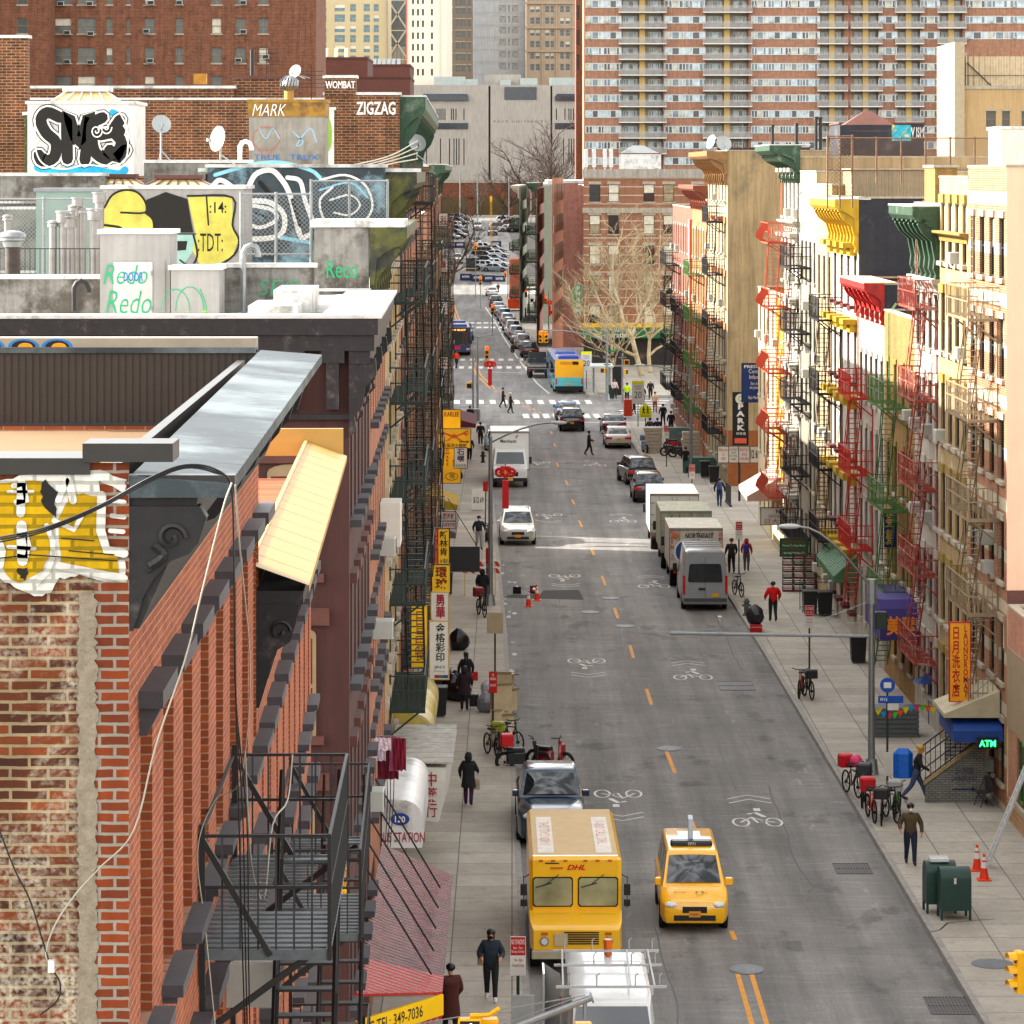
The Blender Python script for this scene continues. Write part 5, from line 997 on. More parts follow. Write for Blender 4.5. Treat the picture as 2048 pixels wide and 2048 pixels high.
wt = pm('white tower stone', '#d8d0c0', .8, .05, .3); r = tower('bright white tower with narrow slit windows', 814, 892, -40, 820, wt, [(824,828),(834,838),(844,848),(862,866)], [-5,18,41,65,88,112,138], 13, dep=22, pane=glass('slit glass', '#3a2f2a'), fm=DF); r.rotation_euler = (0,0,R(-3))
MB().box(-.25,-.3,0,.0,0,70).build('red_pilaster', pm('salmon trim', '#b06a58', .8), r); MB().box(7.7,-.25,0,8.0,0,70).build('pier', wt, r)
tower('grey brown office tower with paired dark windows', 892, 944, -40, 860, pm('grey brown stone', '#6f6256', .85, .1, .4), [(896,906),(911,921),(922,932),(936,942)], [-2,15,38,61,84,107,130], 14, dep=20, pane=glass('office glass', '#2f3436', .2), fm=TF, kinds=(0,2), lint=STONE)
hz = pm('netting haze', '#9ea3a6', .9, .08, .3, streak=.2); r = tower('pale grey tower wrapped in scaffold netting', 944, 1052, -40, 900, hz, [(999,1012),(1024,1036),(1016,1020)], [10,32,54,78,102,126], 13, dep=20, pane=glass('faint glass', '#7c8386', .4), fm=STEEL); m = MB()
for i in range(9): x = 1.0+i*1.65; m.box(x, -.5, 0, x+.06, -.42, 75)
for k_ in range(22): m.box(0, -.5, 3.3*k_, 14.4, -.42, 3.3*k_+.06)
m.build('scaffold', STEEL, r)
bt = pm('beige tower stone', '#a5937f', .85, .08, .4); r = tower('beige stone office tower with tidy paired windows', 1052, 1152, -40, 880, bt, [(1060,1069),(1071,1080),(1090,1099),(1101,1108),(1120,1128),(1131,1140)], [-12,12,35,59,82,105,128], 13, dep=20, pane=glass('office glass', '#2f3436'), fm=WF, kinds=(0,1,0)); m = MB()
for x in (1054, 1085, 1113, 1146): m.box((x-1052)*.1313-.2, -.35, 0, (x-1052)*.1313+.2, -.003, 72)
for y in (8, 57, 104): m.box(-.1, -.6, zat(y,880)-gz(880), 13.2, -.36, zat(y,880)-gz(880)+.5)
m.build('piers', bt, r)
tower('dark brick sliver tower beside the balcony block', 1152, 1168, -40, 650, brick('rust brown brick', '#6a4030', '#7a4c38', '#8a7464', .5, .3), [(1153,1159)], [10,60,110], 30, dep=12, fm=DF)
rbk = pm('red brown panels', '#68433a', .85, .1, .4)
for x0, x1, y, D, lab in ((600,735,118,520,'plain red brown building below the cream tower'),(735,820,132,560,'plain red brown building left of the concrete university building'),(600,820,157,500,'long low red brown wall behind the brick parapets')):
    tower(lab, x0, x1, y, D, rbk, [], [], 5, 'brown_building', 20, roof=BRST)
for i, (x, lab) in enumerate(((648,'left'),(668,'middle'),(688,'right'))): a = Q(x, 118, 522); m = MB(); m.exs([(0,0),(3,0),(3,1.8),(1.5,1.6),(0,.2)], 0, .5); tag(m.build('roof_fin', pm('pale fin', '#cdbd96'), loc=a), lab+' pale curved roof fin below the cream tower', 'roof fin', 'roof fins')
m = MB(); [m.exs([(0,0),(3,0),(3,1.2),(1.8,1.3),(0,.2)], k*.8, k*.8+.55) for k in range(7)]; tag(m.build('ribbed_roof_unit', STEEL, loc=Q(736, 132, 562)), 'ribbed grey metal roof unit on the red brown building', 'roof unit')
# university building
pc = pm('board concrete', '#a39e96', .9, .08, .25, streak=.2); D = 800; s = D/FPX; r = T('university_building', 'pale concrete university building with slit windows and dark glazed bays', 'building', ((800-1024)*s, D, gz(D))); zb = gz(D)
def U(y): return zat(y, D)-zb
def ux(x): return (x-800)*s
m = MB(); slits = [(x, 217, 240) for x in (849,853,858,863,873,877,881,885,889,902,906,911,927,1112,1129,1137,1141,1146,1156)]+[(x, 277, 330) for x in (852,880,898,907,912,917,927,1126,1137,1142,1147)]
hol = [(ux(x), ux(x+1.9), U(b), U(a)) for x, a, b in slits]+[(ux(977), ux(981), .5, U(172)), (ux(1101), ux(1104.5), .5, U(172))]
wall_holes(m, ux(1168), 0, U(170), hol, 1.2); m.build('front_wall', pc, r)
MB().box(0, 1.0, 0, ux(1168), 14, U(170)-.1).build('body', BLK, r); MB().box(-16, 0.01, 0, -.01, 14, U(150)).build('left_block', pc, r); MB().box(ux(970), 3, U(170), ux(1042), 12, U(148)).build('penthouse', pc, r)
nav = glass('navy glazing', '#16222e', .12)
for a, b, c, d in ((844,936,246,258),(1110,1168,246,258),(1009,1073,174,199)): MB().box(ux(a), -.2, U(d), ux(b), -.003, U(c)).build('ribbon_window', nav, r)
for a, b in ((844,937),(1110,1190)):
    q = MB(); q.loft([[(ux(a),-.6,U(201)),(ux(b),-.6,U(201)),(ux(b),2.8,U(201)),(ux(a),2.8,U(201))],[(ux(a),-.6,U(193)),(ux(b),-.6,U(193)),(ux(b),2.8,U(193)),(ux(a),2.8,U(193))],[(ux(a+14),1.5,U(174)),(ux(b-10),1.5,U(174)),(ux(b-10),2.8,U(174)),(ux(a+14),2.8,U(174))]]); q.build('glazed_bay', nav, r)
text('P A C E   U N I V E R S I T Y', ux(1095)-ux(988), .5, BRST, r, ux(1041), U(243), -.02)
for i, (x0, x1, y) in enumerate(((868,930,153),(930,955,158),(1000,1022,160),(1040,1075,156),(1100,1165,155))): MB().box(ux(x0), 1+i*.1, U(170), ux(x1), 5, U(y)).build('roof_unit', pm('pale roof unit', '#a8b0ac', .6), r)
# the balcony tower
D = 600; s = D/FPX; zb = gz(D); tb = brick('tower brick', '#98705a', '#a47c66', '#9c8678', .6, .3, .02, .15, streak=.3); och = pm('ochre column', '#bfa572', .85, .1, .5)
r = T('balcony_tower', 'wide brick apartment tower with stacked concrete balconies and white window bands', 'building', ((1168-1024)*s, D, zb)); U = lambda y: zat(y, D)-zb; ux = lambda x: (x-1168)*s
slabs = [26+31.4*k for k in range(-2, 10)]       # px rows of the balcony edges
secs = [(1168,1243,0),(1326,1411,0),(1497,1640,0),(1688,1706,.4),(1757,1795,0),(1840,1880,0),(1925,2100,0)]; rec = [(1243,1326),(1411,1497),(1640,1688),(1706,1757),(1795,1840),(1880,1925)]
m = MB(); top = U(-60)
for a, b, o in secs: m.box(ux(a), o, 0, ux(b), 14, top)
m.build('brick_wall', tb, r); m = MB()
for a, b in rec: m.box(ux(a)+.01, 1.3, 0, ux(b)-.01, 14, top-.1)
m.build('recess_wall', pm('recess wall', '#9c968c', .85, .15, .6), r)
m = MB()
for a, b in rec: c = lerp(a, b, .5); m.box(ux(c)-.5, .1, 0, ux(c)+.5, 1.29, top-.2)
m.build('ochre_column', och, r)
pw = pm('white window panel', '#c3c6c6', .6, .08, .5); tg = [glass('tower glass a', '#5c6c72', .2), glass('tower glass b', '#a3b2b4', .3), glass('tower glass c', '#1e2326', .15), glass('tower curtain', '#a9a796', .6)]
wt_ = {}; nw = 0; rr = random.Random(11); rest = MB()
strips = [(1171,1207),(1207,1243),(1329,1370),(1370,1411),(1502,1536),(1536,1570),(1570,1604),(1604,1640),(1757,1795),(1840,1880),(1930,1975),(1975,2020),(2020,2060)]
units = []
for y in slabs:
    for a, b in strips:
        if y+20 > 0 and not (a > 1840 and y > 60): units.append((a, b, y+6, y+21, 0))
    for a, b in rec: units += [(a+3, a+(b-a)*.4, y+6, y+20, 1.3), (a+(b-a)*.66, b-3, y+6, y+20, 1.3)]
for i, (a, b, yt, yb_, o) in enumerate(units):
    w, h = ux(b)-ux(a), U(yt)-U(yb_); kd = rr.randrange(4); key = (round(w, 1), kd, o > 0)
    if i < 100:
        if key not in wt_:
            q = MB(); q.box(0, -.08, 0, w, 0, .12); q.box(0, -.08, h-.12, w, 0, h); xs = [0, .2, .36, .72, .88, 1.0]; 
            for t in xs: q.box(max(0, w*t-.09), -.08, .12, min(w, w*t+.09), 0, h-.12)
            q.box(w*.88, -.08, .12, w, 0, h-.12); p = MB(); p.q((0,-.03,.1),(w,-.03,.1),(w,-.03,h-.1),(0,-.03,h-.1)); p.q((w*.38,-.035,.1),(w*.7,-.035,.1),(w*.7,-.035,h-.1),(w*.38,-.035,h-.1)); p.m[1] = 1
            a0 = q.build('window', pw, r); k0 = p.build('pane', [tg[kd], tg[(kd+1) % 4]], a0); wt_[key] = (a0, k0); o_ = a0
            if rr.random() < .5: q = MB(); q.box(w*.12, -.4, .12, w*.12+.55, -.09, .5); q.build('air_conditioner', pm('ac beige', '#a8a79f'), a0)
        else: o_ = inst(wt_[key][0], r); [inst(g, o_) for g in wt_[key][0].children]
        o_.location = (ux(a), o, U(yb_))
    else:
        x0, z0 = ux(a), U(yb_); rest.cm = 0; rest.box(x0, o-.08, z0, x0+w, o, z0+.12); rest.box(x0, o-.08, z0+h-.12, x0+w, o, z0+h)
        for t in (.02, .2, .38, .7, .88): rest.box(x0+w*t-.08, o-.08, z0+.12, x0+w*t+.08, o, z0+h-.12)
        rest.cm = 1+kd; rest.q((x0,o-.03,z0),(x0+w,o-.03,z0),(x0+w,o-.03,z0+h),(x0,o-.03,z0+h)); rest.cm = 1+(kd+1) % 4; rest.q((x0+w*.4,o-.035,z0),(x0+w*.7,o-.035,z0),(x0+w*.7,o-.035,z0+h),(x0+w*.4,o-.035,z0+h)); rest.cm = 0
st(rest.build('window_rows', [pw]+tg, r), 'stuff')
b0 = None; brl = pm('balcony mesh', '#aaa8a4', .7, .2, 1)
for a, b in rec:
    for y in slabs:
        if b0 is None or round(b-a) != bw0:
            w = ux(b)-ux(a)+1.1; q = MB(); q.box(0, -1.3, 0, w, 1.29, .18); b0 = q.build('balcony', pm('balcony slab', '#d0cec8', .8), r); bw0 = round(b-a); g = MB(); n = int(w/.16)
            for i in range(n): g.box(w*i/n, -1.28, .18, w*i/n+.07, -1.25, 1.2)
            for i in range(8): g.box(0, -1.25+.15*i, .18, .03, -1.18+.15*i, 1.2); g.box(w-.03, -1.25+.15*i, .18, w, -1.18+.15*i, 1.2)
            g.box(0, -1.29, 1.2, w, -1.24, 1.26); g.build('railing', brl, b0); o_ = b0; q = MB()
            q.box(w*.7, -1.1, .18, w*.7+.9, -.6, 1.0); q.build('storage_box', pm('balcony clutter', '#8a8a86', .7, .5, 2), b0)
        else: o_ = inst(b0, r); [inst(g, o_) for g in b0.children]
        o_.location = (ux(a)-.5+rr.random()*.02, 0, U(y))
text('Loving Joy Apartments', 5.5, .5, SNOW, r, ux(1550), U(238), -.03, shear=.3)
# tan building far right
tc_ = pm('warm tan render', '#b09670', .85, .06, .5, streak=.15); D = 300; s = D/FPX
r = tower('tan rendered building with ribbed penthouse at the top right', 1928, 2120, 178, D, tc_, [(1972,1992),(2004,2020),(2043,2062)], [222], 32, 'tan_building', 12, pane=glass('barred glass', '#3d3428', .3), fm=TF, sill=STONE, lint=STONE)
H = zat(178, D); MB().box(.3, 1, H+.3, 9, 10, zat(112, D)).build('penthouse', ribbed('tan ribs', '#bfa986', .5), r); MB().box(-.9, -.4, 0, 0, 12, zat(84, D)).build('pier', pm('pale pier', '#a89a80'), r); q = MB(); q.tube((.4,.9,zat(125,D)),(2.8,.9,zat(176,D)),.06,4); q.tube((0,.9,zat(150,D)),(9,.9,zat(150,D)),.03,4); q.build('brace', IRON, r)
# viaduct, fences and trees at the end of the street
D = 760; s = D/FPX; r = T('brick_viaduct', 'long brown brick viaduct with a road on top crossing the end of the street', 'viaduct', ((830-1024)*s, D, gz(D))); W = 48; U = lambda y: zat(y, D)-gz(D)
m = MB(); m.box(0, 0, U(395), W, 8, U(366)); [m.box(x, .5, 0, x+1.2, 7, U(395)) for x in (3, 12, 21, 30, 39)]; m.build('deck', brick('viaduct brick', '#6a3f30', '#7a4c3a', '#8a7464', .6, .3), r); MB().box(-.1, -.2, U(366), W, .1, U(360)).build('coping', STONE, r)
m = MB(); m.box(0, 20, 0, 160, 30, zat(372, 860)-gz(860)); st(m.build('embankment', pm('dry grass bank', '#5e5138', .95, .3, .3), loc=((760-1024)*s, D, gz(D))))
tag(MB().box(-.02,0,0,40,.3,2.2).build('boundary_wall', pm('pale boundary wall', '#a9a294', .85, .15, .6), loc=Q(870, 452, 735)), 'pale low wall at the end of the street below the viaduct', 'wall')
def bare_tree(name, label, loc, h, seed, mat, spread=.55, lev=5, group=None, r0=.05, lean=0, upb=.15):
    R_ = random.Random(seed); tr = MB(); cr = MB()
    def grow(p, d, L, rad, k):
        q = p; pts = [p]; dd = d
        for i in range(3):
            dd = (dd+V((R_.uniform(-1,1), R_.uniform(-1,1), R_.uniform(-.5,.5)+upb))*.3).normalized(); q = q+dd*L/3; pts.append(q)
        rs = [rad*(1-.12*i) for i in range(4)]; (tr if k >= lev-1 else cr).path(pts, rs, 6 if k >= lev-1 else (4 if k > 1 else 3), False)
        if k == 0: return
        nb = 3 if k < lev else 4
        for i in range(nb):
            a = R_.uniform(0, 2*pi); t = R_.uniform(.35, .95) if i else 1.0; base = pts[min(3, int(t*3))] if i else pts[3]
            nd = (dd+V((cos(a), sin(a), R_.uniform(-.35,.35)+upb))*(spread if i else spread*.4)).normalized(); grow(base, nd, L*R_.uniform(.6,.8), rad*(.55 if i else .68), k-1)
    grow(V((0,0,0)), V((lean,0,1)).normalized(), h*.33, h*r0*.55, lev)
    root = T(name, label, 'tree', loc, 0, group); tr.build('trunk', mat, root, smooth=60); cr.build('crown', mat, root); return root
bk = pm('grey brown bark', '#4e4038', .9, .25, 3); pale = pm('pale plane bark', '#b8a88a', .85, .3, 2, stain='#6f6248', stc=.56)
P_ = lambda x, y, D: Q(x, y, D)
for i, (x, D, h, lab) in enumerate(((905, 560, 13, 'dark bare tree left at the end of the street'),(860, 600, 15, 'bare tree behind the left row near the parking lot'),(1000, 700, 14, 'bare tree in the middle in front of the viaduct'),(1050, 690, 19, 'tall bare tree left of the far tenements'),(1085, 720, 21, 'broad bare tree behind the far tenements'),(1130, 740, 20, 'bare tree partly hidden by the corner block roof'),(960, 745, 10, 'small bare tree below the viaduct'))):
    bare_tree('bare_tree', lab, ((x-1024)*D/FPX, D, gz(D)), h*1.2, 20+i, bk, 1.0, 6, 'winter trees at the end of the street', .03)
bare_tree('plane_tree', 'large pale barked plane tree in front of the corner block', tuple(G(1284, 752, .15)), 17.5, 3, pale, .95, 7, 'bare trees on the corner', .032, -.12)
bare_tree('plane_tree', 'pale bare tree behind and right of the large plane tree', tuple(G(1300, 745, .15)), 15, 8, pale, .85, 6, 'bare trees on the corner', .028, .1)
bare_tree('plane_tree', 'leaning bare tree left of the large plane tree with low branches', tuple(G(1240, 760, .15)), 10, 14, pale, 1.3, 5, 'bare trees on the corner', .028, -.3)
# ---------------- vehicles (local frame: front towards -y, ground at z=0) ----------------
WHT = paint('#d4d4d0'); SIL = paint('#8f9294'); BKP = paint('#15171a'); GRY = paint('#3c4044'); YEL = paint('#eab41c'); REDL = pm('tail lamp red', '#b0141a', .25, .1, coat=.5)
HL = pm('headlamp glass', '#c9cdcc', .1, .2, 8, spec=.9); PLT = pm('plate orange', '#d9952a', .5); PLW = pm('plate yellow', '#cfa63c')
RIM = pm('alloy rim', '#7d8082', .35, .15, 4, metal=.6)
_wh = {}
def wheel(par, x, y, r, w=.22, rim=None):
    key = (r, w, rim and rim.name)
    if key not in _wh:
        m = MB(); m.loft([[(a, rr*cos(2*pi*i/16), rr*sin(2*pi*i/16)) for i in range(16)] for a, rr in ((-w/2, r*.62), (-w/2, r*.93), (-w/2+.03, r), (w/2-.03, r), (w/2, r*.93), (w/2, r*.62))]); t = m.build('wheel', RUB, par, smooth=40)
        q = MB(); q.loft([[(a, rr*cos(2*pi*i/10), rr*sin(2*pi*i/10)) for i in range(10)] for a, rr in ((-w/2-.012, .04), (-w/2-.008, r*.55), (w/2+.008, r*.55), (w/2+.012, .04))]); k = q.build('rim', rim or RIM, t); _wh[key] = (t, k); t.location = (x, y, r); return t
    t, k = _wh[key]; c = inst(t, par, (x, y, r)); inst(k, c); return c
KD = dict(  # L W H belt hoodz  cowl roofF roofR glassR trunkz
    sedan=(4.8,1.82,1.45,.93,.78,-1.15,-.45,1.0,1.75,1.0), suv=(4.7,1.86,1.72,1.08,.98,-1.25,-.55,1.85,2.25,1.1), van=(4.75,1.74,1.88,1.12,.95,-1.72,-.95,2.12,2.32,1.12), pickup=(5.7,1.98,1.92,1.2,1.14,-1.2,-.6,.95,1.35,1.15))
def car(label, loc, rz, kind, col, cat='car', group=None, face='f', wheels=True, name=None, detail=True):
    L, W, H, belt, hz, cw, rf, rr_, gr_, tz = KD[kind]; w = W/2; r = T(name or ('suv' if kind == 'suv' else 'parked_car' if group else 'car'), label, cat, loc, rz, group); m = MB(); f, b = -L/2, L/2; zb = .28
    bz = belt if kind != 'pickup' else 1.18
    def ring(y, k, top, zl=zb, cr=.02):
        ww = w*k; return [(-ww*.93,y,zl),(-ww,y,zl+.16),(-ww,y,min(top-.12,bz-.22)),(-ww*.985,y,top-.08),(-ww*.9,y,top-.01),(-ww*.45,y,top+cr),(ww*.45,y,top+cr),(ww*.9,y,top-.01),(ww*.985,y,top-.08),(ww,y,min(top-.12,bz-.22)),(ww,y,zl+.16),(ww*.93,y,zl)]
    fz = hz-.12
    m.loft([ring(f, .80, fz-.12, zb+.08), ring(f+.05, .89, fz-.02, zb), ring(f+.28, .98, hz-.05), ring(lerp(f, cw, .5), 1, hz), ring(cw, 1, belt-.02), ring((cw+gr_)/2, 1.0, belt, cr=0), ring(gr_, 1, tz if kind != 'pickup' else 1.16), ring(b-.22, .98, tz-.02 if kind != 'pickup' else 1.14), ring(b-.04, .92, tz-.1), ring(b, .85, tz-.24, zb+.08)])
    gw, tw = w*.92, w*.76; zr = H
    ba = [(-gw,cw,belt-.03),(gw,cw,belt-.03),(gw,gr_,belt-.02),(-gw,gr_,belt-.02)]; tp = [(-tw,rf,zr-.05),(tw,rf,zr-.05),(tw,rr_,zr-.06),(-tw,rr_,zr-.06)]
    m.loft([ba, tp, [(-tw*.88,rf+.12,zr),(tw*.88,rf+.12,zr),(tw*.88,rr_-.1,zr-.01),(-tw*.88,rr_-.1,zr-.01)]]); m.build('body', col, r, smooth=38)
    g = MB()
    def pane(P, nm, ins=.07, u0=0., u1=1., v0=.0, v1=1.):
        A, B, C_, D_ = [V(p) for p in P]; nrm = (B-A).cross(D_-A).normalized()*.008
        def pt(u, v): return (A.lerp(B, u)).lerp(D_.lerp(C_, u), v)+nrm
        if nm[0] in 'wr':      # curved glass
            nn = nrm/.008; n = 8; rows = [[A.lerp(B, ins+(1-2*ins)*i/n).lerp(D_.lerp(C_, ins+(1-2*ins)*i/n), .1+.8*j/5)+nn*(.012+.07*(1-(2*i/n-1)**2)*(1-.5*(2*j/5-1)**2)) for i in range(n+1)] for j in range(6)]
            q = MB(); q.loft(rows, closed=False, cap=False); return q.build(nm, GL, r, smooth=80)
        q = MB(); q.q(pt(u0+ins*(u1-u0), v0+.1), pt(u1-ins*(u1-u0), v0+.1), pt(u1-ins*(u1-u0)*1.2, v1-.1), pt(u0+ins*(u1-u0)*1.2, v1-.1)); return q.build(nm, GL, r)
    pane((ba[0],ba[1],tp[1],tp[0]), 'windshield', .05); pane((ba[2],ba[3],tp[3],tp[2]), 'rear_window', .08)
    for s in (0, 1):
        P = (ba[3],ba[0],tp[0],tp[3]) if s == 0 else (ba[1],ba[2],tp[2],tp[1]); n = 2 if kind in ('sedan','pickup') else 3
        for i in range(n): pane(P, 'side_window', .05, (i+.08)/n if i else .04, (i+.96)/n)
    if detail:
        q = MB(); q.cbox((0,f+.03,.42),W*.62,.08,.14); q.build('air_intake', BLK, r); q = MB(); q.cbox((0,f+.02,fz-.2),W*.36,.07,.16); q.build('grille', BLK if kind != 'sedan' else CHROME, r)
        for s in (-1, 1):
            q = MB(); q.ell((s*w*.7,f+.1,fz-.09),.19 if kind != 'pickup' else .16,.15,.085,10,6); q.build('headlight', HL, r, smooth=80)
            q = MB(); q.rbox(s*w*.98-.07,b-.28,tz-.34,s*w*.98+.012*1,b-.02,tz-.12,.02) if s > 0 else q.rbox(-w*.98-.012,b-.28,tz-.34,-w*.98+.07,b-.02,tz-.12,.02); q.box(min(s*w*.93,s*w*.5),b-.05,tz-.32,max(s*w*.93,s*w*.5),b+.012,tz-.17); q.build('tail_light', REDL, r)
            q = MB(); q.rbox(s*(w+.04)-.09,cw+.28,belt-.04,s*(w+.04)+.13 if s>0 else s*(w+.04)+.09,cw+.4,belt+.14,.03); q.build('wing_mirror', col, r)
        MB().cbox((0,f-.012,.52),.3,.02,.15).build('number_plate', PLT, r); MB().cbox((0,b+.012,.68),.3,.02,.15).build('number_plate', PLT, r)
        MB().cbox((0,b-.02,.36),W*.8,.1,.1).build('rear_bumper', BLK, r)
        if kind == 'suv': q = MB(); [q.tube((s*tw*.85,rf+.2,zr+.04),(s*tw*.85,rr_-.2,zr+.04),.02) for s in (-1,1)]; q.build('roof_rails', BLK, r)
    if kind == 'pickup': q = MB(); q.box(-w*.82,gr_+.05,.75,w*.82,b-.1,1.205); q.build('bed_cover', BLK, r)
    R0 = .34 if kind in ('sedan','van') else .38
    for y in (f+.92, b-.95):
        for s in (-1, 1):
            q = MB(); q.loft([[(s*(w-.1),y+(R0+.06)*cos(2*pi*i/14),R0+(R0+.06)*sin(2*pi*i/14)) for i in range(14)],[(s*(w+.008),y+(R0+.06)*cos(2*pi*i/14),R0+(R0+.06)*sin(2*pi*i/14)) for i in range(14)]]); q.build('wheel_arch', BLK, r); wheel(r, s*(w-.09), y, R0)
    return r
def far_car(label, loc, rz, kind, col, group): return car(label, loc, rz, kind, col, 'car', group, detail=True)
def at(x, y): return tuple(G(x, y))
def vl(X, D, z=0): return (X, D, z)
def dirn(D): return atan2(kl(D+4)-kl(D-4), 8)     # heading of the street
# taxi
t = car('yellow taxi van with an advertising fin on its roof driving towards the camera', vl(4.72, 88.5), -R(.5), 'van', YEL, 'taxi', name='taxi')
q = MB(); q.rbox(-.55,-.5,1.9,.55,-.15,2.02,.05); q.build('roof_light', pm('roof lamp', '#1c2228', .3), t); text('7P71', .2, .08, WHT, t, 0, 1.95, -.512)
q = MB(); q.exs([(-.1,1.88),(.45,1.88),(.35,2.55),(0,2.5)][::1], -.06, .06); q.build('advert_fin', pm('fin grey', '#8f9498', .3, metal=.4), t); q = MB(); q.box(-.55,-.3,1.885,.55,.75,1.9); q.box(-.3,.75,1.885,.3,1.5,1.9); q.build('roof_panel', glass('roof glass', '#31404c'), t)
o = text('NYC TAXI', .5, .11, pm('blue logo', '#27508f'), t, -.1, .0); 
for v in o.data.vertices: v.co = (v.co.x*.6-.3, -1.98+v.co.z, 1.01)
q = MB(); q.strip([(.12,.05),(.2,.05),(.25,-.07),(.33,-.07)], .03, 0); q.strip([(.14+.09*cos(t_*pi/5),-.06+.08*sin(t_*pi/5)) for t_ in range(11)], .025, 0); o = q.build('access_logo', pm('blue logo', '#27508f'), t)
for v in o.data.vertices: v.co = (v.co.x, -1.95+v.co.z, 1.015)
o = text('Y106381C', .26, .08, pm('plate blue', '#1c2b5a'), t, 0, .52, -2.41)
# delivery step van
def stepvan():
    r = T('delivery_van', 'big yellow parcel delivery step van with two flat windscreens parked on the left', 'delivery van', (1.55, 85.4, 0), R(.4)); f, b, w = -3.6, 3.6, 1.14; dy = paint('#e6b416', .3)
    m = MB(); m.rbox(-w, f+1.0, .75, w, b, 2.68, .09); m.build('body', dy, r, smooth=30)
    q = MB(); q.loft([[(-w,f+1.02,1.35),(w,f+1.02,1.35),(w,f+1.02,.6),(-w,f+1.02,.6)],[(-w*.98,f+.25,1.22),(w*.98,f+.25,1.22),(w*.98,f+.2,.6),(-w*.98,f+.2,.6)],[(-w*.92,f+.02,1.08),(w*.92,f+.02,1.08),(w*.92,f,.6),(-w*.92,f,.6)]]); q.build('bonnet', dy, r, smooth=25)
    MB().box(-w*.92, f+1.25, 2.683, w*.92, b-.1, 2.69).build('roof_panel', pm('tan roof panel', '#c0a880', .7, .08), r)
    for s in (-1, 1):
        p = MB(); p.box(s*.72-.2, -2.2, 2.692, s*.72+.2, b-1.2, 2.697); p = p.build('roof_label', pm('white label', '#d8d2c8'), r); o = text('1-800 CALL DHL', 2.9, .26, pm('faded red', '#c08a7c'), p)
        for v in o.data.vertices: v.co = (s*.72-v.co.z, -.0+v.co.x*s*-1+.3, 2.6985) if s < 0 else (s*.72+v.co.z, .3-v.co.x, 2.6985)
        g = MB(); g.rbox(s*.56-.5, 0, 0, s*.56+.5, .03, .8, .03); g = MB(); x0, x1 = sorted((s*.06, s*1.06)); g.ext([(x0+.05,1.44),(x1-.05,1.44),(x1,1.5),(x1,2.13),(x1-.05,2.18),(x0+.05,2.18),(x0,2.13),(x0,1.5)], .03, f+.985); fr = g.build('windshield', RUB, r); x0 += .03; x1 -= .03
        MB().ext([(x0+.05,1.47),(x1-.05,1.47),(x1,1.52),(x1,2.11),(x1-.05,2.15),(x0+.05,2.15),(x0,2.11),(x0,1.52)], .01, f+.975).build('pane', glass('greenish glass', '#8c8a66', .15), fr)
        q = MB(); q.tube((s*.56+.15,f+.95,2.25),(s*.56-.2,f+.955,1.98),.012); q.tube((s*.56-.42,f+.955,1.93),(s*.56-.02,f+.955,2.04),.014); q.build('wiper', BLK, r)
        q = MB(); q.tube((s*1.14,f+1.2,2.2),(s*1.28,f+1.05,2.15),.015); q.tube((s*1.28,f+1.05,2.2),(s*1.28,f+1.05,1.4),.015); q.rbox(s*1.28-.08,f+1,1.72,s*1.28+.08,f+1.1,2.0,.02); q.rbox(s*1.28-.08,f+1,1.45,s*1.28+.08,f+1.1,1.62,.02); q.build('wing_mirror', BLK, r)
        q = MB(); q.tube((s*.78,f-.04,.82),(s*.78,f+.05,.82),.11,16); h_ = q.build('headlight', CHROME, r); MB().tube((s*.78,f-.05,.82),(s*.78,f-.04,.82),.08,16).build('lens', HL, h_); MB().cbox((s*.78,f-.0,1.0),.16,.03,.06).build('indicator', pm('amber lens', '#b8651c'), r)
        for x in (.25,.55,.85): MB().cbox((s*(x if s>0 else x),f+.98,2.58),.1,.02,.05).build('marker_light', pm('amber lens', '#b8651c'), r)
        for y in (f+.9, b-1.6): wheel(r, s*(w-.14), y, .4, .25)
    q = MB(); [q.box(-.3,f-.012,.74+.055*k,.55,f-.002,.77+.055*k) for k in range(6)]; q.build('grille', BLK, r); MB().rbox(-1.1,f-.16,.42,1.1,f-.01,.62,.03).build('bumper', pm('dull bumper', '#a39a84'), r)
    p = MB().cbox((-.38,f-.03,.86),.32,.02,.3); p.build('hanging_plate', pm('cardboard', '#b9a88a'), r).rotation_euler = (0,0,0)
    text('DHL', .46, .13, pm('logo red', '#b8201c'), r, .02, 2.42, f+.97, shear=.35, bold=.03); q = MB(); [q.box(-.62,f+.985-.012,2.38+.03*k,-.3,f+.99,2.39+.03*k) for k in range(2)]; q.build('logo_lines', pm('logo red', '#b8201c'), r)
    MB().box(-.75, f+.985, 2.5, -.4, f+.995, 2.53).build('vent_slot', BLK, r); MB().box(-w, f+1.5, .5, w, b, .76).build('skirt', BLK, r); return r
stepvan()
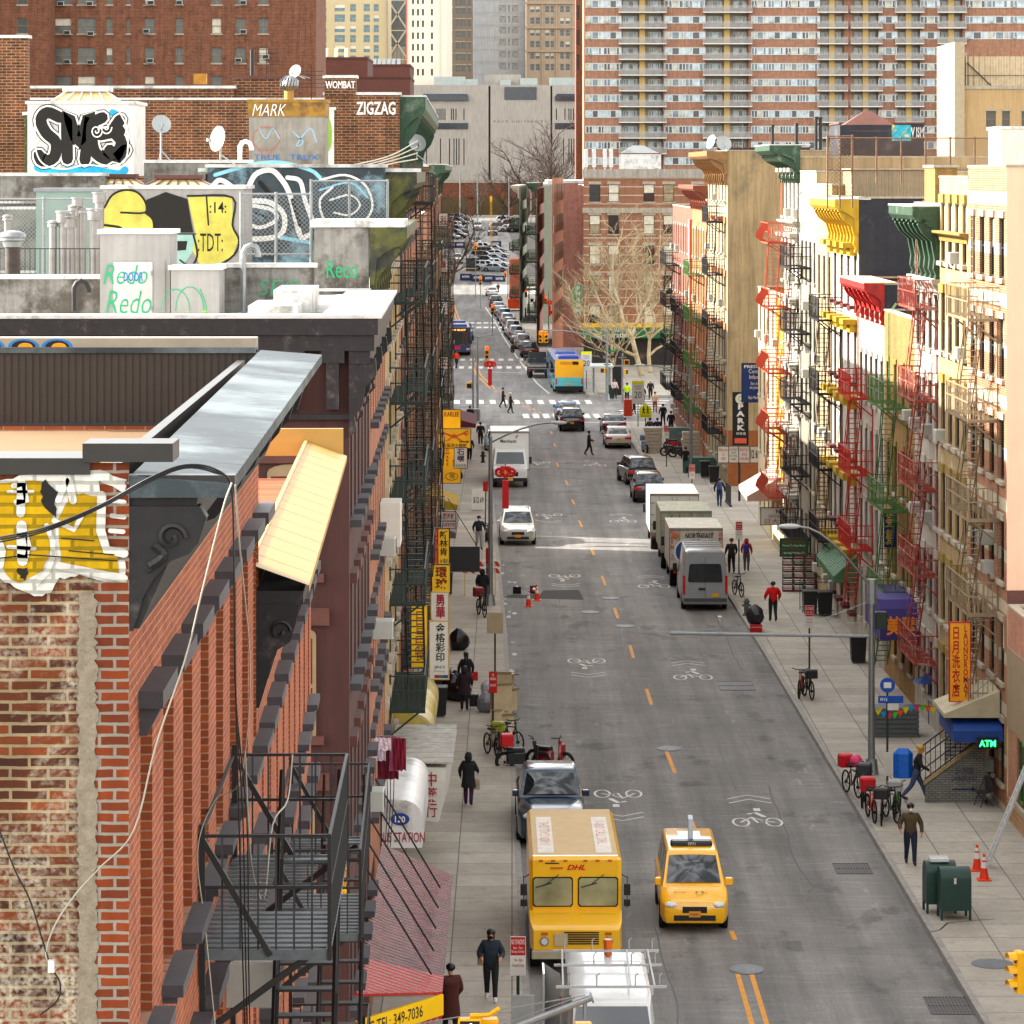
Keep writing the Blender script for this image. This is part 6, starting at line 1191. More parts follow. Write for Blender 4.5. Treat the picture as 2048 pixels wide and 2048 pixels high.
def hvan(label, loc, rz, col, H=2.7, W=2.02, L=5.9, rear=False, grille=True, name='van', short=True):
    r = T(name, label, 'van', loc, rz); w, f, b = W/2, -L/2, L/2; m = MB()
    def rg(y, k, top, zb=.32, t=.84): return [(-w*k*.96,y,zb),(-w*k,y,zb+.2),(-w*k,y,1.1 if top > 1.2 else top-.15),(-w*k*(.97 if top > 1.5 else .98),y,min(1.6,top-.06)),(-w*k*t,y,top-.07 if top > 1.6 else top-.01),(-w*k*t*.85,y,top),(w*k*t*.85,y,top),(w*k*t,y,top-.07 if top > 1.6 else top-.01),(w*k*(.97 if top > 1.5 else .98),y,min(1.6,top-.06)),(w*k,y,1.1 if top > 1.2 else top-.15),(w*k,y,zb+.2),(w*k*.96,y,zb)]
    m.loft([rg(f,.84,.95,.4),rg(f+.12,.95,1.02),rg(f+.8,1,1.26),rg(f+.95,1,1.32),rg(f+1.6,1,H-.15,t=.8),rg(f+1.95,1,H,t=.84),rg(b-.06,1,H-.02,t=.86),rg(b,.97,H-.1,t=.86)]); m.build('body', col, r, smooth=32)
    q = MB(); y0, y1 = f+.98, f+1.57; z0, z1 = 1.4, H-.22; n = V((0,-(z1-z0),(y1-y0))).normalized()*.02
    q.q(*[tuple(V(p)+n) for p in ((-w*.88,y0,z0),(w*.88,y0,z0),(w*.74,y1,z1),(-w*.74,y1,z1))]); q.build('windshield', GL, r)
    for s in (-1, 1):
        q = MB(); P = [(s*(w*.975+.012),f+1.3,1.32),(s*(w*.975+.012),f+2.2,1.32),(s*(w*.94),f+2.2,1.95),(s*(w*.93),f+1.62,1.95)]; q.q(*(P if s > 0 else P[::-1])); q.build('side_window', GL, r)
        q = MB(); q.rbox(s*(w+.12)-.1,f+1.2,1.25,s*(w+.12)+.1,f+1.32,1.62,.03); q.build('wing_mirror', BLK, r); q = MB(); q.ext([(s*w*.55,.78),(s*w*.9,.72),(s*w*.93,1.0),(s*w*.6,.95)][::s], .1, f-.02); q.build('headlight', HL, r)
        q = MB(); q.rbox(s*w*.93-.06,b-.06,.75,s*w*.93+.06,b+.015,1.6,.02); q.build('tail_light', REDL, r)
        for y in (f+.95, b-1.1):
            q = MB(); q.loft([[(s*(w-.1),y+.42*cos(2*pi*i/14),.36+.42*sin(2*pi*i/14)) for i in range(14)],[(s*(w+.008),y+.42*cos(2*pi*i/14),.36+.42*sin(2*pi*i/14)) for i in range(14)]]); q.build('wheel_arch', BLK, r); wheel(r, s*(w-.1), y, .36)
    MB().cbox((0,f-.01,.82),W*.42,.06,.22).build('grille', BLK, r); MB().rbox(-w*.9,f-.06,.38,w*.9,f+.1,.62,.04).build('bumper', BLK if grille else col, r); MB().cbox((0,f-.075,.52),.3,.02,.15).build('number_plate', PLT, r)
    if rear:
        g = MB(); g.ext([(-w*.74,1.3),(w*.74,1.3),(w*.76,1.4),(w*.7,2.05),(w*.64,2.12),(-w*.64,2.12),(-w*.7,2.05),(-w*.76,1.4)], .02, b-.0); o = g.build('rear_window', GL, r); o.location.y = .006
        MB().box(-.008,b+.03,.6,.008,b+.035,H-.3).build('door_seam', BLK, r); MB().box(-w*.95,b,.45,w*.95,b+.12,.6).build('rear_bumper', GRY, r); MB().cbox((-.45,b+.02,.72),.32,.03,.16).build('number_plate', PLW, r); MB().cbox((.15,b+.03,1.0),.3,.03,.1).build('handle', BLK, r)
        q = MB(); [q.box(-w*.8,y,H-.005,w*.8,y+.05,H+.03) for y in (-1.6,-.8,0,.8,1.6)]; q.build('roof_ribs', col, r)
    return r
v = hvan('white work van with ladder racks on its roof at the bottom edge', (2.05, 70.4, 0), R(.4), WHT, 2.6, 1.98, 5.7)
q = MB()
for y in (-1.0, .9, 2.2): q.tube((-1.15,y,2.72),(1.15,y,2.72),.035); [q.tube((x,y,2.55),(x,y,2.74),.03) for x in (-.85,.85)]; [q.path([(x,y,2.72),(x,y,2.95),(x+.06,y,3.0)],.015,4) for x in (-.9,-.3,.5,1.0)]
q.tube((-1.0,-1.0,2.74),(-.95,2.2,2.74),.025); q.tube((.4,-1.0,2.74),(.45,2.2,2.74),.025); q.tube((.9,-1,2.74),(.9,2.2,2.74),.025); q.build('ladder_rack', pm('rack grey', '#a9aaa8', .5), v); MB().cyl(.05,2.3,2.6,2.95,.09,10).build('beacon', pm('amber beacon', '#c8641a', .3), v)
q = MB(); q.q((-1.0,1.9,.5),(-1.35,2.9,.5),(-1.35,2.9,2.3),(-1.0,1.9,2.3)); q.box(-1.37,1.9,.5,-1.33,2.9,2.3); q.build('open_door', WHT, v)
hvan('silver high-roofed van seen from behind parked at the right kerb', (8.62, 152.4, 0), pi+0*R(1)-R(.6)+0, SIL, 2.74, 2.02, 5.9, True).rotation_euler = (0, 0, pi)
# seen from behind: cars heading away are turned half round, so their rear faces the camera
def boxtruck(label, loc, rz, H, W, L, col, cab, front=False, name='box_truck', txt=None):
    r = T(name, label, 'box truck', loc, rz); w = W/2; b0 = -L/2+1.9; m = MB(); m.box(-w, b0, .95, w, L/2, H); bx = m.build('cargo_box', col, r); q = MB()
    for y in (b0-.01, L/2-.04):
        q = MB(); [q.box(x, y, .93, x+.05, y+.06, H+.012) for x in (-w-.015, w-.035)]; q.box(-w-.015, y-.02, H-.1, w+.015, y+.07, H+.014); q.box(-w, y, .9, w, y+.075, 1.0); q.build('corner_trim', pm('dull trim', '#7e7a70', .5), bx)
    if not front:
        d = MB(); d.box(-w+.12, L/2+.004, 1.08, -.01, L/2+.02, H-.16); d.box(.01, L/2+.004, 1.08, w-.12, L/2+.02, H-.16); d = d.build('rear_door', col, r); q = MB(); [q.tube((x,L/2+.04,1.1),(x,L/2+.04,H-.15),.022) for x in (-w*.62,-.12,.12,w*.62)]; [q.box(x-.09,L/2+.02,z,x+.09,L/2+.05,z+.05) for x in (-w*.9,w*.9,-.5,.5) for z in (1.4,1.9,H-.5)]; q.build('door_bars', STEEL, d)
    c = MB(); cwid = W*.43; c.loft([[(-cwid,-L/2,.5),(cwid,-L/2,.5),(cwid,-L/2,1.15),(-cwid,-L/2,1.15)],[(-cwid,-L/2+.8,.5),(cwid,-L/2+.8,.5),(cwid,-L/2+.8,1.35),(-cwid,-L/2+.8,1.35)],[(-cwid,-L/2+1.25,.5),(cwid,-L/2+1.25,.5),(cwid*.88,-L/2+1.25,2.2),(-cwid*.88,-L/2+1.25,2.2)],[(-cwid,b0-.05,.5),(cwid,b0-.05,.5),(cwid*.88,b0-.05,2.3),(-cwid*.88,b0-.05,2.3)]]); c.build('cab', cab, r, smooth=30)
    q = MB(); q.q((-cwid*.86,-L/2+.83,1.4),(cwid*.86,-L/2+.83,1.4),(cwid*.78,-L/2+1.2,2.1),(-cwid*.78,-L/2+1.2,2.1)); q.build('windshield', GL, r).location = (0,-.03,.02); MB().cbox((0,-L/2-.01,.85),W*.4,.05,.25).build('grille', BLK, r); MB().rbox(-cwid,-L/2-.1,.4,cwid,-L/2,.62,.04).build('bumper', BLK, r); MB().cbox((0,-L/2-.12,.53),.3,.02,.15).build('number_plate', PLW, r)
    MB().box(-w*.45, b0, .55, w*.45, L/2-.1, .94).build('chassis', BLK, r)
    for s in (-1, 1):
        wheel(r, s*(cwid-.1), -L/2+.85, .4, .25); wheel(r, s*(w-.28), L/2-1.3, .4, .42); MB().rbox(s*(w+.05)-.08,-L/2+1.0,1.4,s*(w+.05)+.08,-L/2+1.1,1.85,.02).build('wing_mirror', BLK, r); MB().ext([(s*cwid*.6,.8),(s*cwid*.95,.8),(s*cwid*.95,1.0),(s*cwid*.62,1.02)][::s], .05, -L/2-.03).build('headlight', HL, r); MB().cbox((s*w*.8, L/2+.03, .8),.14,.06,.1).build('tail_light', REDL, r)
    return r
tk = boxtruck('white box truck with a white van cab parked at the left kerb', (-.15, 211.3, 0), R(.9), 3.35, 2.42, 6.8, WHT, WHT, True)
text("Merchants", 1.0, .22, BLK, tk, -.1, 2.75, -3.4+1.9-.02, bold=.01); q = MB(); q.strip([(.35,3.0),(.5,3.12),(.42,2.96)], .05, -1.53); q.build('emblem', pm('logo red', '#b8201c'), tk)
bw_ = pm('grimy white box', '#b9b5a8', .6, .12, 1.5, streak=.25); bg_ = pm('grimy green white box', '#9a9c88', .6, .18, 1.5, streak=.35)
boxtruck('tall white box truck, farthest of the three trucks at the right kerb', (8.38, 176.5, 0), pi, 3.0, 2.5, 7.4, paint('#c9c8c2', .4), WHT)
t2 = boxtruck('grimy greenish box truck with scribbled doors, middle of the three trucks', (8.55, 168, 0), pi, 2.95, 2.5, 7.0, bg_, WHT); gs = [([(-.9,2.5),(-.7,2.7),(-.5,2.5),(-.3,2.7)],.08),([(.5,2.5),(.7,2.65),(.9,2.5)],.08)]
t3 = boxtruck('white box truck lettered in capitals above two blue discs, nearest of the three', (8.65, 160.9, 0), pi, 2.85, 2.5, 6.8, bw_, WHT)
L2 = 3.4; q = T('lettering_holder', 'x', 'x') if False else None
def rear_text(par, s_, w_, h_, mat, x, z, y, **k):
    o = text(s_, w_, h_, mat, par, x, z, 0, **k)
    for v in o.data.vertices: v.co = (-v.co.x, y, v.co.z)
    me = o.data; me.flip_normals(); return o
q = MB()
for x, m_ in ((.42, 0), (-.42, 0)): q.q(*[(x+.62*cos(t_*pi/12), L2+.06, 1.75+.62*sin(t_*pi/12)) for t_ in range(24)])
q.build('disc', WHT, t3); q = MB(); [q.q(*[(x+.54*cos(t_*pi/12), L2+.065, 1.75+.54*sin(t_*pi/12)) for t_ in range(24)]) for x in (.42,-.42)]; q.build('disc_face', pm('truck blue', '#1f3f7d', .5, .3, 4), t3)
rear_text(t3, 'NORTHEAST', 1.35, .26, BLK, .15, 2.5, L2+.07, bold=.02, shear=.15); rear_text(t3, 'OPEN', .16, .9, pm('logo red', '#b8201c'), 1.12, 2.2, L2+.07, vert=True, bold=.02); rear_text(t3, 'OPEN 7', .16, 1.3, pm('logo red', '#b8201c'), -1.12, 2.1, L2+.07, vert=True, bold=.02)
MB().q(*[(.95+.14*cos(t_*pi/6), L2+.066, 2.52+.16*sin(t_*pi/6)) for t_ in range(12)]).build('emblem', pm('orange emblem', '#b86a3c', .5, .4, 6), t3)
for par, cols in ((t2, DKGREEN),):
    m = MB(); [m.path([(-x, 3.58, z) for x, z in p], w_/2, 4) for p, w_ in gs]; m.build('graffiti', cols, par)
# cars near
car('dark blue-black pickup truck parked facing the camera behind the yellow delivery van', (1.12, 99.9, 0), R(.5), 'pickup', paint('#1c3042', .2, .6), 'pickup truck', name='pickup_truck')
car('silver crossover parked facing the camera on the left below the red ornament', (.28, 177.9, 0), R(.8), 'suv', paint('#a4a29c', .25), 'suv', name='suv')
car('pale blue car half hidden behind the white box truck', (-1.0, 236, 0), R(.9), 'sedan', paint('#8fa9b5', .2), name='car')
car('black suv with lit brake lights entering the intersection', (4.5, 255, 0), pi+R(1), 'suv', paint('#141015', .2, .5), 'suv', name='suv'); car('blue car just ahead of the black suv at the intersection', (4.35, 265.5, 0), pi+R(1.5), 'sedan', paint('#2a6a8f', .2, .5), name='car')
car('champagne sedan parked at the right kerb near the school sign', (7.5, 239.5, 0), pi+R(1), 'sedan', paint('#b5afa2', .22, .5), name='sedan'); car('dark red sedan parked in front of the champagne sedan', (7.6, 252, 0), pi+R(1), 'sedan', paint('#3a1820', .2, .5), name='sedan')
car('dark grey suv parked at an angle behind the wrapped pallets', (7.85, 211.6, 0), pi+R(8), 'suv', paint('#23221f', .2, .5), 'suv', name='suv'); car('brownish grey suv parked right behind the white box truck', (8.1, 200.6, 0), pi+R(1), 'suv', paint('#35332f', .2, .5), 'suv', name='suv')
# buses
def bus(label, loc, rz, L, body, front, nseg=1, rearc=None, low=None, bend=0):
    r = T('bus', label, 'bus', loc, rz); w = 1.28; H = 3.05; m = MB(); m.rbox(-w, -L/2, .38, w, L/2, H, .08); m.build('body', body, r); q = MB(); n = int(L/1.7)
    for s in (-1, 1): [q.box(s*w, -L/2+.6+i*1.7, 1.4, s*(w+.012), -L/2+2.1+i*1.7, 2.45) for i in range(n)]
    q.build('side_windows', GL, r); q = MB(); q.rbox(-.9,-L/2+1,H,.9,-L/2+3.2,H+.25,.08); q.build('roof_unit', paint('#1e3d8f', .35), r); MB().rbox(-.9,L/2-3,H,.9,L/2-.8,H+.28,.08).build('roof_unit', paint('#1e3d8f', .35), r); MB().box(-w*.7,-L/2+3.4,H,w*.7,L/2-3.2,H+.05).build('roof', WHT, r)
    if low: MB().box(-w-.006,-L/2+.2,.38,w+.006,L/2-.02,1.25).build('lower_panel', low, r)
    g = MB(); g.ext([(-w*.92,1.15),(w*.92,1.15),(w*.92,2.5),(-w*.92,2.5)], .02, -L/2-.015); g.build('windshield', GL, r); d = MB().cbox((0,-L/2-.03,2.75),1.9,.04,.3).build('destination_display', BLK, r); text('M15 SELECT', 1.5, .16, emis('amber led', '#ff9a30', 1.2), d, 0, 2.75, -L/2-.06)
    MB().cbox((-.2,-L/2-.02,.85),.75,.03,.4).build('bike_rack_sign', pm('pink advert', '#c9455a'), r)
    for s in (-1, 1): MB().cbox((s*1.0,-L/2-.02,.7),.35,.05,.2).build('headlight', HL, r); MB().rbox(s*1.5-.1,-L/2-.2,1.6,s*1.5+.1,-L/2,2.2,.03).build('wing_mirror', BLK, r)
    if rearc:
        q = MB(); q.ext([(w*.98,1.45),(-w*.98,1.45),(-w*.98,2.85),(-w*.85,3.03),(w*.85,3.03),(w*.98,2.85)], .03, L/2-.01); q.build('rear_engine_cover', rearc, r); MB().box(-w*.98,L/2-.01,.7,w*.98,L/2+.025,1.45).build('lower_rear', low, r); MB().cbox((0,L/2+.03,.5),2.5,.12,.34).build('rear_bumper', BLK, r)
        MB().cbox((-.55,L/2+.04,2.72),.55,.03,.28).build('rear_display', BLK, r); q = MB(); [q.cbox((.3,L/2+.035,2.62+.07*k),1.0,.02,.03) for k in range(4)]; q.build('vent_slats', pm('dark orange', '#b5720c'), r); MB().cbox((0,L/2+.04,.86),.35,.03,.16).build('number_plate', PLT, r)
        for s in (-1,1):
            for z in (1.0,1.18,1.36): MB().tube((s*1.14,L/2+.02,z-.1),(s*1.14,L/2+.05,z-.1),.085,10).build('tail_light', REDL, r)
    for s in (-1, 1):
        for y in (-L/2+2.6, L/2-3.0): wheel(r, s*(w-.13), y, .48, .3, BLK)
    return r
teal = paint('#5fb3b8', .35); b1 = bus('articulated city bus with orange and turquoise rear stopped at the far corner', (4.9, 301.5, 0), pi+R(1.5), 11.2, paint('#5c7ca0', .35), None, 1, paint('#e6ac1c', .35), teal)
q = MB(); [q.box(-1.2,-5.75-.16*k,.5,1.2,-5.66-.16*k,2.95) for k in range(6)]; q.build('bellows', BLK, b1); b2 = MB().rbox(-1.28,-13.2,.38,1.28,-6.6,3.05,.08).build('front_section', paint('#5c7ca0', .35), b1)
bus('dark blue city bus coming towards the camera on the left', (-5.9, 363.4, 0), R(2), 12, paint('#1a2c5c', .3), None)
lt = boxtruck('dark flatbed lorry standing beside the articulated bus', (2.5, 321, 0), pi+R(2), 1.2, 2.2, 6.5, BLK, paint('#202428'), False, 'lorry')
# parked and driving cars along the far street
cols = [('#16181b','black'),('#9fa4a8','silver'),('#5b2a26','dark red'),('#c9c9c6','white'),('#c4c4c0','white'),('#4d5257','grey'),('#b0b3b5','silver'),('#7a8a94','blue grey'),('#1b1c20','black')]
DD = [355.5, 372, 383, 392, 401, 414, 427, 441, 455, 470, 486]; ks = ['suv','suv','sedan','suv','pickup','suv','suv','suv','sedan','sedan','suv']
words = ['nearest black suv in the line of cars parked past the bus','silver suv second in the far kerbside line','dark red sedan in the far kerbside line','white suv in the middle of the far kerbside line','white pickup in the far kerbside line','dark grey suv beyond the white pickup','silver suv beyond the dark grey one','blue grey suv in the far kerbside line near the sign','black sedan toward the end of the far kerbside line','pale silver sedan near the end of the far line','last black suv in the far kerbside line before the sunlit crossing']
cc = ['#16181b','#a2a4a6','#5b2a26','#c9c9c6','#c4c4c0','#4d5257','#b0b3b5','#7a8a94','#1b1c20','#9ea3a6','#17181a']
for D, k_, w_, c_ in zip(DD, ks, words, cc): car(w_, (kr(D)-1.15, D, 0), pi+R(2.5), k_, paint(c_, .22), 'car', 'cars parked along the far right kerb')
car('white sedan crossing in the sunlit patch at the far crossing', (-3.2, 530, 0), pi+R(3), 'sedan', WHT); car('grey car following the dark blue bus', (-5.6, 384, 0), R(2), 'suv', paint('#6f777c', .2)); car('blue grey car second behind the dark blue bus', (-5.6, 398, 0), R(2), 'suv', paint('#55646e', .2))
def onhill(x, y):
    lo, hi = 400., 719.
    for _ in range(40):
        md = (lo+hi)/2; yy = YH+(CH-gz(md))*FPX/md
        if yy > y: lo = md
        else: hi = md
    return ((x-1024)*lo/FPX, lo, gz(lo))
for x, y, c_, lab in ((915,526,'#bdb8ab','white suv coming down the hill beside the guard booth'),(953,491,'#8f9a9e','silver suv in the middle of the hill road'),(955,460,'#c8c6be','white suv at the top of the hill road'),(985,470,'#2a2c30','dark car right of the white suv at the top of the hill')): car(lab, onhill(x, y), R(2), 'suv', paint(c_, .2))
lotc = ['#c8c8c4','#7f878c','#3c4044','#a4a8aa','#1c2026','#5a6e80','#26292c','#b8bcbe']; ci = 0
for i, (x, y) in enumerate(((968,503),(988,505),(975,512),(993,515),(966,520),(987,524),(970,530),(992,533),(973,540),(990,543))):
    car(['top left','top right','second row left','second row right','third row left','third row right','fourth row left','fourth row right','bottom left','bottom right'][i]+' car in the small car park behind the navy barriers', onhill(x, y), R(80), ('suv','sedan')[i % 2], paint(lotc[i % 8], .2), 'car', 'cars in the small car park')
for i, (x, y) in enumerate(((897,478),(912,476),(899,469),(914,467),(895,461),(912,459),(898,453),(916,451),(900,445),(918,443))):
    car(['first row left','first row right','second row left','second row right','middle row left','middle row right','fourth row left','fourth row right','back row left','back row right'][i]+' car parked on the hill left of the road', onhill(x, y), R(60), ('suv','sedan')[(i+1) % 2], paint(lotc[(i*3+1) % 8], .2), 'car', 'cars parked on the hill at left')
for i, (x, y) in enumerate(((1000,462),(1018,463),(1036,464),(1005,455),(1024,456),(1042,457),(1012,448),(1032,449))):
    car(['front left','front middle','front right','middle left','middle one','middle right','rear left','rear right'][i]+' car parked at the hilltop beside the bus shelter', onhill(x, y), R(100), ('suv','sedan')[i % 2], paint(lotc[(i*5+2) % 8], .2), 'car', 'cars parked at the hilltop')
# ---------------- signs and awnings on the buildings ----------------
ysg = pm('yellow sign face', '#e3b822', .45, .08, 2); wsg = pm('white sign face', '#cbc7bd', .45, .08, 2); rlt = pm('red lettering', '#8f1420', .5); dlt = pm('dark lettering', '#1d1b1b', .5); grp = pm('sign pole green', '#1d3226', .5, .2)
def hang(label, x0, y0, x1, y1, D, mat, rows=(), frame=IRON, name='hanging_sign', th=.14, cat='sign', rz=0, border=None):
    a, b = Q(x0, y1, D), Q(x1, y0, D); w, h = b.x-a.x, b.z-a.z; r = T(name, label, cat, ((a.x+b.x)/2, D, a.z), rz)
    MB().box(-w/2, 0, 0, w/2, th, h).build('panel', mat, r); f = MB(); t = .03
    f.box(-w/2-t,-.02,-t,w/2+t,th,0); f.box(-w/2-t,-.02,h,w/2+t,th,h+t); f.box(-w/2-t,-.02,0,-w/2,th,h); f.box(w/2,-.02,0,w/2+t,th,h); f.build('frame', border or frame, r)
    for s_, mt, fx0, fz0, fx1, fz1, kw in rows: text(s_, (fx1-fx0)*w, (fz1-fz0)*h, mt, r, (-.5+(fx0+fx1)/2)*w, (fz0+fz1)/2*h, -.012, **kw)
    r['w'], r['h'] = w, h; return r
def brackets(r, n, L, z):
    m = MB()
    for i in range(n): m.tube((r['w']/2 if L > 0 else -r['w']/2, .07, z[i]), ((r['w']/2 if L > 0 else -r['w']/2)+L, .07, z[i]), .025); m.tube((0, .07, z[i]), (L, .07, z[i]+.5), .012, 3)
    m.build('bracket', IRON, r)
r = hang('tall cream sign with four black characters and a small printing shop name', 860, 1243, 897, 1358, 108, wsg, [('金榕彩印', dlt, .3, .3, .82, .97, dict(vert=True, bold=.02)), ("JIN'S", dlt, .22, .17, .8, .235, {}), ('Printing', flat('#6a6a6a'), .22, .11, .8, .155, {})], border=flat('#b98d4a')); brackets(r, 2, -1.2, (.1, 1.8)); w, h = r['w'], r['h']
for i, c in enumerate(('#8f2024', '#2f6a4a', '#1f3080')): MB().box(-w*.25+w*.24*i, -.01, .03, -w*.25+w*.24*(i+1), -.002, h*.07).build('colour_bar', flat(c), r)
r = hang('white sign with two dark red characters above the printing sign', 863, 1185, 897, 1241, 111, wsg, [('勇華', rlt, .25, .08, .8, .93, dict(vert=True, bold=.03))], border=flat('#b8951c')); brackets(r, 1, -1.1, (.2,))
r = hang('yellow sign with two chunky maroon characters', 864, 1130, 900, 1183, 114, ysg, [('環球', pm('maroon lettering', '#7c3010'), .18, .08, .85, .93, dict(vert=True, bold=.03))]); brackets(r, 1, -1.1, (.3,))
r = hang('yellow sign with three brushed characters and a red side strip', 868, 1058, 898, 1129, 118, ysg, [('新林肯', pm('brown brush lettering', '#3c2408'), .36, .25, .92, .95, dict(vert=True, bold=.02)), ('24 電召', dlt, .4, .04, .9, .16, dict(bold=.01))]); MB().box(-r['w']/2, -.01, 0, -r['w']*.2, -.002, r['h']).build('red_strip', pm('sign red', '#a8201c'), r); text('CAR & LIMO SERVICE', .1, .95*r['h'], flat('#d8a060'), r, -r['w']*.35, r['h']/2, -.02, vert=True)
r = hang('large plain black billboard panel jutting over the left pavement', 898, 1095, 958, 1142, 124, BLK, []); m = MB(); m.tube((-.6,.1,r['h']+1.8),(.5,.1,r['h']),.02); m.build('stay', IRON, r)
r = hang('yellow hardware shop sign column with a round number at its foot', 886, 820, 921, 966, 179, ysg, [('KARLEE', pm('maroon lettering', '#7c3010'), .08, .91, .92, .975, dict(bold=.02)), ('HARDWARE', pm('maroon lettering', '#7c3010'), .12, .24, .38, .62, dict(vert=True, bold=.02)), ('家行', dlt, .55, .22, .9, .33, dict(bold=.01)), ('98', dlt, .38, .06, .66, .13, {})])
q = MB(); q.strip([(.33*cos(t*pi/10), .35+.2*sin(t*pi/10)) for t in range(21)], .03, -.015); q.build('number_ring', dlt, r)
lob = hang('yellow sign with a painted orange lobster and an arrow', 876, 858, 941, 896, 177.5, ysg, [('生猛游水龍蝦', dlt, .15, .04, .88, .24, dict(bold=.01))])
m = MB(); w, h = lob['w'], lob['h']; m.q(*[(.16*cos(t*pi/7), -.016, h*.62+.11*sin(t*pi/7)) for t in range(14)])
for s in (-1, 1):
    m.strip([(s*.12,h*.62),(s*.35,h*.72),(s*.52,h*.78),(s*.7,h*.74)], .09, -.018); m.strip([(s*.5,h*.8),(s*.68,h*.9),(s*.74,h*.84)], .07, -.019); m.strip([(s*.5,h*.76),(s*.66,h*.64)], .06, -.02)
    for k in range(4): m.strip([(s*.1,h*.58),(s*(.2+.08*k),h*(.44-.02*k)),(s*(.25+.09*k),h*.36)], .02, -.021)
m.build('painted_lobster', pm('lobster orange', '#c85a14', .6, .3, 8), lob); m = MB(); m.strip([(.3,h*.33),(.7,h*.33)], .06, -.02); m.q((.66,-.021,h*.24),(.8,-.021,h*.33),(.66,-.021,h*.42)); m.build('arrow', pm('maroon lettering', '#7c3010'), lob)
hang('white sign with a blue character and green line below, beside the hardware sign', 909, 896, 934, 936, 177, wsg, [('石螺', pm('navy lettering', '#1b2c50'), .2, .3, .8, .96, dict(vert=True, bold=.02)), ('批發零售', pm('green lettering', '#2a7a5a'), .08, .04, .92, .2, {})])
for y, ch, i in ((440,'利',0),(530,'榮',1),(617,'茶',2),(725,'招',3)): hang('white sign box with a red character, '+('topmost','second from top','third from top','lowest')[i]+' of the far column', 878, y-13, 895, y+13, 215-i, wsg, [(ch, rlt, .15, .15, .85, .85, dict(bold=.02))], name='box_sign')
# ground-floor awnings, left
redcor = ribbed('weathered red corrugated plastic', '#6a343c', .24, 1, .6, .16); redb = ribbed('bright red corrugated plastic', '#a8241f', .24, 1, .2, .2)
m = MB(); x0, x1 = fl(70)+.05, -1.42; D0a, D0b, D1_ = 66.2, 68.4, 79.8
def wed(mat, label, xo, xw, D0, D1, zl, zt, dr=.25):      # wedge awning: outer edge xo, wall xw
    P = [(xw,zl-dr),(xo,zl-dr),(xo,zl),(xw,zt)]; P = P if xo > xw else P[::-1]; q = MB(); q.loft([[(a, D0, b) for a, b in P], [(a, D1, b) for a, b in P]], flip=True); k = MB()
    return tag(q.build('shop_awning', mat), label, 'awning')
def awn(nm, P, mat, label, th=.05, cat='awning'):
    q = MB(); k = len(P); q.q(*P); q.q(*[(a, b, c-th) for a, b, c in P][::-1])
    for i in range(k): a, b = P[i], P[(i+1) % k]; q.q((a[0],a[1],a[2]-th),(b[0],b[1],b[2]-th),b,a)
    o = q.build(nm, mat); return tag(o, label, cat) if label else o
aw = awn('corrugated_awning', [(x0,D0a,3.35),(x1,D0b,2.85),(x1,D1_,2.85),(x0,D1_,3.6)], redcor, 'long faded red corrugated awning over the near left pavement')
p = awn('front_bay', [(x0,D0a-.05,3.37),(x1,D0b-.05,2.87),(x1+.0,D0b+1.3,2.87),(x0,D0b+.6,3.42)], redb, None); p.parent = aw
L = sqrt((x1-x0)**2+(D0b-D0a)**2); an = atan2(D0b-D0a, x1-x0); b = MB(); b.box(0, -.03, 0, L, .03, .42); b = b.build('valance', ysg, aw); b.location = (x0, D0a-.1, 2.42); b.rotation_euler = (0, 0, an); text('INC TEL: 349-7036', 1.95, .24, dlt, b, 1.12, .22, -.035, bold=.01)
q = MB(); [q.q((i*L/14,-.02,0),((i+1)*L/14,-.02,0),((i+.5)*L/14,-.02,-.12)) for i in range(14)]; q.box(0,-.02,-.02,L,.02,0); q.build('scalloped_edge', pm('sign red', '#a8201c'), b)
q = MB(); [q.tube((x0+.02, D0a+1+2.1*i, 5.9), (x1-.25, D0a+3.2+2.1*i, 2.98), .02) for i in range(5)]; tag(q.build('awning_stays', IRON), 'five slanting black stay rods above the faded red awning', 'stay rods')
# bus station barrel canopy
q = MB(); x0, x1, Da, Db = fl(86)+.05, -2.28, 85, 91.2; prof = [(x0,2.45),(x1,2.45),(x1,3.25)]+[(x1-.55+.55*cos(t*pi/12), 3.25+.42*sin(t*pi/12)) for t in range(7)]+[(x0,3.7)]
q.loft([[(a, Da, b) for a, b in prof], [(a, Db, b) for a, b in prof]], flip=True); bs_ = tag(q.build('barrel_canopy', pm('white canopy vinyl', '#cdcdca', .35, .1, 1.5, stain='#8a8884', stc=.6), smooth=40), 'white barrel canopy with blue oval number over a bus station entrance', 'canopy')
text('BUS STATION', 1.15, .26, rlt, bs_, (x0+x1)/2, 2.72, Da-.01, bold=.01); q = MB(); q.q(*[((x0+x1)/2-.05+.24*cos(t*pi/12), Da-.012, 3.18+.16*sin(t*pi/12)) for t in range(24)]); q.build('oval_badge', pm('badge blue', '#22407f'), bs_); text('120', .26, .16, WHT, bs_, (x0+x1)/2-.05, 3.18, Da-.02, bold=.02)
x0, x1 = fl(95)+.05, -1.72; q = MB(); q.loft([[(x0,92.2,1.9),(x1-.3,92.2,1.7),(x1-.1,92.2,3.2),(x0,92.2,3.25)],[(x0,98.4,1.9),(x1-.1,98.4,1.7),(x1+.1,98.4,3.2),(x0,98.4,3.35)]]); hb = tag(q.build('box_canopy', pm('grimy white panel', '#c4c1b8', .6, .12, 2)), 'grimy white box canopy with three red characters behind the barrel canopy', 'canopy')
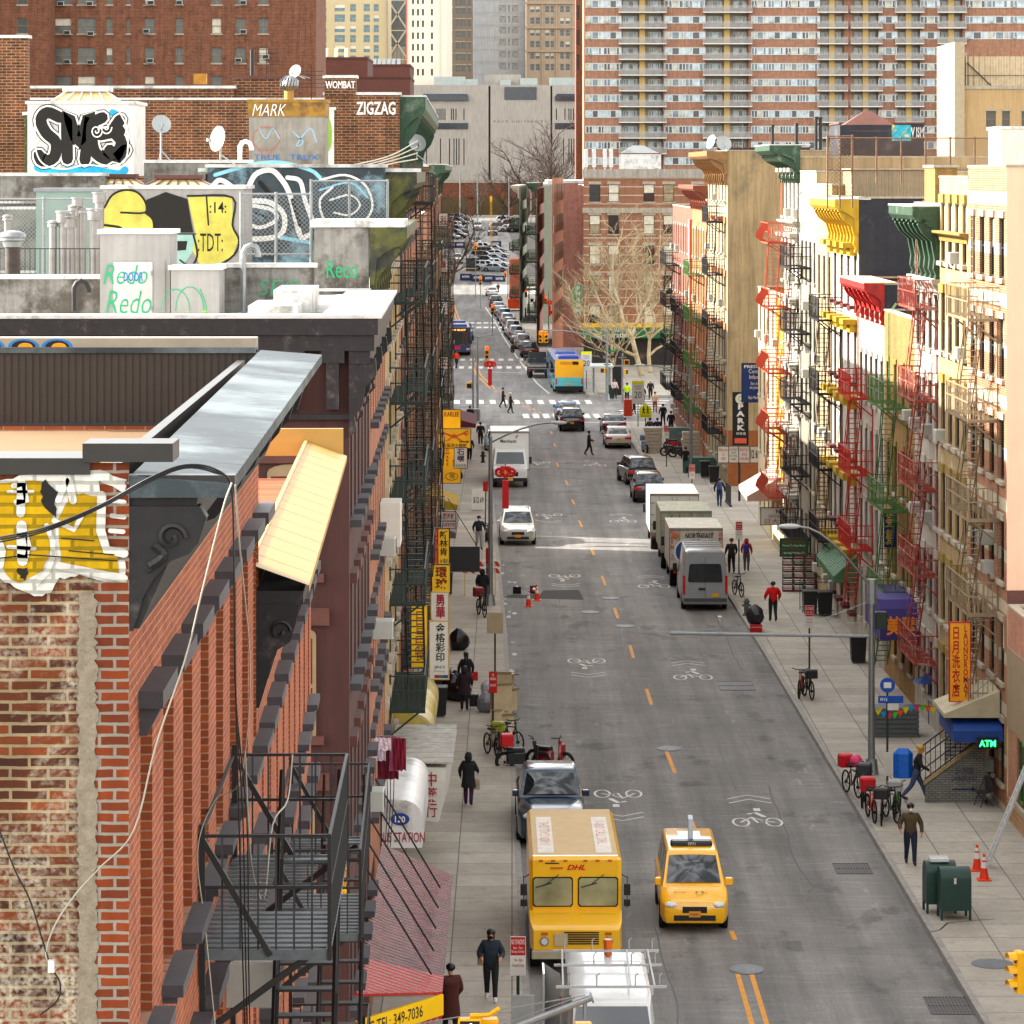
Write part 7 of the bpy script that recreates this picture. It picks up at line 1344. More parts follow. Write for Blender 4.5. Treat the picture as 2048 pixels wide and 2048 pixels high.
text('中藥行', .34, 1.25, rlt, hb, x1-.5, 2.48, 92.1, vert=True, bold=.01); q = MB(); [q.box(x0, 92.1+i*.8, 3.33, x1+.1, 92.85+i*.8, 3.37) for i in range(8)]; q.build('roof_boards', pm('roof boards', '#a8a49c', .8, .3, 3, stain='#4c4844', stc=.62), hb)
x0, x1 = fl(103)+.05, -2.35; prof = [(x0,2.7),(x1,2.7)]+[(x1-.7+.7*cos(t*pi/12), 2.9+.55*sin(t*pi/12)) for t in range(7)]+[(x0,3.45)]; q = MB(); q.loft([[(a, 100, b) for a, b in prof], [(a, 107.5, b) for a, b in prof]], flip=True); tag(q.build('barrel_canopy', pm('yellowed canopy vinyl', '#a8964c', .4, .2, 1.5, stain='#c0b894', stc=.5), smooth=40), 'yellowed barrel awning beneath the green fire escape', 'awning')
wed(pm('maroon canvas', '#5b2028', .8), 'small maroon canvas awning by the far left corner', -2.4, fl(228), 222, 231, 2.9, 3.6)
wed(pm('grey brown canvas', '#6a5a58', .8), 'grey brown awning above the seafood shop signs', -2.6, fl(160), 155, 163, 2.9, 3.5)
hang('white seafood shop sign with red characters under the brown awning', 876, 1024, 911, 1041, 152, wsg, [('各類海鮮', rlt, .06, .12, .94, .88, dict(bold=.02))], name='shop_sign'); hang('lower white seafood shop sign with smaller red characters', 876, 1043, 911, 1056, 151.8, wsg, [('批發&零售海鮮', rlt, .04, .15, .96, .85, dict(bold=.01))], name='shop_sign')
wed(pm('stained yellow canvas', '#9a8430', .8, .3), 'stained yellow awning next to the hardware sign', -2.7, fl(168), 166, 171, 3.1, 3.7)
hang('yellow painted shop panels half hidden behind the green fire escape', 823, 1210, 855, 1334, 100, ysg, [('日昌餐', pm('maroon lettering', '#7c3010'), .2, .1, .9, .9, dict(vert=True))], th=.06)
hang('vertical yellow sign with red script behind the nearest fire escape', 682, 1610, 696, 1850, 60, ysg, [('福州快车', rlt, .15, .1, .85, .9, dict(vert=True))], th=.06)
# windows things on the left
for D, z, lab in ((79.2, 8.6, 'white air conditioner on a bracket beside the laundry'),(81.5, 10.3, 'air conditioner high on the orange brick wall'),(70.5, 6.2, 'air conditioner on the brown painted tenement'),(31.6, 11.8, 'white box air conditioner beside the near fire escape')): ac((fl(D)+.05, D, z), R(90), lab)
tag(MB().box(0, 0, 0, .5, 1.3, 1.1).build('window_box', wsg, loc=(fl(84)+.02, 84, 10.2)), 'white enclosed window bay jutting from the orange brick wall', 'window bay')
r = T('laundry_line', 'maroon and pink clothes hung outside the orange brick tenement', 'laundry', (fl(79)+.02, 79, 5.2)); q = MB(); q.tube((0,0,1.1),(.75,0,1.1),.015); q.build('rod', STEEL, r); rr = random.Random(4)
for i, (c, x, w_, h_) in enumerate((('#5b0f22',.32,.5,1.0),('#a8607a',.5,.3,.8),('#b9a9b4',.12,.3,.55),('#c8b4bc',.2,.4,.3),('#6a1428',.6,.3,.75))):
    q = MB(); n = 6; q.loft([[(x-w_/2+w_*k/n, -.05*i+.03*sin(k*2.1+j), 1.08-h_*j/4+.02*sin(k*3)) for k in range(n+1)] for j in range(5)], closed=False, cap=False); q.build('garment', pm('cloth'+c, c, .9, .25, 8), r)
# ---------------- right-hand signs ----------------
r = hang('tall yellow laundromat sign with red characters and red letters', 1900, 1246, 1940, 1402, 103, pm('orange yellow sign', '#d99a10', .45), [('日月洗衣店', pm('sign red', '#a8201c'), .1, .05, .5, .95, dict(vert=True, bold=.02)), ('LAUNDROMAT', pm('sign red', '#a8201c'), .66, .05, .9, .97, dict(vert=True, bold=.02, lsp=.8))], border=pm('sign red', '#a8201c')); m = MB(); m.tube((.3,.07,r['h']+.05),(1.1,.07,r['h']+.1),.02); m.tube((.3,.07,.1),(1.2,.07,.9),.02); m.tube((.2,.07,-.02),(1.1,.07,-.02),.02); m.build('bracket', STEEL, r)
pa = T('hair_salon_awning', 'purple box awning with two orange characters on the right', 'awning', (14.05, 121, 2.7)); q = MB(); q.exs([(0,0),(0,.6),(.15,1.1),(.5,1.4),(5,1.4),(5,0)], -.75, .7); q.build('canopy', pm('purple canvas', '#3a2c6a', .7), pa); text('美髮', 1.05, .72, pm('orange lettering', '#d8851c'), pa, .0, .5, -.012, bold=.03)
hang('dark blue vertical sign with yellow characters above the purple awning', 1770, 1020, 1792, 1093, 125, pm('navy purple sign', '#2a2460'), [('美髮', pm('yellow lettering', '#c9a81c'), .1, .05, .7, .95, dict(vert=True))])
r = hang('black vertical car park sign with white letters and a red arrow', 1466, 785, 1496, 890, 196, BLK, [('PARK', WHT, .22, .28, .8, .78, dict(vert=True, bold=.05)), ('停車場', WHT, .2, .19, .85, .245, {})]); q = MB(); q.q(*[(.3*cos(t*pi/10), -.012, r['h']*.88+.3*sin(t*pi/10)) for t in range(20)]); q.build('round_emblem', wsg, r); MB().box(-.35, -.02, .1, .35, -.012, .4).build('arrow_panel', pm('salmon arrow', '#c9604c'), r); text('Q', .3, .36, pm('lime logo', '#8fae2c'), r, 0, r['h']*.88, -.02)
r = hang('row of four white parking rate boards above the car park entrance', 1436, 893, 1522, 925, 190, wsg, [('Welcome\nTo\nMTP', rlt, .02, .12, .22, .9, {}), ('LOWEST\nRATE\nIN THIS\nAREA', dlt, .27, .15, .46, .88, {}), ('MONTHLY\nSPACE\nAVAILABLE', rlt, .5, .15, .72, .88, {}), ('12 69', dlt, .76, .25, .97, .8, dict(bold=.02))]); q = MB(); [q.box((-.5+k)*r['w']-.02,-.015,0,(-.5+k)*r['w']+.02,-.002,r['h']) for k in (.25,.48,.74)]; q.build('divider', BLK, r); MB().cyl(0,.1,-2.2,0,.07,8).build('post', IRON, r)
r = hang('dark blue hanging sign with white childcare centre lettering', 1484, 727, 1528, 804, 187, pm('deep blue sign', '#1c3468'), [('Centro\nInfantil', WHT, .3, .6, .92, .85, {}), ('San Jose\nde Joseph', WHT, .35, .32, .9, .52, {}), ('Bajo Manhattan', WHT, .3, .05, .95, .16, {}), ('PRESC', WHT, .1, .88, .8, .96, dict(bold=.02))])
hang('white seafood wholesale sign under the pink awning', 1522, 1016, 1597, 1049, 171, wsg, [('NISSUN', dlt, .4, .66, .95, .92, dict(bold=.02)), ('SEAFOOD WHOLESALE', grnp, .2, .42, .95, .6, {}), ('日大海產', rlt, .1, .05, .9, .36, {})], name='shop_sign'); wed(pm('pale pink awning', '#a58c82', .7, .15), 'pale pink sloping awning over the seafood shop', 12.1, 13.85, 172.5, 179, 2.9, 3.9)
hang('green restaurant sign with red and white lettering above stacked crates', 1561, 1078, 1615, 1112, 157, pm('shop green', '#175c38'), [('SINCE WONGS', rlt, .08, .74, .92, .94, {}), ('Moved To Next Block', WHT, .08, .56, .92, .68, {}), ('日大海鮮上市', rlt, .08, .32, .92, .52, {}), ('99 MADISON ST', WHT, .12, .08, .88, .24, {})], name='shop_sign')
wed(ribbed('green striped awning', '#35603a', .6, 1, .3, .7), 'green striped awning at the foot of the white house', 13.35, 14.35, 139, 147, 2.8, 3.7); r = hang('slanting white shop sign left of the green striped awning', 1636, 1062, 1664, 1132, 148.5, wsg, [('百順行', dlt, .3, .1, .7, .9, dict(vert=True))])
hang('blank white notice board on a black pole near the car park', 1544, 936, 1562, 976, 186, pm('pale grey board', '#b8b4b4'), [], name='notice_board')
# laundromat stair, atm, shutters
r = T('basement_stair', 'grey painted brick stair wall with iron railings and laundromat lettering', 'stair', (12.75, 103.3, .15)); br = brick('grey painted brick', '#77756f', '#84827c', '#5a5854'); q = MB(); q.ext([(0,0),(1.85,0),(1.85,1.95),(0,.55)], .15); q.build('side_wall', br, r); q = MB(); q.ext([(-.05,.55),(1.85,1.95),(1.85,2.07),(-.05,.67)], .25, -.05); q.build('stringer', tanst, r)
q = MB()
for oy in (0, 1.25):
    q.tube((0,oy,1.5),(1.85,oy,2.9),.03); q.tube((0,oy,.75),(1.85,oy,2.15),.025)
    for k in range(13): x = .0+k*1.85/12; q.tube((x,oy,.62+x*.757),(x,oy,1.5+x*.757),.014)
q.build('railing', IRON, r); q = MB(); [q.box(.1+k*.25, .2, 0, .35+k*.25, 1.2, .6+k*.19) for k in range(7)]; q.build('steps', STONE, r); text('日月洗衣店\nLAUNDROMAT', .78, .42, pm('navy lettering', '#1b2c50'), r, 1.2, .88, -.012); q = MB(); q.strip([(.85,.42),(1.45,.42)], .05, -.012); q.q((1.42,-.013,.34),(1.58,-.013,.42),(1.42,-.013,.5)); q.build('arrow', pm('navy lettering', '#1b2c50'), r)
r = T('atm_sign', 'glowing green ATM sign in a black box above the stair', 'sign', Q(1975, 1498, 101.8)); MB().box(-.32, 0, 0, .32, .15, .34).build('panel', BLK, r); text('ATM', .5, .2, emis('green neon', '#20e060', 1.6), r, 0, .17, -.012, bold=.02)
q = MB(); q.loft([[(13.25,101.9,3.1),(14.95,101.9,3.1),(14.95,101.9,3.5)],[(13.25,105,3.1),(14.95,105,3.1),(14.95,105,4.1)]]); q = MB(); q.exs([(101.9,2.25),(101.9,2.6),(103,2.9),(105.5,2.9),(105.5,2.25)], 13.45, 14.95); tag(q.build('shop_awning', pm('blue canvas', '#1c3f7c', .7)), 'deep blue awning over the laundromat steps', 'awning')
wed(pm('cream striped canvas', '#a89f86', .8, .15), 'cream fringed awning above the blue one', 13.2, 14.9, 102.3, 105, 3.05, 3.75, .12)
r = T('roller_shutter', 'grey roller shutters behind the stair', 'shutter', (13.9, 107.6, .15)); MB().box(0,0,0,1.0,.1,2.6).build('shutter', ribbed('shutter grey', '#7b7a76', .12, 2), r)
q = MB(); [q.box(0,0,k*.16,1.55,1.1,k*.16+.12) for k in range(6)]; q.box(.03,.03,0,1.52,1.07,1.0); tag(q.build('slatted_bin_store', pm('slat grey', '#5a5e60', .5), loc=(12.45, 115.2, .15)), 'grey slatted bin store beneath coloured bunting', 'bin store')
for i in range(14): 
    a = Q(1750+i*11, 1418+8*sin(i*.7)-(i>7)*(i-7)*3, 114); 
    if i == 0: bn = T('bunting', 'string of small coloured flags in front of the right shops', 'bunting', a); o0 = a
    MB().q((0,0,0),(.26,0,.02),(.1,0,-.22)).build('pennant', flat(('#d8c21c','#2a8fc0','#c83a6a','#58b83a','#d85a1c')[i % 5]), bn, loc=tuple(a-o0))
m = MB(); m.path([Q(1750+i*11, 1417+8*sin(i*.7)-(i>7)*(i-7)*3, 114)-o0 for i in range(14)], .008, 3); m.build('string', BLK, bn)
def umb(): 
    q = MB(); q.loft([[(.02*cos(a*pi/4),.02*sin(a*pi/4),.5) for a in range(8)],[(.6*cos(a*pi/4),.6*sin(a*pi/4),.2) for a in range(8)]], flip=True); q.tube((0,0,-1.8),(0,0,.5),.02); return q
tag(umb().build('parasol', pm('blue canvas', '#1c3f7c', .7), loc=Q(1857, 1375, 118)), 'folded-down blue parasol behind the bunting', 'parasol')
# ---------------- street furniture ----------------
def pole(nm, label, x, y, h, r_, mat, cat, z=.15, D=None, base=True, taper=.7):
    p = G(x, y, z) if D is None else V(((x-1024)*D/FPX, D, z)); r = T(nm, label, cat, p); m = MB(); m.cyl(0,0,0,h,r_,10,r_*taper)
    if base: m.cyl(0,0,0,.5,r_*2,8,r_*1.5)
    m.build('pole', mat, r, smooth=40); return r
def lamp_arm(r, h, dx, rise, mat=STEEL, dy=0):
    q = MB(); pts = [(dx*t, dy*t, h+rise*sin(t*pi/2)) for t in (0,.15,.3,.5,.7,.85,1)]; q.path(pts, .045, 6); q.build('arm', mat, r, smooth=60)
    e = pts[-1]; s = 1 if dx > 0 else -1; q = MB(); q.ell((e[0]+s*.25, e[1], e[2]), .38, .15, .09, 10, 5); q.build('lamp_head', pm('lamp grey', '#a9adab', .4), r, smooth=60)
AM = pm('signal yellow', '#d9a516', .35, .08); lens = [pm('lens red off', '#5a1c14', .3), pm('lens amber off', '#5a3c10', .3), pm('lens green off', '#123c24', .3)]
def signal(par, x, y, z, face=0, lit=0, sc=1.0, side=None):
    """three-lens head; face: rotation about z, 0 = lenses toward the camera"""
    m = MB(); m.rbox(-.17,-.1,0,.17,.12,1.05,.03)
    for k in range(3):
        zc = .18+.34*k
        rings = [[(.15*cos(a*pi/8), yy, zc+.15*sin(a*pi/8)) for a in range(9)] for yy in (-.1, -.32)]; m.loft(rings, closed=False, cap=False); m.loft([[(.165*cos(a*pi/8), yy, zc+.165*sin(a*pi/8)) for a in range(9)] for yy in (-.1, -.32)], closed=False, cap=False, flip=True)
    o = m.build('signal_head', AM, par, loc=(x, y, z), rz=face); o.scale = (sc,)*3
    for k in range(3):
        on = (2-k) == lit; q = MB(); q.q(*[(.12*cos(a*pi/8), -.105, .18+.34*k+.12*sin(a*pi/8)) for a in range(16)]); q.build('lens', emis('lit red lens','#e8401c',.7) if (on and lit == 0) else lens[2-k], o)
    return o
def walk(par, x, y, z, face=0, man=False):
    m = MB(); m.rbox(-.22,-.08,0,.22,.12,.44,.03); o = m.build('pedestrian_signal', AM, par, loc=(x, y, z), rz=face); MB().box(-.18,-.09,.04,.18,-.081,.4).build('screen', BLK, o)
    if man: q = MB(); q.ell((.02,-.1,.33),.03,.01,.03,8,4); q.path([(0,-.1,.3),(.0,-.1,.2),(-.06,-.1,.09)],.018,4); q.path([(0,-.1,.2),(.06,-.1,.08)],.018,4); q.path([(-.07,-.1,.2),(0,-.1,.28),(.07,-.1,.22)],.014,4); q.build('walking_man', emis('walk white','#ffffff',1.5), o)
    return o
r = pole('street_lamp', 'grey street lamp with long horizontal arm over the road at right', 1743, 1548, 6.1, .12, STEEL, 'street lamp'); lamp_arm(r, 6.0, -2.4, 2.0); q = MB(); q.tube((0,0,4.45),(-6.5,0,4.55),.055,8); q.tube((0,0,4.9),(-6.5,0,4.62),.008,3); q.tube((0,0,5.6),(-2.6,0,4.62),.008,3); q.build('mast_arm', STEEL, r); q = MB(); q.tube((-4.9,0,4.55),(-4.9,0,4.95),.02); q.rbox(-4.98,-.1,4.95,-4.82,.1,5.1,.02); q.path([(-4.9,0,4.9),(-4.6,0,4.6),(-4.4,0,4.5)],.01,4); q.build('camera', STEEL, r); MB().rbox(.12,-.15,4.7,.5,.15,5.25,.03).build('control_box', DKGREEN, r); MB().cyl(0,0,5.5,6.3,.17,8).build('collar', STEEL, r)
r = pole('street_lamp', 'tall street lamp by the parked cars with arm reaching left', 1382, 955, 7.2, .11, STEEL, 'street lamp'); lamp_arm(r, 6.4, -3.0, .75)
r = pole('street_lamp', 'tall grey lamp pole on the left pavement with a red ornament', 981, 1211, 7.6, .12, STEEL, 'street lamp'); lamp_arm(r, 7.3, 2.8, .9)
r = pole('street_lamp', 'distant lamp pole on the left before the intersection', 955, 834, 6.4, .12, STEEL, 'street lamp'); lamp_arm(r, 6.3, 3.0, .5); signal(r, .75, 0, 4.6); walk(r, -.5, 0, 2.4, R(60)); r = pole('litter_bin_pole', 'grey signal pole beside a litter basket at the far left corner', 859+87, 838, 5.4, .1, STEEL, 'pole'); walk(r, -.3, 0, 2.4)
r = pole('traffic_light', 'signal mast with curved arm and three yellow heads at the far right corner', 1214, 800, 6.0, .14, STEEL, 'traffic light'); q = MB(); q.path([(0,0,4.9),(-1.6,0,5.6),(-3.6,0,5.9),(-5.4,0,5.95)],.055,6); q.build('mast_arm', STEEL, r); [signal(r, -5.4+x, y, 4.9, f, 0, .95) for x, y, f in ((-.25,-.1,R(-15)),(.2,-.15,R(10)),(0,.3,R(180)))]; walk(r, -.35, 0, 2.3, R(-40)); MB().box(-.55,-.1,3.6,.55,-.07,3.78).build('one_way_sign', BLK, r); text('ONE WAY', .7, .08, WHT, r, 0, 3.69, -.105); MB().box(.0,-.1,4.1,.9,-.07,4.24).build('street_sign', pm('street sign green', '#1c7a4c'), r)
r = pole('traffic_light', 'second signal pole with pedestrian boxes beside the crowd on the corner', 1245, 806, 4.2, .09, STEEL, 'traffic light'); walk(r, .3, 0, 2.4, R(60)); walk(r, .35, 0, 3.2); MB().box(-.5,-.1,3.75,.5,-.07,3.93).build('one_way_sign', BLK, r); text('ONE WAY', .7, .08, WHT, r, 0, 3.84, -.105)
for x, y, h, lab in ((1098,668,5.2,'far signal pole next to the third red ornament'),(1058,640,4.6,'far signal pole before the sunlit crossing'),(1016,600,5.0,'slim pole at the distant crossing'),(890,560,5.5,'signal pole on the distant left side')): r = pole('traffic_light', lab, x, y, h, .1, STEEL, 'traffic light', z=.0); signal(r, -.4, 0, h-1.6, 0, 0); walk(r, .4, 0, 2.4)
for x, y, D, lab in ((951,502,520,'lone yellow signal head hanging above the hill road'),(961,570,480,'yellow signal head low over the distant crossing'),(985,630,400,'yellow signal head in front of the parked silver car'),(903,640,390,'yellow signal head left of the double yellow line')):
    p = Q(x, y, D); r = T('traffic_light', lab, 'traffic light', p, 0); signal(r, 0, 0, 0, 0, 0, 1.25); q = MB(); q.tube((0,0,1.5),(0,0,max(p.z*.0+2.2,2)),.04); q.tube((0,.1,-p.z+gz(D)),(0,.1,2.2),.06,6); q.build('pole', STEEL, r)
r = T('traffic_light', 'yellow traffic light heads cut by the right edge of the photo', 'traffic light', Q(2040, 1985, 66)); signal(r, -.02, 0, 0, R(-75), 1, .78); signal(r, .3, .2, 0, R(10), 1, .78); q = MB(); q.tube((.35,.1,-.1),(.35,.1,1.2),.03); q.tube((.35,.1,1.2),(3,.1,1.5),.06,6); q.tube((3,.1,-2),(3,.1,4),.1,8); q.build('bracket', AM, r)
a = Q(1010, 2062, 62); b = Q(1182, 1996, 62); r = T('signal_arm', 'grey signal mast arm reaching in from the bottom edge', 'signal arm', a); d = b-a; q = MB(); q.tube((0,0,0),tuple(d),.075,10,.06); q.tube(tuple(d),tuple(d+V((.03,0,.01))),.1,10); q.tube(tuple(d*.93),tuple(d*.93+V((0,0,-.35))),.04,6); q.tube((-3,0,-.1),tuple(d+V((-.1,0,.05))),.012,4); q.tube((-1.2,0,-.3),tuple(d+V((-.3,0,.0))),.012,4); q.tube((0,0,0),(-1.2,.2,-.5),.075,8); q.tube((-1.2,.2,-.5),(-1.2,.2,-14+1.6),.12,8); q.build('arm', STEEL, r); signal(r, d.x-.15, 0, d.z-1.5, 0, 0); walk(r, -.65, 0, -.05-.4+.25, 0, True); q = MB(); q.rbox(-.45,.0,-.3,-.12,.3,.2,.03); q.path([(-.65,0,.28),(-.3,0,.3),(-.1,0,.42)],.05,6); q.build('signal_bracket', AM, r)
MB()
# red knot ornaments
kr_ = pm('ornament red', '#c0121a', .35, .1, 4)
def knot(x, y0, y1, D, label):
    a = Q(x, y0, D); h = (y1-y0)*D/FPX; r = T('knot_ornament', label, 'ornament', a, 0, 'red knot ornaments over the street'); u = h/2.6; q = MB()
    for s in (-1, 1): q.path([(s*(.3+.24*cos(t*pi/6))*u, 0, (-.55+.2*sin(t*pi/6))*u) for t in range(13)], .1*u, 6); q.path([(s*(.16+.12*cos(t*pi/6))*u, 0, (-.38+.12*sin(t*pi/6))*u) for t in range(13)], .08*u, 6)
    q.ext([(-.42*u,-.55*u),(0,-.95*u),(.42*u,-.55*u),(0,-.18*u)], .1, -.05); q.tube((0,0,0),(0,0,-.3*u),.04*u); q.ext([(-.19*u,-2.6*u),(.19*u,-2.6*u),(.19*u,-1.0*u),(-.19*u,-1.0*u)], .08, -.04); q.tube((0,0,-.8*u),(0,0,-1.05*u),.05*u); q.build('knot', kr_, r)
    MB().ext([(-.13*u,-.55*u),(0,-.7*u),(.13*u,-.55*u),(0,-.4*u)], .02, -.075).build('gold_centre', pm('gold', '#d8991c', .4), r)
    MB().tube((0,.06,-.15*u),(-.9*u if x != 1098 else .6*u,.06,-.15*u),.02).build('wire', STEEL, r)
knot(1011, 925, 1017, 151.5, 'nearest red knot ornament hanging in front of the white truck'); knot(980, 717, 771, 268, 'red knot ornament with a gold centre above the crosswalk'); knot(1099, 598, 632, 372, 'small far red knot ornament near the corner block')
# signs on posts
def psign(label, x, D, ytop, w, h, face, lean=0, nm='street_sign', back=False, pm_=None, shape=None, rows=(), two=None, zb=.15):
    s = D/FPX; X = (x-1024)*s; zt = zat(ytop, D); r = T(nm, label, 'sign', (X, D, zb)); H = zt-zb; q = MB(); q.tube((0,.04,0),(lean,.04,H),.035,6); q.build('post', pm_ or grp, r)
    p = MB(); p.ext(shape or [(-w/2,0),(w/2,0),(w/2,h),(-w/2,h)], .02, -.01); p = p.build('panel', face, r, loc=(lean, 0, H-h))
    for t_, mt, a, b, c, d in rows: text(t_, (c-a)*w, (d-b)*h, mt, p, (-.5+(a+c)/2)*w, (b+d)/2*h, -.014)
    if two: MB().box(-w/2+.01,-.014,h*.52,w/2-.01,-.011,h-.01).build('red_panel', two, p)
    return r
rs = pm('sign red', '#a8201c'); NS = [('NO STANDING', WHT, .08, .8, .92, .93), ('4pm - 7pm\nExcept Sunday', WHT, .1, .57, .9, .75), ('7am - 4pm\nExcept Sunday', rlt, .15, .2, .9, .45)]
def nostand(label, x, D, y, w=.34, h=.85): r = psign(label, x, D, y, w, h, wsg, two=rs); p = [c for c in r.children if c.name.startswith('panel')][0]; [text(t_, (c-a)*w, (d-b)*h, mt, p, (-.5+(a+c)/2)*w, (b+d)/2*h, -.017) for t_, mt, a, b, c, d in NS]; return r
nostand('red and white no standing sign beside the woman in the puffer jacket', 1036, 73, 1873); nostand('red and white sign on the green pole with bicycles at its base', 1619, 126, 1211); nostand('small red and white sign behind the silver van', 1478, 162, 1043); nostand('red and white sign in front of the black bins', 1384, 195, 929); nostand('red and white sign by the wrapped pallets', 1333, 221, 851)
psign('leaning dark red parking sign beside the cardboard heap', 986, 115, 1343, .28, .74, rs, lean=-.0, rows=[('NO\nPARKING', WHT, .15, .6, .85, .9), ('8AM-6PM', WHT, .15, .3, .85, .42)]); psign('back of a tan street sign on a green pole', 990, 127, 1225, .62, .8, pm('tan sign back', '#a39478', .6)); psign('back of a grey sign at the bottom edge beside the work van', 1046, 66, 1990, .45, .9, STEEL); psign('red edge-on sign strip high on the left lamp pole', 974, 152, 1096, .12, .75, rs)
psign('red and black sign above the sandwich board', 971, 176, 963, .26, .52, rs); SP = [('20', dlt, .2, .25, .8, .55), ('SPEED\nLIMIT', dlt, .2, .62, .8, .8)]
for lab, x, D, y in (('speed limit 20 sign with yellow top beside the rear of the bus', 1173, 300, 703), ('leaning speed limit 20 sign beside the yellow school sign', 1276, 256, 762)): r = psign(lab, x, D, y, .95, 1.75, wsg, rows=SP); p = [c for c in r.children if c.name.startswith('panel')][0]; MB().box(-.475,-.016,1.5,.475,-.011,1.75).build('yellow_strip', pm('fluorescent yellow', '#d4d41a'), p)
psign('fluorescent yellow pentagon school crossing sign', 1291, 240, 806, .9, 1.05, pm('fluorescent yellow', '#d4d41a'), shape=[(-.45,0),(.45,0),(.45,.65),(0,1.05),(-.45,.65)], rows=[('SCHOOL', dlt, .12, .05, .88, .2)]); q = MB()
for dx in (-.13, .15): q.ell((dx,0,.75),.05,.01,.05,8,4); q.path([(dx,0,.7),(dx,0,.5),(dx-.07,0,.3)],.03,4); q.path([(dx,0,.5),(dx+.07,0,.3)],.03,4); q.path([(dx-.1,0,.55),(dx,0,.67),(dx+.1,0,.55)],.025,4)
o = q.build('walking_figures', dlt, [c for c in COL.objects if c.get('label','').startswith('fluorescent yellow pentagon')][0]); o.location = (0,-.03,zat(806, 240)-.15-1.05)
psign('green and white bus stop sign near the bus shelter', 1214, 293, 728, .6, .75, wsg, two=pm('street sign green', '#1c7a4c')); psign('blue round bus stop sign on a green pole by the bicycles', 1775, 106.3, 1357, .42, .42, pm('bus sign blue', '#1d4f9a'), shape=[(.24*cos(t*pi/8), .21+.24*sin(t*pi/8)) for t in range(16)]); bsn = [c for c in COL.objects if c.get('label','').startswith('blue round bus stop')][0]
H = zat(1357, 106.3)-.15; MB().rbox(-.12,-.025,H-.3,.12,-.012,H-.12,.01).build('bus_pictogram', WHT, bsn); MB().box(-.3,-.03,H-.78,.5,-.0,H-.55).build('route_plate', pm('bus sign blue', '#1d4f9a'), bsn); text('M15', .22, .1, WHT, bsn, -.12, H-.66, -.035, bold=.02); MB().box(0,-.03,H-1.0,.35,-.0,H-.8).build('timetable_plate', wsg, bsn); MB().box(-.12,-.08,.3,.14,-.04,1.05).build('schedule_box', wsg, bsn)
# mailboxes, cones, ladder, hydrants, bins
mg = pm('mailbox green', '#1f3d35', .4, .12, 3)
def mailbox(label, p):
    r = T('mailbox', label, 'mailbox', p, R(4), 'green mailboxes on the right pavement'); q = MB(); pr = [(-.3,.25),(.3,.25),(.3,1.05)]+[(.3*cos(t*pi/10), 1.05+.3*sin(t*pi/10)) for t in range(1, 10)]+[(-.3,1.05)]; q.exs([(a, b) for a, b in pr], -.4, .4); q.build('body', mg, r, smooth=40)
    for x in (-.37, .37):
        for y in (-.26, .26): MB().box(x-.03, y-.03, 0, x+.03, y+.03, .26).build('leg', mg, r)
    MB().box(-.06,-.315,.95,.0,-.305,1.1).build('sticker', wsg, r); q = MB(); q.exs([(-.33,.98),(-.3,.98),(-.3,.6),(-.33,.6)][::-1], -.41, .41); return r
mailbox('green mailbox standing nearer the kerb line, front one of two', tuple(G(1908, 1836, .15))); mailbox('second green mailbox half hidden behind the first', tuple(G(1908, 1836, .15)+V((-.28,.78,0)))); tag(MB().rbox(-.25,-.2,0,.25,.2,.1,.02).build('takeout_tray', pm('clear plastic', '#c8cbc8', .2), loc=(G(1908,1836,.15)+V((-.3,.78,1.34)))), 'clear plastic tray left on top of the mailbox', 'tray')
def cone(label, p, h=.72, tilt=0):
    r = T('traffic_cone', label, 'traffic cone', p, 0, 'orange traffic cones'); oc = pm('cone orange', '#d2431a', .5, .1); q = MB(); q.rbox(-.19,-.19,0,.19,.19,.04,.01); q.build('base', oc if tilt == 0 else BLK, r); MB().cyl(0,0,.04,h,.13,14,.035).build('body', oc, r, smooth=60)
    for z0, z1 in ((.34,.5),(.55,.64)): f = lambda z: .13-.095*(z-.04)/(h-.04)+.004; MB().cyl(0,0,z0,z1,f(z0),14,f(z1)).build('reflective_band', WHT, r, smooth=60)
    r.rotation_euler = (tilt, 0, 0); return r
cone('orange cone to the left of the ladder foot', tuple(G(1954, 1741, .15))); cone('orange cone right at the ladder foot', tuple(G(1968, 1760, .15))); cone('orange cone on the road left of the asphalt patch', tuple(G(1057, 1213))); cone('orange cone on the road just right of its twin', tuple(G(1074, 1201))); cone('orange cone fallen on its side near the kerb', tuple(G(1068, 1186)+V((0,0,.15))), .7, R(85)); cone('toppled cone with black base showing at the kerb', tuple(G(1034, 1188)+V((0,0,.15))), .7, R(-80))
r = T('ladder', 'aluminium ladder leaning on the right building', 'ladder', G(1973, 1733, .15)); e = Q(2052, 1535, 93)-G(1973, 1733, .15)
for o in (-.18, .18): MB().tube((0,o,0),tuple(e+V((0,o,0))),.05,4).build('rail', pm('ladder aluminium', '#c4c8ca', .4), r)
for k in range(1, 13): p = e*k/13; MB().tube((p.x,p.y-.18,p.z),(p.x,p.y+.18,p.z),.025,4).build('rung', pm('ladder aluminium', '#c4c8ca', .4), r)
def hydrant(label, p, c='#1c2420'):
    q = MB(); q.cyl(0,0,0,.08,.17,12); q.cyl(0,0,.08,.6,.11,12); q.cyl(0,0,.58,.64,.15,12); q.ell((0,0,.64),.12,.12,.14,12,6); q.tube((-.2,0,.45),(.2,0,.45),.06,8); q.tube((0,-.2,.4),(0,0,.4),.07,8); return tag(q.build('fire_hydrant', pm('hydrant'+c, c, .5, .3, 5), loc=p, smooth=45), label, 'fire hydrant')
hydrant('silver topped fire hydrant beside the silver van', tuple(G(1493, 1231, .15)), '#5a615a'); hydrant('black fire hydrant by the white box truck', tuple(G(966, 925, .15)))
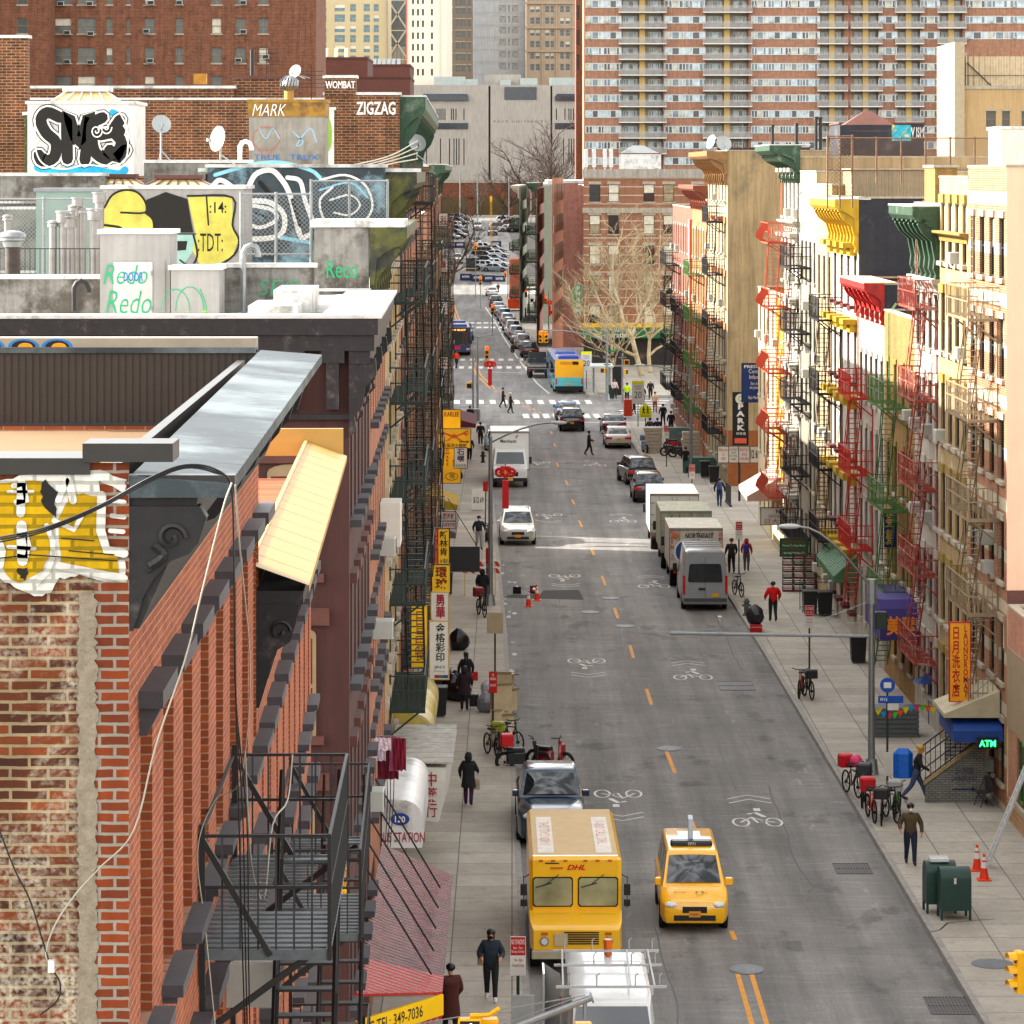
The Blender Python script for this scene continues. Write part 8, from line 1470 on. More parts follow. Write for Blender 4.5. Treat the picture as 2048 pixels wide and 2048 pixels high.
def bag(label, p, c='#141416', s=1.0, grp=None):
    rr = random.Random(hash(label) % 999 if 0 else len(label)*7); q = MB(); rings = []
    for j in range(8):
        a = -pi/2+pi*j/7; rings.append([(s*.34*max(cos(a), .03)**.55*(1+.12*rr.uniform(-1,1))*cos(2*pi*i/11), s*.3*max(cos(a), .03)**.55*(1+.12*rr.uniform(-1,1))*sin(2*pi*i/11), s*(.3+.32*sin(a))+(.1*s if j == 7 else 0)) for i in range(11)])
    q.loft(rings); return tag(q.build('rubbish_bag', pm('bag'+c, c, .25, .2, 6), loc=p, smooth=25), label, 'rubbish bag', grp)
g_ = 'rubbish bags on the left pavement'
bag('shiny black rubbish bag standing alone below the tall signs', tuple(G(917, 1300, .15)), s=1.25, grp=g_)
for i, (x, y, c, s, lab) in enumerate(((905,1398,'#141416',1.3,'black bag against the wall behind the two women'),(921,1402,'#141416',1.1,'black bag next to the wall pile, right one'),(912,1386,'#1a1a1c',1.2,'black bag on top at the rear of the pile'),(972,1424,'#77777c',1.0,'grey translucent bag at the left of the cardboard heap'),(978,1392,'#b5b4b8',.9,'white plastic bag on the cardboard heap'),(985,1405,'#8a7a78',.8,'crumpled pinkish bag by the cardboard heap'))): bag(lab, tuple(G(x, y, .15)), c, s, g_)
cd = pm('cardboard', '#9a7448', .85, .2, 3); cg = 'cardboard boxes stacked at the left kerb'
for i, (x, y, w, h, rz, c, lab) in enumerate(((1002,1440,.7,1.25,10,cd,'tall upright cardboard box beside the red sign'),(1010,1396,.6,.9,-15,cd,'cardboard box at the back of the heap'),(1018,1420,.5,.7,30,cd,'tilted cardboard box on the road side of the heap'),(1008,1475,.5,.5,5,wsg,'white open carton in front of the heap'),(1003,1492,.6,.45,-8,cd,'flattened box at the foot of the heap'),(1006,1462,.65,.55,20,cd,'mid-sized cardboard box under the white carton'),(992,1475,.4,.9,0,cd,'narrow box leaning by the pole'))):
    q = MB(); q.box(-w/2,-w*.35,0,w/2,w*.35,h); q.q((-w/2,-w*.35,h),(w/2,-w*.35,h),(w/2+.05,-w*.6,h+.12),(-w/2,-w*.6,h+.1)); q.q((w/2,-w*.35,h),(w/2,w*.35,h),(w/2+.22,w*.35,h-.08),(w/2+.2,-w*.35,h+.06)); tag(q.build('cardboard_box', c, loc=tuple(G(x, y, .15)), rz=R(rz)), lab, 'cardboard box', cg)
def bin_(label, p, w, d, h, mat=BLK, nm='rubbish_bin', grp=None, rz=0): r = T(nm, label, 'bin', p, rz, grp); q = MB(); q.loft([[(-w*.43,-d*.43,.08),(w*.43,-d*.43,.08),(w*.43,d*.43,.08),(-w*.43,d*.43,.08)],[(-w/2,-d/2,h),(w/2,-d/2,h),(w/2,d/2,h),(-w/2,d/2,h)]]); q.build('body', mat, r); MB().rbox(-w*.53,-d*.55,h,w*.53,d*.53,h+.07,.02).build('lid', mat, r); [wheel(r, s*w*.3, d*.4, .09, .05) for s in (-1, 1)]; return r
for x, y, lab in ((1620,1229,'left one of two black wheeled bins in the cage'),(1650,1231,'right one of two black wheeled bins in the cage'),(1716,1325,'grey blue wheeled bin at the red fire escape foot'),(1428,966,'black bin by the railing, nearer one'),(1410,955,'black bin by the railing, farther one'),(877,1432,'large black bin left of the two women'),(885,1395,'black bin tucked behind the printing sign'),(892,1190,'tall black bin beside the barricade')): bin_(lab, tuple(G(x, y, .15)), .62, .7, 1.0, grp='black wheeled bins')
q = MB(); a = G(1636, 1222, .15); [q.tube((x,y,0),(x,y,1.35),.02) for x in (-.75,.75) for y in (-.6,.6)]; [q.tube((-.75,y,z),(.75,y,z),.02) for y in (-.6,.6) for z in (.1,1.35)]; [q.tube((x,-.6,1.35),(x,.6,1.35),.02) for x in (-.75,-.4,0,.4,.75)]; tag(q.build('bin_cage', IRON, loc=a), 'black frame cage around two bins', 'cage')
r = T('crate_stack', 'stack of dark brown crates and shelves under the green sign', 'crates', (12.55, 155.2, .15)); q = MB(); rr = random.Random(9)
for i in range(4):
    for k in range(6): q = MB(); x = i*.52; z = k*.3; q.box(x,0,z,x+.48,.5,z+.04); [q.box(x,0,z+.04+j*.08,x+.48,.02,z+.08+j*.08) for j in range(3)]; q.box(x,.02,z,x+.02,.5,z+.26); q.box(x+.46,.02,z,x+.48,.5,z+.26); q.build('crate', (mar, BRST, BLK)[(i+k) % 3], r)
r = T('street_barricade', 'orange and white striped barricade across the left pavement', 'barricade', tuple(G(960, 1190, .15)), 0)
for z in (1.0, 1.32):
    q = MB(); q.box(-.95,-.03,z,.95,.0,z+.24); q = q.build('rail', WHT, r); m = MB(); [m.q((x,-.036,z),(x+.17,-.036,z),(x+.03,-.036,z+.24),(x-.14,-.036,z+.24)) for x in (-.75,-.37,.01,.39,.77)]; m.build('stripe', pm('barricade orange', '#b83a12'), q)
for x in (-.7, .7): q = MB(); q.tube((x,-.35,0),(x,.0,1.5),.025); q.tube((x,.35,0),(x,.0,1.5),.025); q.tube((x,-.35,.1),(x,.35,.1),.025); q.build('leg', pm('barricade leg', '#b8a95a'), r)
r = T('sandwich_board', 'white sandwich board with a large parking price', 'sandwich board', tuple(G(957, 1021, .15)), 0); MB().box(-.38,-.1,.05,.38,-.06,1.25).build('front_panel', WHT, r); MB().box(-.38,.3,.05,.38,.34,1.2).build('rear_panel', WHT, r); text('$12 69', .6, .4, dlt, r, 0, .6, -.105, bold=.02)
for i, (x, y, lab) in enumerate(((1306,905,'tall shrink-wrapped pallet of white goods at the kerb'),(1382,915,'second wrapped pallet standing by the black motorbikes'))): q = MB(); rr = random.Random(i); [q.rbox(-.62+rr.uniform(-.05,.05),-.5,k*.24+.1,.62+rr.uniform(-.05,.05),.5,k*.24+.33,.05) for k in range(7)]; q.box(-.6,-.5,0,.6,.5,.1); tag(q.build('wrapped_pallet', pm('stretch wrap', '#a59c8c', .3, .2, 6), loc=tuple(G(x, y, .15))), lab, 'pallet')
tag(MB().rbox(-1.1,-.5,0,1.1,.5,1.2,.03).build('metal_crate', pm('teal metal crate', '#5a6c68', .6, .2), loc=tuple(G(1362, 888, .15))), 'teal metal crate against the wall by the motorbikes', 'crate'); tag(MB().rbox(-1.1,-.45,0,1.1,.45,1.0,.03).build('vendor_cart', pm('cart green', '#3c5a50', .6), loc=tuple(G(1400, 945, .15))), 'closed vendor cart with a pale menu panel', 'cart')
q = MB(); q.box(-1.6,0,0,1.6,.1,.12); [q.tube((-1.6+.12*k,.05,0),(-1.6+.12*k,.05,1.2),.012,3) for k in range(27)]; q.tube((-1.6,.05,1.2),(1.6,.05,1.2),.02); p = tag(q.build('iron_fence', IRON, loc=(12.7, 196, .15), rz=R(92)), 'short black iron fence beside the car park entrance', 'fence')
sh = T('news_kiosk', 'grey bus shelter with glass panes on the far corner', 'bus shelter', tuple(G(1195, 790, .15))); q = MB(); [q.tube((x,y,0),(x,y,2.4),.05) for x in (-.3,1.1) for y in (0,3.6)]; q.build('frame', STEEL, sh); MB().rbox(-.6,-.3,2.4,1.4,4,2.55,.03).build('roof', pm('lamp grey', '#a9adab'), sh); MB().box(-.28,.1,.3,-.25,3.5,2.2).build('pane', GL, sh); q = MB().rbox(1.3,-.2,0,2.1,.3,2.5,.03); q.build('advert_panel', BLK, sh)
tag(MB().rbox(-.35,-.3,0,.35,.3,1.35,.05).build('newspaper_box', pm('orange red box', '#a83c1c', .4), loc=tuple(G(1246, 832, .15)+V((.4,0,0)))), 'orange red newspaper box at the near corner', 'newspaper box'); tag(MB().rbox(-.3,-.25,0,.3,.25,1.2,.05).build('relay_mailbox', mg, loc=tuple(G(1222, 797, .15))), 'dark green relay box behind the signal mast', 'relay box'); tag(MB().cyl(0,0,0,.95,.36,12).build('litter_basket', STEEL, loc=tuple(G(952, 842, .15))), 'round wire litter basket at the far left corner', 'litter basket')
# distant police barriers, booth, post
nv = pm('navy barrier', '#16244c', .5)
for i, (x, y, lab) in enumerate(((932,561,'leftmost'),(955,563,'second'),(978,564,'third'),(999,565,'rightmost'),(920,496,'upper left'),(903,496,'far left'),(992,494,'upper right'))):
    p = onhill(x, y); r = T('police_barrier', lab+' of the navy barriers with white letters', 'barrier', p, 0, 'navy barriers on the hill'); MB().rbox(-1.0,-.2,0,1.0,.2,1.15,.06).build('body', nv, r); text('NYPD', 1.2, .4, WHT, r, 0, .65, -.21, bold=.04)
r = T('guard_booth', 'small dark guard booth with hipped grey roof', 'booth', onhill(942, 541)); MB().rbox(-.9,-.9,0,.9,.9,2.2,.03).build('body', pm('booth green', '#20343a', .4), r); q = MB(); q.loft([[(-1.4,-1.4,2.2),(1.4,-1.4,2.2),(1.4,1.4,2.2),(-1.4,1.4,2.2)],[(-.1,-.1,2.9),(.1,-.1,2.9),(.1,.1,2.9),(-.1,.1,2.9)]]); q.build('roof', STEEL, r)
tag(MB().box(-2.2,-.05,.9,2.2,.05,1.0).build('barrier_arm', AM, loc=onhill(930, 548)), 'yellow barrier arm beside the guard booth', 'barrier')
r = T('mast', 'tall yellow lattice mast at the top of the street', 'mast', onhill(982, 505)); q = MB(); [q.tube((sx*.15,0,0),(sx*.15,0,9.8),.05) for sx in (-1,1)]; [q.tube((-.15,0,k*.7),(.15,0,k*.7+.6),.035) for k in range(14)]; q.ell((0,0,9.9),.25,.2,.6,8,5); q.build('lattice', AM, r)
r = T('work_truck', 'orange truck with tall pink tank at the far crossing', 'truck', (0.6, 470, 0)); MB().rbox(-1.2,-2,.5,1.2,2.5,1.9,.1).build('body', pm('truck orange', '#d2521a', .4), r); MB().rbox(-1.0,.2,1.9,1.0,2.2,7.5,.2).build('tank', pm('pink tank', '#c47862', .5, .15), r); [wheel(r, s*1.0, y, .4, .3) for s in (-1,1) for y in (-1.2,1.5)]
for x, D, lab in ((955,700,'left'),(920,705,'far left'),(1018,690,'middle'),(1062,700,'right'),(1150,690,'far right')): r = T('street_lamp', lab+' of the pale lamps near the viaduct', 'street lamp', ((x-1024)*D/FPX, D, gz(D)), 0, 'pale lamps near the viaduct'); MB().cyl(0,0,0,10.5,.12,6).build('pole', STEEL, r); lamp_arm(r, 10.3, 1.8, .8)
# overhead wires on the near facade
wr = random.Random(6)
def wire(label, pts, rad, mat, nm='cable'):
    Pn = [Q(*p) for p in pts]; Pn = [Pn[0]*2-Pn[1]]+Pn+[Pn[-1]*2-Pn[-2]]; o_ = []
    for a, b, c, d in zip(Pn, Pn[1:], Pn[2:], Pn[3:]):
        for u in (0, .2, .4, .6, .8): o_.append(.5*((2*b)+(c-a)*u+(2*a-5*b+4*c-d)*u*u+(3*b-a-3*c+d)*u**3))
    q = MB(); q.path(o_+[Pn[-2]], rad, 5); return tag(q.build(nm, mat, smooth=80), label, 'cable')
wm_ = pm('dirty white cable', '#a39f92', .6)
for k in range(3): wire(('upper','middle','lower')[k]+' strand of the thick black cable bundle across the mural', [(-20,1078+k*5,21.4),(90,1055+k*4,21.3),(200,1010+k*3,21.3),(300,955+k*4,21.2),(370,930+k*3,21.2),(430,938+k*4,21.3),(462,975,21.4),(468,1100+k*30,21.7),(472,1400,22.5),(478+k*8,1640,25.5),(485+k*6,1900,27),(490+k*5,2060,27.5)], .006, BLK)
wire('long white cable looping down the near corner of the brick wall', [(464,965,21.3),(445,1020,21.3),(400,1200,21.5),(370,1320,21.6),(312,1490,21.6),(268,1660,21.7),(200,1735,21.8),(150,1790,21.9),(110,1850,21.9),(92,1905,21.9),(102,1935,21.9)], .006, wm_)
wire('black wire hanging down the whitewashed brick', [(-5,1650,21.9),(30,1740,21.9),(60,1800,21.9),(85,1880,21.9),(103,1935,21.9),(120,1965,21.9),(115,2000,21.9),(80,2030,21.9)], .006, BLK); tag(MB().box(-.02,-.02,-.04,.02,.02,.04).build('cable_joint', WHT, loc=Q(103,1932,21.85)), 'small white cable joint on the brick wall', 'cable joint')
wire('thin white wire beside the near fire escape', [(470,970,21.4),(480,1100,22),(500,1350,25),(480,1560,27),(430,1600,27.3),(395,1700,27.4),(410,1850,27.5),(430,2050,27.5)], .006, wm_); wire('second white wire looping behind the fire escape railing', [(585,1510,30),(575,1600,29.5),(545,1650,29),(530,1790,29),(515,1780,29),(500,1700,28.5),(490,1500,27.5)], .008, wm_)
for k in range(4): wire(('first','second','third','last')[k]+' thin wire crossing the roofs on the left', [(360+k*20,425+k*6,92),(480,400-k*4,92),(640,362-k*6,93),(770,330-k*5,95),(835,318-k*12,97)], .018, wm_)
for k in range(3): wire(('left','middle','right')[k]+' dangling wire over the bus station canopy', [(768+k*9,1440,92),(772+k*8,1520,86),(775+k*6,1600,85),(770+k*5,1700,84.5)], .012, BLK)
# ---------------- people ----------------
SKN = pm('skin', '#b98566', .55, .06, 4); HAIR = pm('black hair', '#120e0c', .5, .3, 8)
CL = lambda h: pm('cloth'+h, h, .85, .16, 9, bump=.3)
def person(label, p, rz=0, top='#1b1d24', legs='#20232c', h=1.7, step=.18, arms=((.03,0,.0),(.03,0,.0)), puff=1.0, hood=False, coat=None, hair='#120e0c', lean=0, hat=None, mask=None, shoes='#15151a', skirt=None, fem=False, pack=None, long_hair=False, backhair=0, holds=None):
    """faces -y; step = stride; arms = per side (outward, forward, elbow bend forward)"""
    k = h/1.75; r = T('person', label, 'person', p, rz); P = []; E = []; Rd = []; tags = []
    def vtx(x, y, z, ra, rb=None): P.append((x*k, y*k, z*k)); Rd.append((ra*k, (rb or ra)*k)); return len(P)-1
    def seg(a, b, t): E.append((a, b)); tags.append(t)
    sh = .17 if fem else .195; f = lean
    pel = vtx(0, 0, .95, .155*puff**.5, .125); wa = vtx(0, -f*.3, 1.12, .15*puff, .125*puff); ch = vtx(0, -f*.7, 1.34, .165*puff, .13*puff); nk = vtx(0, -f, 1.5, .055); hd = vtx(0, -f*1.15-.015, 1.62, .1, .11); tp = vtx(0, -f*1.2-.01, 1.71, .08, .09); no = vtx(0, -f*1.15-.11, 1.615, .018)
    seg(pel, wa, 't'); seg(wa, ch, 't'); seg(ch, nk, 't'); seg(nk, hd, 's'); seg(hd, tp, 's'); seg(hd, no, 's')
    for s, (ao, af, ae) in zip((-1, 1), arms):
        ao = min(ao, .07)
        s1 = vtx(s*sh, -f*.8, 1.42, .085*puff); el = vtx(s*(sh+.05+ao), -f*.6-af, 1.16, .066*puff); wr = vtx(s*(sh+.05+ao*(.9 if ae < .25 else .1)), -f*.5-af-.1-ae, .93+ae*.75, .045*puff**.5); pa = vtx(s*(sh+.05+ao*(.9 if ae < .25 else .0)), -f*.5-af-.13-ae*1.15, .86+ae*.85, .03)
        seg(ch, s1, 't'); seg(s1, el, 't'); seg(el, wr, 't'); seg(wr, pa, 's'); x, y, z = [c/k for c in P[pa]]
        for q, (dy, L) in enumerate(((-.03,.075),(-.01,.085),(.012,.08),(.032,.06))): fi = vtx(x-s*.01, y+dy-ae*.1, z-L*.6, .01); fj = vtx(x-s*.03, y+dy-ae*.14, z-L, .008); seg(pa, fi, 's'); seg(fi, fj, 's')
        th = vtx(x-s*.035, y-.05, z-.01, .011); seg(pa, th, 's')
    for s in (-1, 1):
        d = s*step; hp = vtx(s*.095, 0, .88, .118*min(puff, 1.1)); kn = vtx(s*.1, -d*.45-.03, .5, .08); an_ = vtx(s*.1, -d+.03+(.05 if d < 0 else 0), .1+(.05 if d < 0 else 0), .06); to = vtx(s*.11, -d-.12, .045+(.02 if d < 0 else 0), .05, .04)
        seg(pel, hp, 'l'); seg(hp, kn, 'l'); seg(kn, an_, 'l'); seg(an_, to, 'f')
    me = bpy.data.meshes.new('b'); me.from_pydata(P, E, []); o = bpy.data.objects.new('b', me); sk = o.modifiers.new('s', 'SKIN'); sk.use_smooth_shade = True; ss = o.modifiers.new('u', 'SUBSURF'); ss.levels = ss.render_levels = 1
    for i, v in enumerate(me.skin_vertices[0].data): v.radius = Rd[i]; v.use_root = (i == 0)
    m2 = to_mesh(o); bpy.data.objects.remove(o); m2.name = 'body'; m2.materials.clear()
    for m in (CL(top), CL(legs), SKN, pm('shoe'+shoes, shoes, .5)): m2.materials.append(m)
    ix = dict(t=0, l=1, s=2, f=3); EV = [(V(P[a]), V(P[b]), ix[t]) for (a, b), t in zip(E, tags)]
    for pl in m2.polygons:
        c = pl.center; best = 9; bi = 0
        for a, b, i in EV:
            d = b-a; t = max(0, min(1, (c-a).dot(d)/max(d.length_squared, 1e-9))); q = (a+d*t-c).length
            if q < best: best = q; bi = i
        pl.material_index = bi
    b = bpy.data.objects.new('body', m2); COL.objects.link(b); b.parent = r
    hy = -f*1.17*k; q = MB(); rings = []
    q.ell((0, hy+.012, 1.685*k), .115*k, .125*k, .095*k, 12, 6); 
    if long_hair or fem: q.ell((0, hy+.06*k, 1.58*k), .095*k, .06*k, .16*k, 10, 6)
    if long_hair: q.ell((0, hy+.09*k, 1.42*k), .1*k, .045*k, .2*k, 10, 6)
    q.build('hair', HAIR if not hat else CL(hat), r, smooth=80) if not (hair != '#120e0c') else q.build('hair', pm('hair'+hair, hair, .6, .3, 8), r, smooth=80)
    if hood: q = MB(); q.ell((0, hy+.05*k, 1.6*k), .13*k, .12*k, .15*k, 10, 6); q.build('hood', CL(top), r, smooth=80)
    if mask: MB().ell((0, hy-.09*k, 1.585*k), .06*k, .035*k, .045*k, 8, 5).build('face_mask', CL(mask), r, smooth=80)
    for s in (-1, 1): MB().ell((s*.033*k, hy-.098*k, 1.645*k), .014*k, .006*k, .009*k, 6, 4).build('eye', BLK, r)
    if not mask: MB().box(-.028*k, hy-.108*k, 1.565*k, .028*k, hy-.09*k, 1.575*k).build('mouth', pm('lips', '#8a4a40'), r)
    if coat:
        c, zl = coat; q = MB(); q.loft([[(rr*1.1*cos(2*pi*i/14)*k, rr*.86*sin(2*pi*i/14)*k-y, z*k) for i in range(14)] for z, rr, y in ((1.3,.185*puff,f*.6),(1.1,.165*puff,f*.3),(.95,.185,0),(.8,.205,0),(zl,.225,0))], cap=False, flip=True); q.loft([[(rr*1.05*cos(2*pi*i/14)*k, rr*.8*sin(2*pi*i/14)*k, z*k) for i in range(14)] for z, rr in ((.95,.18),(zl,.22))], cap=False); q.build('coat', CL(c), r, smooth=80)
    if pack: q = MB(); q.rbox(-.15*k,.1*k,1.08*k,.15*k,.3*k,1.48*k,.05); q.build('backpack', CL(pack), r, smooth=40)
    return r
def gp(x, y, z=.15): return tuple(G(x, y, z))
IN = ((.02,0,.1),(.02,0,.1))
person('woman in a dark puffer jacket and black mask walking towards the camera at the bottom', gp(982, 2003), 0, '#1d2830', '#17181c', 1.68, .14, ((.1,.0,.3),(.1,.0,.3)), 1.35, mask='#0c0c0e', long_hair=True, fem=True, shoes='#c9c9c9')
tag(MB().rbox(-.13,-.05,0,.13,.05,.3,.03).build('tote_bag', CL('#a39a80'), loc=V(gp(966, 2003))+V((-.0,.05,.85))), 'pale tote bag hanging at the puffer jacket woman\'s side', 'bag')
person('short-haired person in a long rust brown hooded coat seen from behind at the bottom', gp(901, 2078), R(200), '#4c2218', '#1a1416', 1.68, .1, IN, 1.15, coat=('#4c2218', .5))
person('woman in a long black coat and purple trousers walking away on the left pavement', gp(937, 1612), R(175), '#17151a', '#3c1440', 1.64, .12, ((.12,0,.2),(.08,0,.05)), 1.1, coat=('#17151a', .62), fem=True, hat='#1a141c', hood=True); tag(MB().rbox(-.12,-.06,0,.12,.06,.32,.04).build('shopping_bag', CL('#9a8c74'), loc=V(gp(952, 1608))+V((0,0,.45))), 'beige shopping bag carried by the purple trousered woman', 'bag')
person('woman in a dark purple coat pushing along with a black bag on the left pavement', gp(929, 1422), R(180), '#241420', '#15141a', 1.62, .14, ((.1,0,.1),(.1,0,.05)), 1.2, coat=('#241420', .66), fem=True, hood=True); person('woman with long hair in a black coat just ahead of the purple coat', gp(932, 1392), R(190), '#121216', '#121216', 1.62, .1, ((.1,0,0),(.1,0,0)), 1.1, coat=('#121216', .6), long_hair=True, fem=True)
tag(MB().rbox(-.17,-.09,0,.17,.09,.45,.04).build('shopping_bag', pm('bag#141416', '#141416', .25), loc=V(gp(948, 1418))+V((0,0,.1))), 'big black shopping bag near the two women', 'bag'); tag(MB().rbox(-.13,-.06,0,.13,.06,.34,.03).build('shopping_bag', pm('bag red', '#a8201c', .4), loc=V(gp(949, 1385))+V((0,0,.45))), 'red shopping bag carried by the black coated woman', 'bag')
person('hooded figure in black standing by the striped barricade', gp(965, 1214), R(180), '#101014', '#101014', 1.7, .06, IN, 1.2, coat=('#101014', .6), hood=True); person('man with white hood, grey trousers and dark backpack near the sandwich board', gp(958, 1099), R(10), '#1c2030', '#8c8a8a', 1.72, .16, ((.12,0,.1),(.12,0,.1)), 1.1, mask='#c8c8c8', pack='#1c2030', hat='#14161c')
for x, y, rz, c, l, lab, s in ((961,892,180,'#14141a','#14141a','person in black walking away just left of the white box truck',.2),(939,923,170,'#17171c','#17171c','person in black beside the yellow hardware sign',.1),(940,856,180,'#101218','#101218','dark hooded figure by the far left lamp pole',.08),(1006,816,90,'#14141a','#14141a','left of the two people crossing at the white truck',.25),(1021,827,100,'#101014','#101014','right of the two people crossing, in a white cap',.2)): person(lab, gp(x, y, 0), R(rz), c, l, 1.7, s, IN, 1.1, hat='#c9c9c9' if 'cap' in lab else None)
person('person in dark clothes jaywalking across the middle of the road', gp(1178, 911, 0), R(80), '#17192a', '#14151c', 1.7, .24, ((.05,0,.25),(.05,0,.1)), 1.1)
person('worker in an orange vest crossing near the dark blue bus', gp(913, 737, 0), R(160), '#d2411a', '#17191f', 1.75, .35, IN, 1.05)
person('person with a blue backpack and jeans walking away on the right pavement', gp(1439, 1014), R(170), '#1a1c24', '#2c3c5c', 1.68, .2, ((.15,0,.05),(.15,0,.05)), 1.05, pack='#3c4a7c'); person('slim figure all in black standing by the street lamp', gp(1371, 946), R(180), '#121216', '#121216', 1.68, .05, IN)
person('person in a dark jacket behind the silver van', gp(1463, 1147), R(185), '#2a201e', '#15161a', 1.7, .1, IN, 1.1, hair='#4a3424'); person('person in a red hooded jacket with a blue backpack behind the van', gp(1493, 1143), R(170), '#a8162a', '#4c4e56', 1.6, .1, IN, 1.05, hood=True, pack='#1c3a7c')
person('person in a bright red puffer jacket walking away on the right pavement', gp(1546, 1244), R(185), '#c01218', '#1a1c22', 1.74, .14, ((.2,0,.12),(.2,0,.12)), 1.3, shoes='#3c3c40')
person('blond person in a black top carrying a big blue bag by the stair', gp(1832, 1602), R(80), '#141416', '#3c4660', 1.72, .36, ((.1,.1,.15),(.1,-.15,.05)), 1.05, hair='#b08a3c', lean=.14, long_hair=True); tag(MB().rbox(-.3,-.2,-.5,.3,.2,.4,.15).build('sack', pm('sack blue', '#1c5cae', .5, .15, 6), loc=V(gp(1806, 1600))+V((0,0,1.2))), 'big bright blue sack slung behind the blond person', 'bag')
person('man in an olive jacket and white mask walking towards the camera on the right', gp(1821, 1730), 0, '#4a3d28', '#1c2638', 1.72, .14, ((.1,0,.18),(.1,0,.02)), 1.15, mask='#d8d8d4')
for i, (x, y, c, l, rz, lab) in enumerate(((1300,883,'#4a443c','#24262c',180,'olive coated person left in the pair beside the sign post'),(1315,883,'#1c1c34','#15151c',175,'navy coated person right in the pair beside the sign post'),(1342,868,'#101014','#101014',185,'tall black hooded person by the brick wall'),(1326,852,'#14141a','#14141a',190,'person in black left of the hooded one'),(1310,826,'#b9a890','#7a5040',0,'person in a pale top facing the camera in the crowd'),(1254,806,'#b8d41c','#1c2c34',180,'worker in a fluorescent yellow vest on the corner'),(1268,829,'#15171c','#15171c',90,'person in black crossing in front of the leaning sign'),(1229,798,'#c8b8b8','#2a2428',20,'person in white beside the green box on the corner'),(1301,800,'#17171c','#17171c',0,'dark figure under the white cap at the back of the crowd'),(1285,812,'#22242c','#22242c',0,'dark coated person behind the school sign'))): person(lab, gp(x, y), R(rz), c, l, 1.7, .12, IN, 1.1, hat='#b8b4b0' if 'cap' in lab else None)
for i, (x, y, c, lab) in enumerate(((1041,540,'#15161c','third person from the front on the far sunny pavement'),(1026,505,'#1c2434','far walker on the hill pavement beside the lamp'),(1039,493,'#15161c','highest walker on the far sunny pavement'),(1042,560,'#101014','nearest of the far walkers on the sunny pavement'),(926,460,'#101218','figure in black among the cars at hill left'),(1071,624,'#5a3c20','person in brown standing by the far shopfront'),(996,588,'#15161c','person beside the white car at the sunlit crossing'))): person(lab, onhill(x, y), R(180), c, '#17191f', 1.72, .15, IN, 1.15)
# ---------------- bicycles ----------------
def bike(label, p, rz, c='#1a1a1c', extra=None, grp=None, moto=False):
    r = T('scooter' if moto else 'bicycle', label, 'scooter' if moto else 'bicycle', p, rz, grp); R0 = .33 if not moto else .27; wb = .52 if not moto else .6
    for y in (-wb, wb):
        q = MB(); q.path([(0, y+R0*cos(t*pi/10), R0+.02+R0*sin(t*pi/10)) for t in range(21)], .028 if not moto else .06, 6, False); [q.tube((0,y,R0),(0,y+R0*cos(t*pi/5+.2),R0+R0*sin(t*pi/5+.2)),.006,3) for t in range(10)]; q.tube((-.05,y,R0),(.05,y,R0),.04,8); q.build('wheel', RUB, r, smooth=60)
    fm = paint(c, .35); q = MB(); hz = 1.0
    if moto: q.rbox(-.16,-.1,.22,.16,.55,.62,.06); q.path([(0,-.45,.35),(0,-.42,.7),(0,-.36,.95)],.07,6); q.rbox(-.2,-.5,.4,.2,-.4,.85,.04); q.rbox(-.17,-.4,.2,.17,0,.28,.03)
    else: [q.tube(a, b, .022, 6) for a, b in (((0,.0,.3),(0,.12,.85)),((0,.1,.78),(0,-.38,.82)),((0,0,.3),(0,-.38,.78)),((0,0,.3),(0,wb,R0)),((0,.1,.78),(0,wb,R0)),((0,-.36,.98),(0,-wb,R0)))]
    q.build('frame', fm, r, smooth=40); q = MB(); q.tube((0,-.36,.9),(0,-.34,hz+.05),.02); q.path([(-.3,-.22,hz+.08),(-.15,-.34,hz+.05),(.15,-.34,hz+.05),(.3,-.22,hz+.08)],.018,5); q.build('handlebar', BLK, r); MB().rbox(-.1,-.02,.86,.1,.28,.93,.03).build('seat', BLK, r) if not moto else MB().rbox(-.15,-.05,.62,.15,.55,.74,.04).build('seat', BLK, r)
    if extra: ec, ex = extra; MB().rbox(-.22,.32 if ex else -.62,.8,.22,.75 if ex else -.32,1.2 if ex else 1.12,.05).build('box' if ex else 'basket', pm('box'+ec, ec, .5, .1), r)
    return r
gL, gR, gC = 'bicycles on the left kerb', 'bicycles around the right bus stop', 'motorbikes by the black wall'
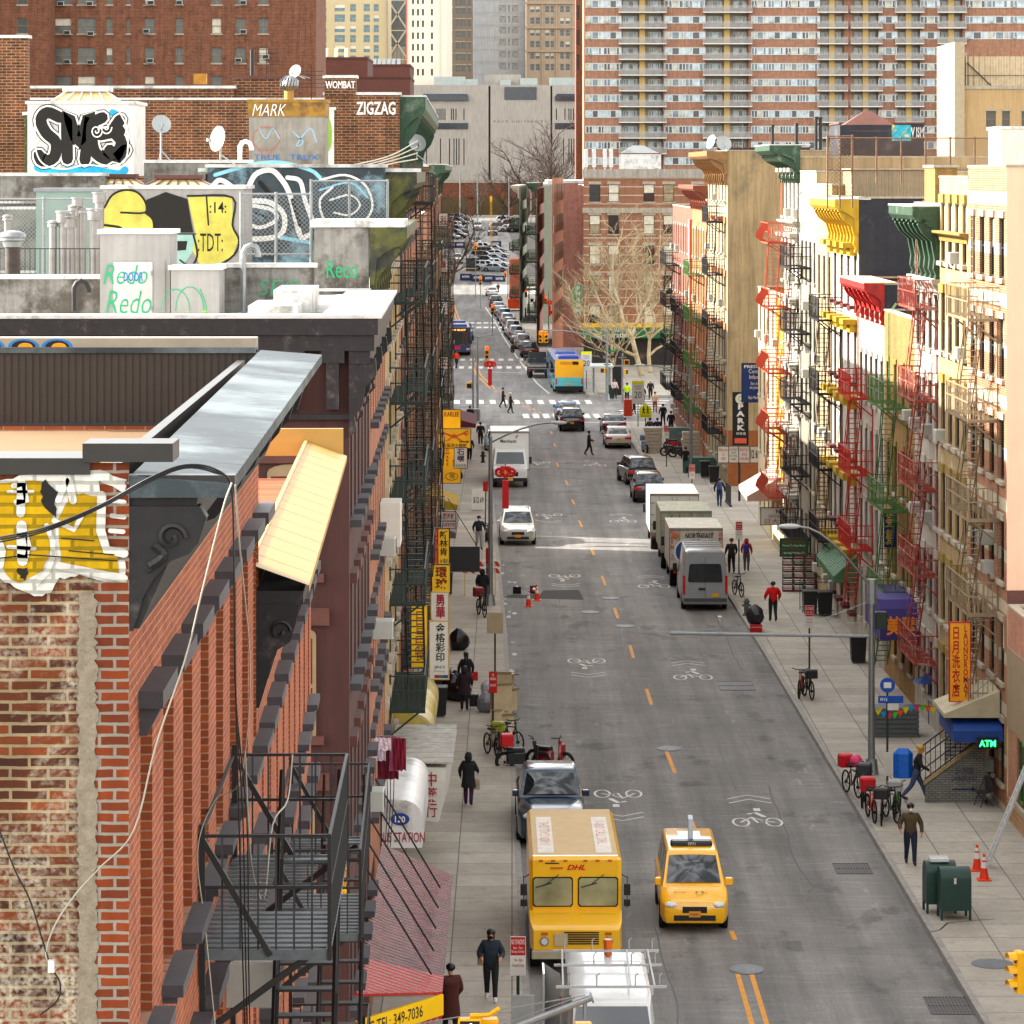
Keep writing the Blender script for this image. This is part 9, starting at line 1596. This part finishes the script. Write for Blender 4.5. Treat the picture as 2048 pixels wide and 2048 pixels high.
for x, y, rz, c, e, g, lab in ((985,1512,20,'#141414',None,gL,'black bicycle nearest the camera at the left kerb rack'),(1003,1505,-15,'#2a2a14',('#8a8a30',0),gL,'bicycle with a dull yellow basket at the left kerb'),(1018,1500,35,'#1a1a1a',None,gL,'black bicycle on the road side of the left rack'),(963,1232,15,'#1c1c1c',('#7a1c24',1),gL,'dark bicycle with a red load beside the tan sign back'),
    (975,1085,5,'#16181a',None,gL,'bicycle leaning on the green pole behind the white hooded man'),(1602,1393,-12,'#b8481a',None,gR,'orange bicycle chained to the right sign post'),(1616,1396,10,'#15171c',('#222226',0),gR,'dark bicycle chained to the right sign post'),(1476,1192,14,'#1c3a4c',None,gR,'dark teal bicycle beside the silver van'),
    (1704,1590,15,'#15161a',('#b01422',1),gR,'bicycle with a red delivery bag at the upper end of the cluster'),(1727,1610,-10,'#1a1a1e',('#2a2c30',1),gR,'black electric bicycle second in the kerb cluster'),(1742,1640,5,'#a8201c',('#b01422',1),gR,'red bicycle in the middle of the kerb cluster'),(1764,1645,-8,'#141418',('#1a1a1c',0),gR,'black bicycle right of the red one'),(1782,1640,12,'#141418',None,gR,'black bicycle behind the green wheeled one'),(1794,1628,-14,'#3a9a2c',('#9a9a98',0),gR,'green bicycle at the right end of the cluster'),
    (1352,900,75,'#a81420',None,gC,'red motorbike by the black wall'),(1346,912,80,'#17171a',None,gC,'black motorbike in front of the red one'),(1362,915,70,'#1a1a1c',None,gC,'second black motorbike beside the wrapped pallet'),(1290,905,10,'#7a8a94',('#5a7a94',1),gC,'grey scooter squeezed beside the wrapped pallet'),(1046,1540,95,'#17171a',('#b01422',1),None,'black scooter with a red delivery box behind the pickup'),(1100,1538,60,'#8a1420',None,None,'red and black scooter behind the pickup truck'),(1235,850,20,'#1a1a1c',None,None,'dark scooter at the near corner kerb'),(897,960,80,'#17171a',None,None,'black motorbike on the left pavement behind the hardware sign'),(1025,705,10,'#3c2a24',None,None,'motorbike in the road beside the far parked cars')):
    bike(lab, gp(x, y, 0 if x in (1046, 1100, 1235, 1025) else .15), R(rz), c, e, g, g == gC or g is None)
tag(MB().ell((0,0,0),.2,.22,.2,10,6).build('pink_bag', pm('pink cover', '#c4446c', .5), loc=V(gp(1712, 1592))+V((0,0,1.1))), 'round pink bundle on the upper bicycle of the cluster', 'bundle')
q = MB(); q.box(-.22,-.2,.42,.22,.2,.45); q.box(-.22,.18,.45,.22,.21,.9); [q.tube((x,-.2,0),(x,.2,.9),.015) for x in (-.22,.22)]; [q.tube((x,.25,0),(x,-.15,.45),.015) for x in (-.2,.2)]; tag(q.build('folding_chair', pm('chair grey', '#3c3e40', .5), loc=gp(1966, 1612), rz=R(-70)), 'grey folding chair outside beneath the ATM sign', 'chair')
tag(MB().rbox(-.25,-.2,0,.25,.2,.32,.02).build('red_crate', pm('crate red', '#a8201c'), loc=gp(1512, 1264)), 'red crate by the hydrant', 'crate'); bag('black and white rubbish bags on top of the red crate', tuple(V(gp(1510, 1262))+V((0,0,.3))), '#2a2a2e', 1.15)
# soft air over the distance
bpy.data.scenes.remove(TS)
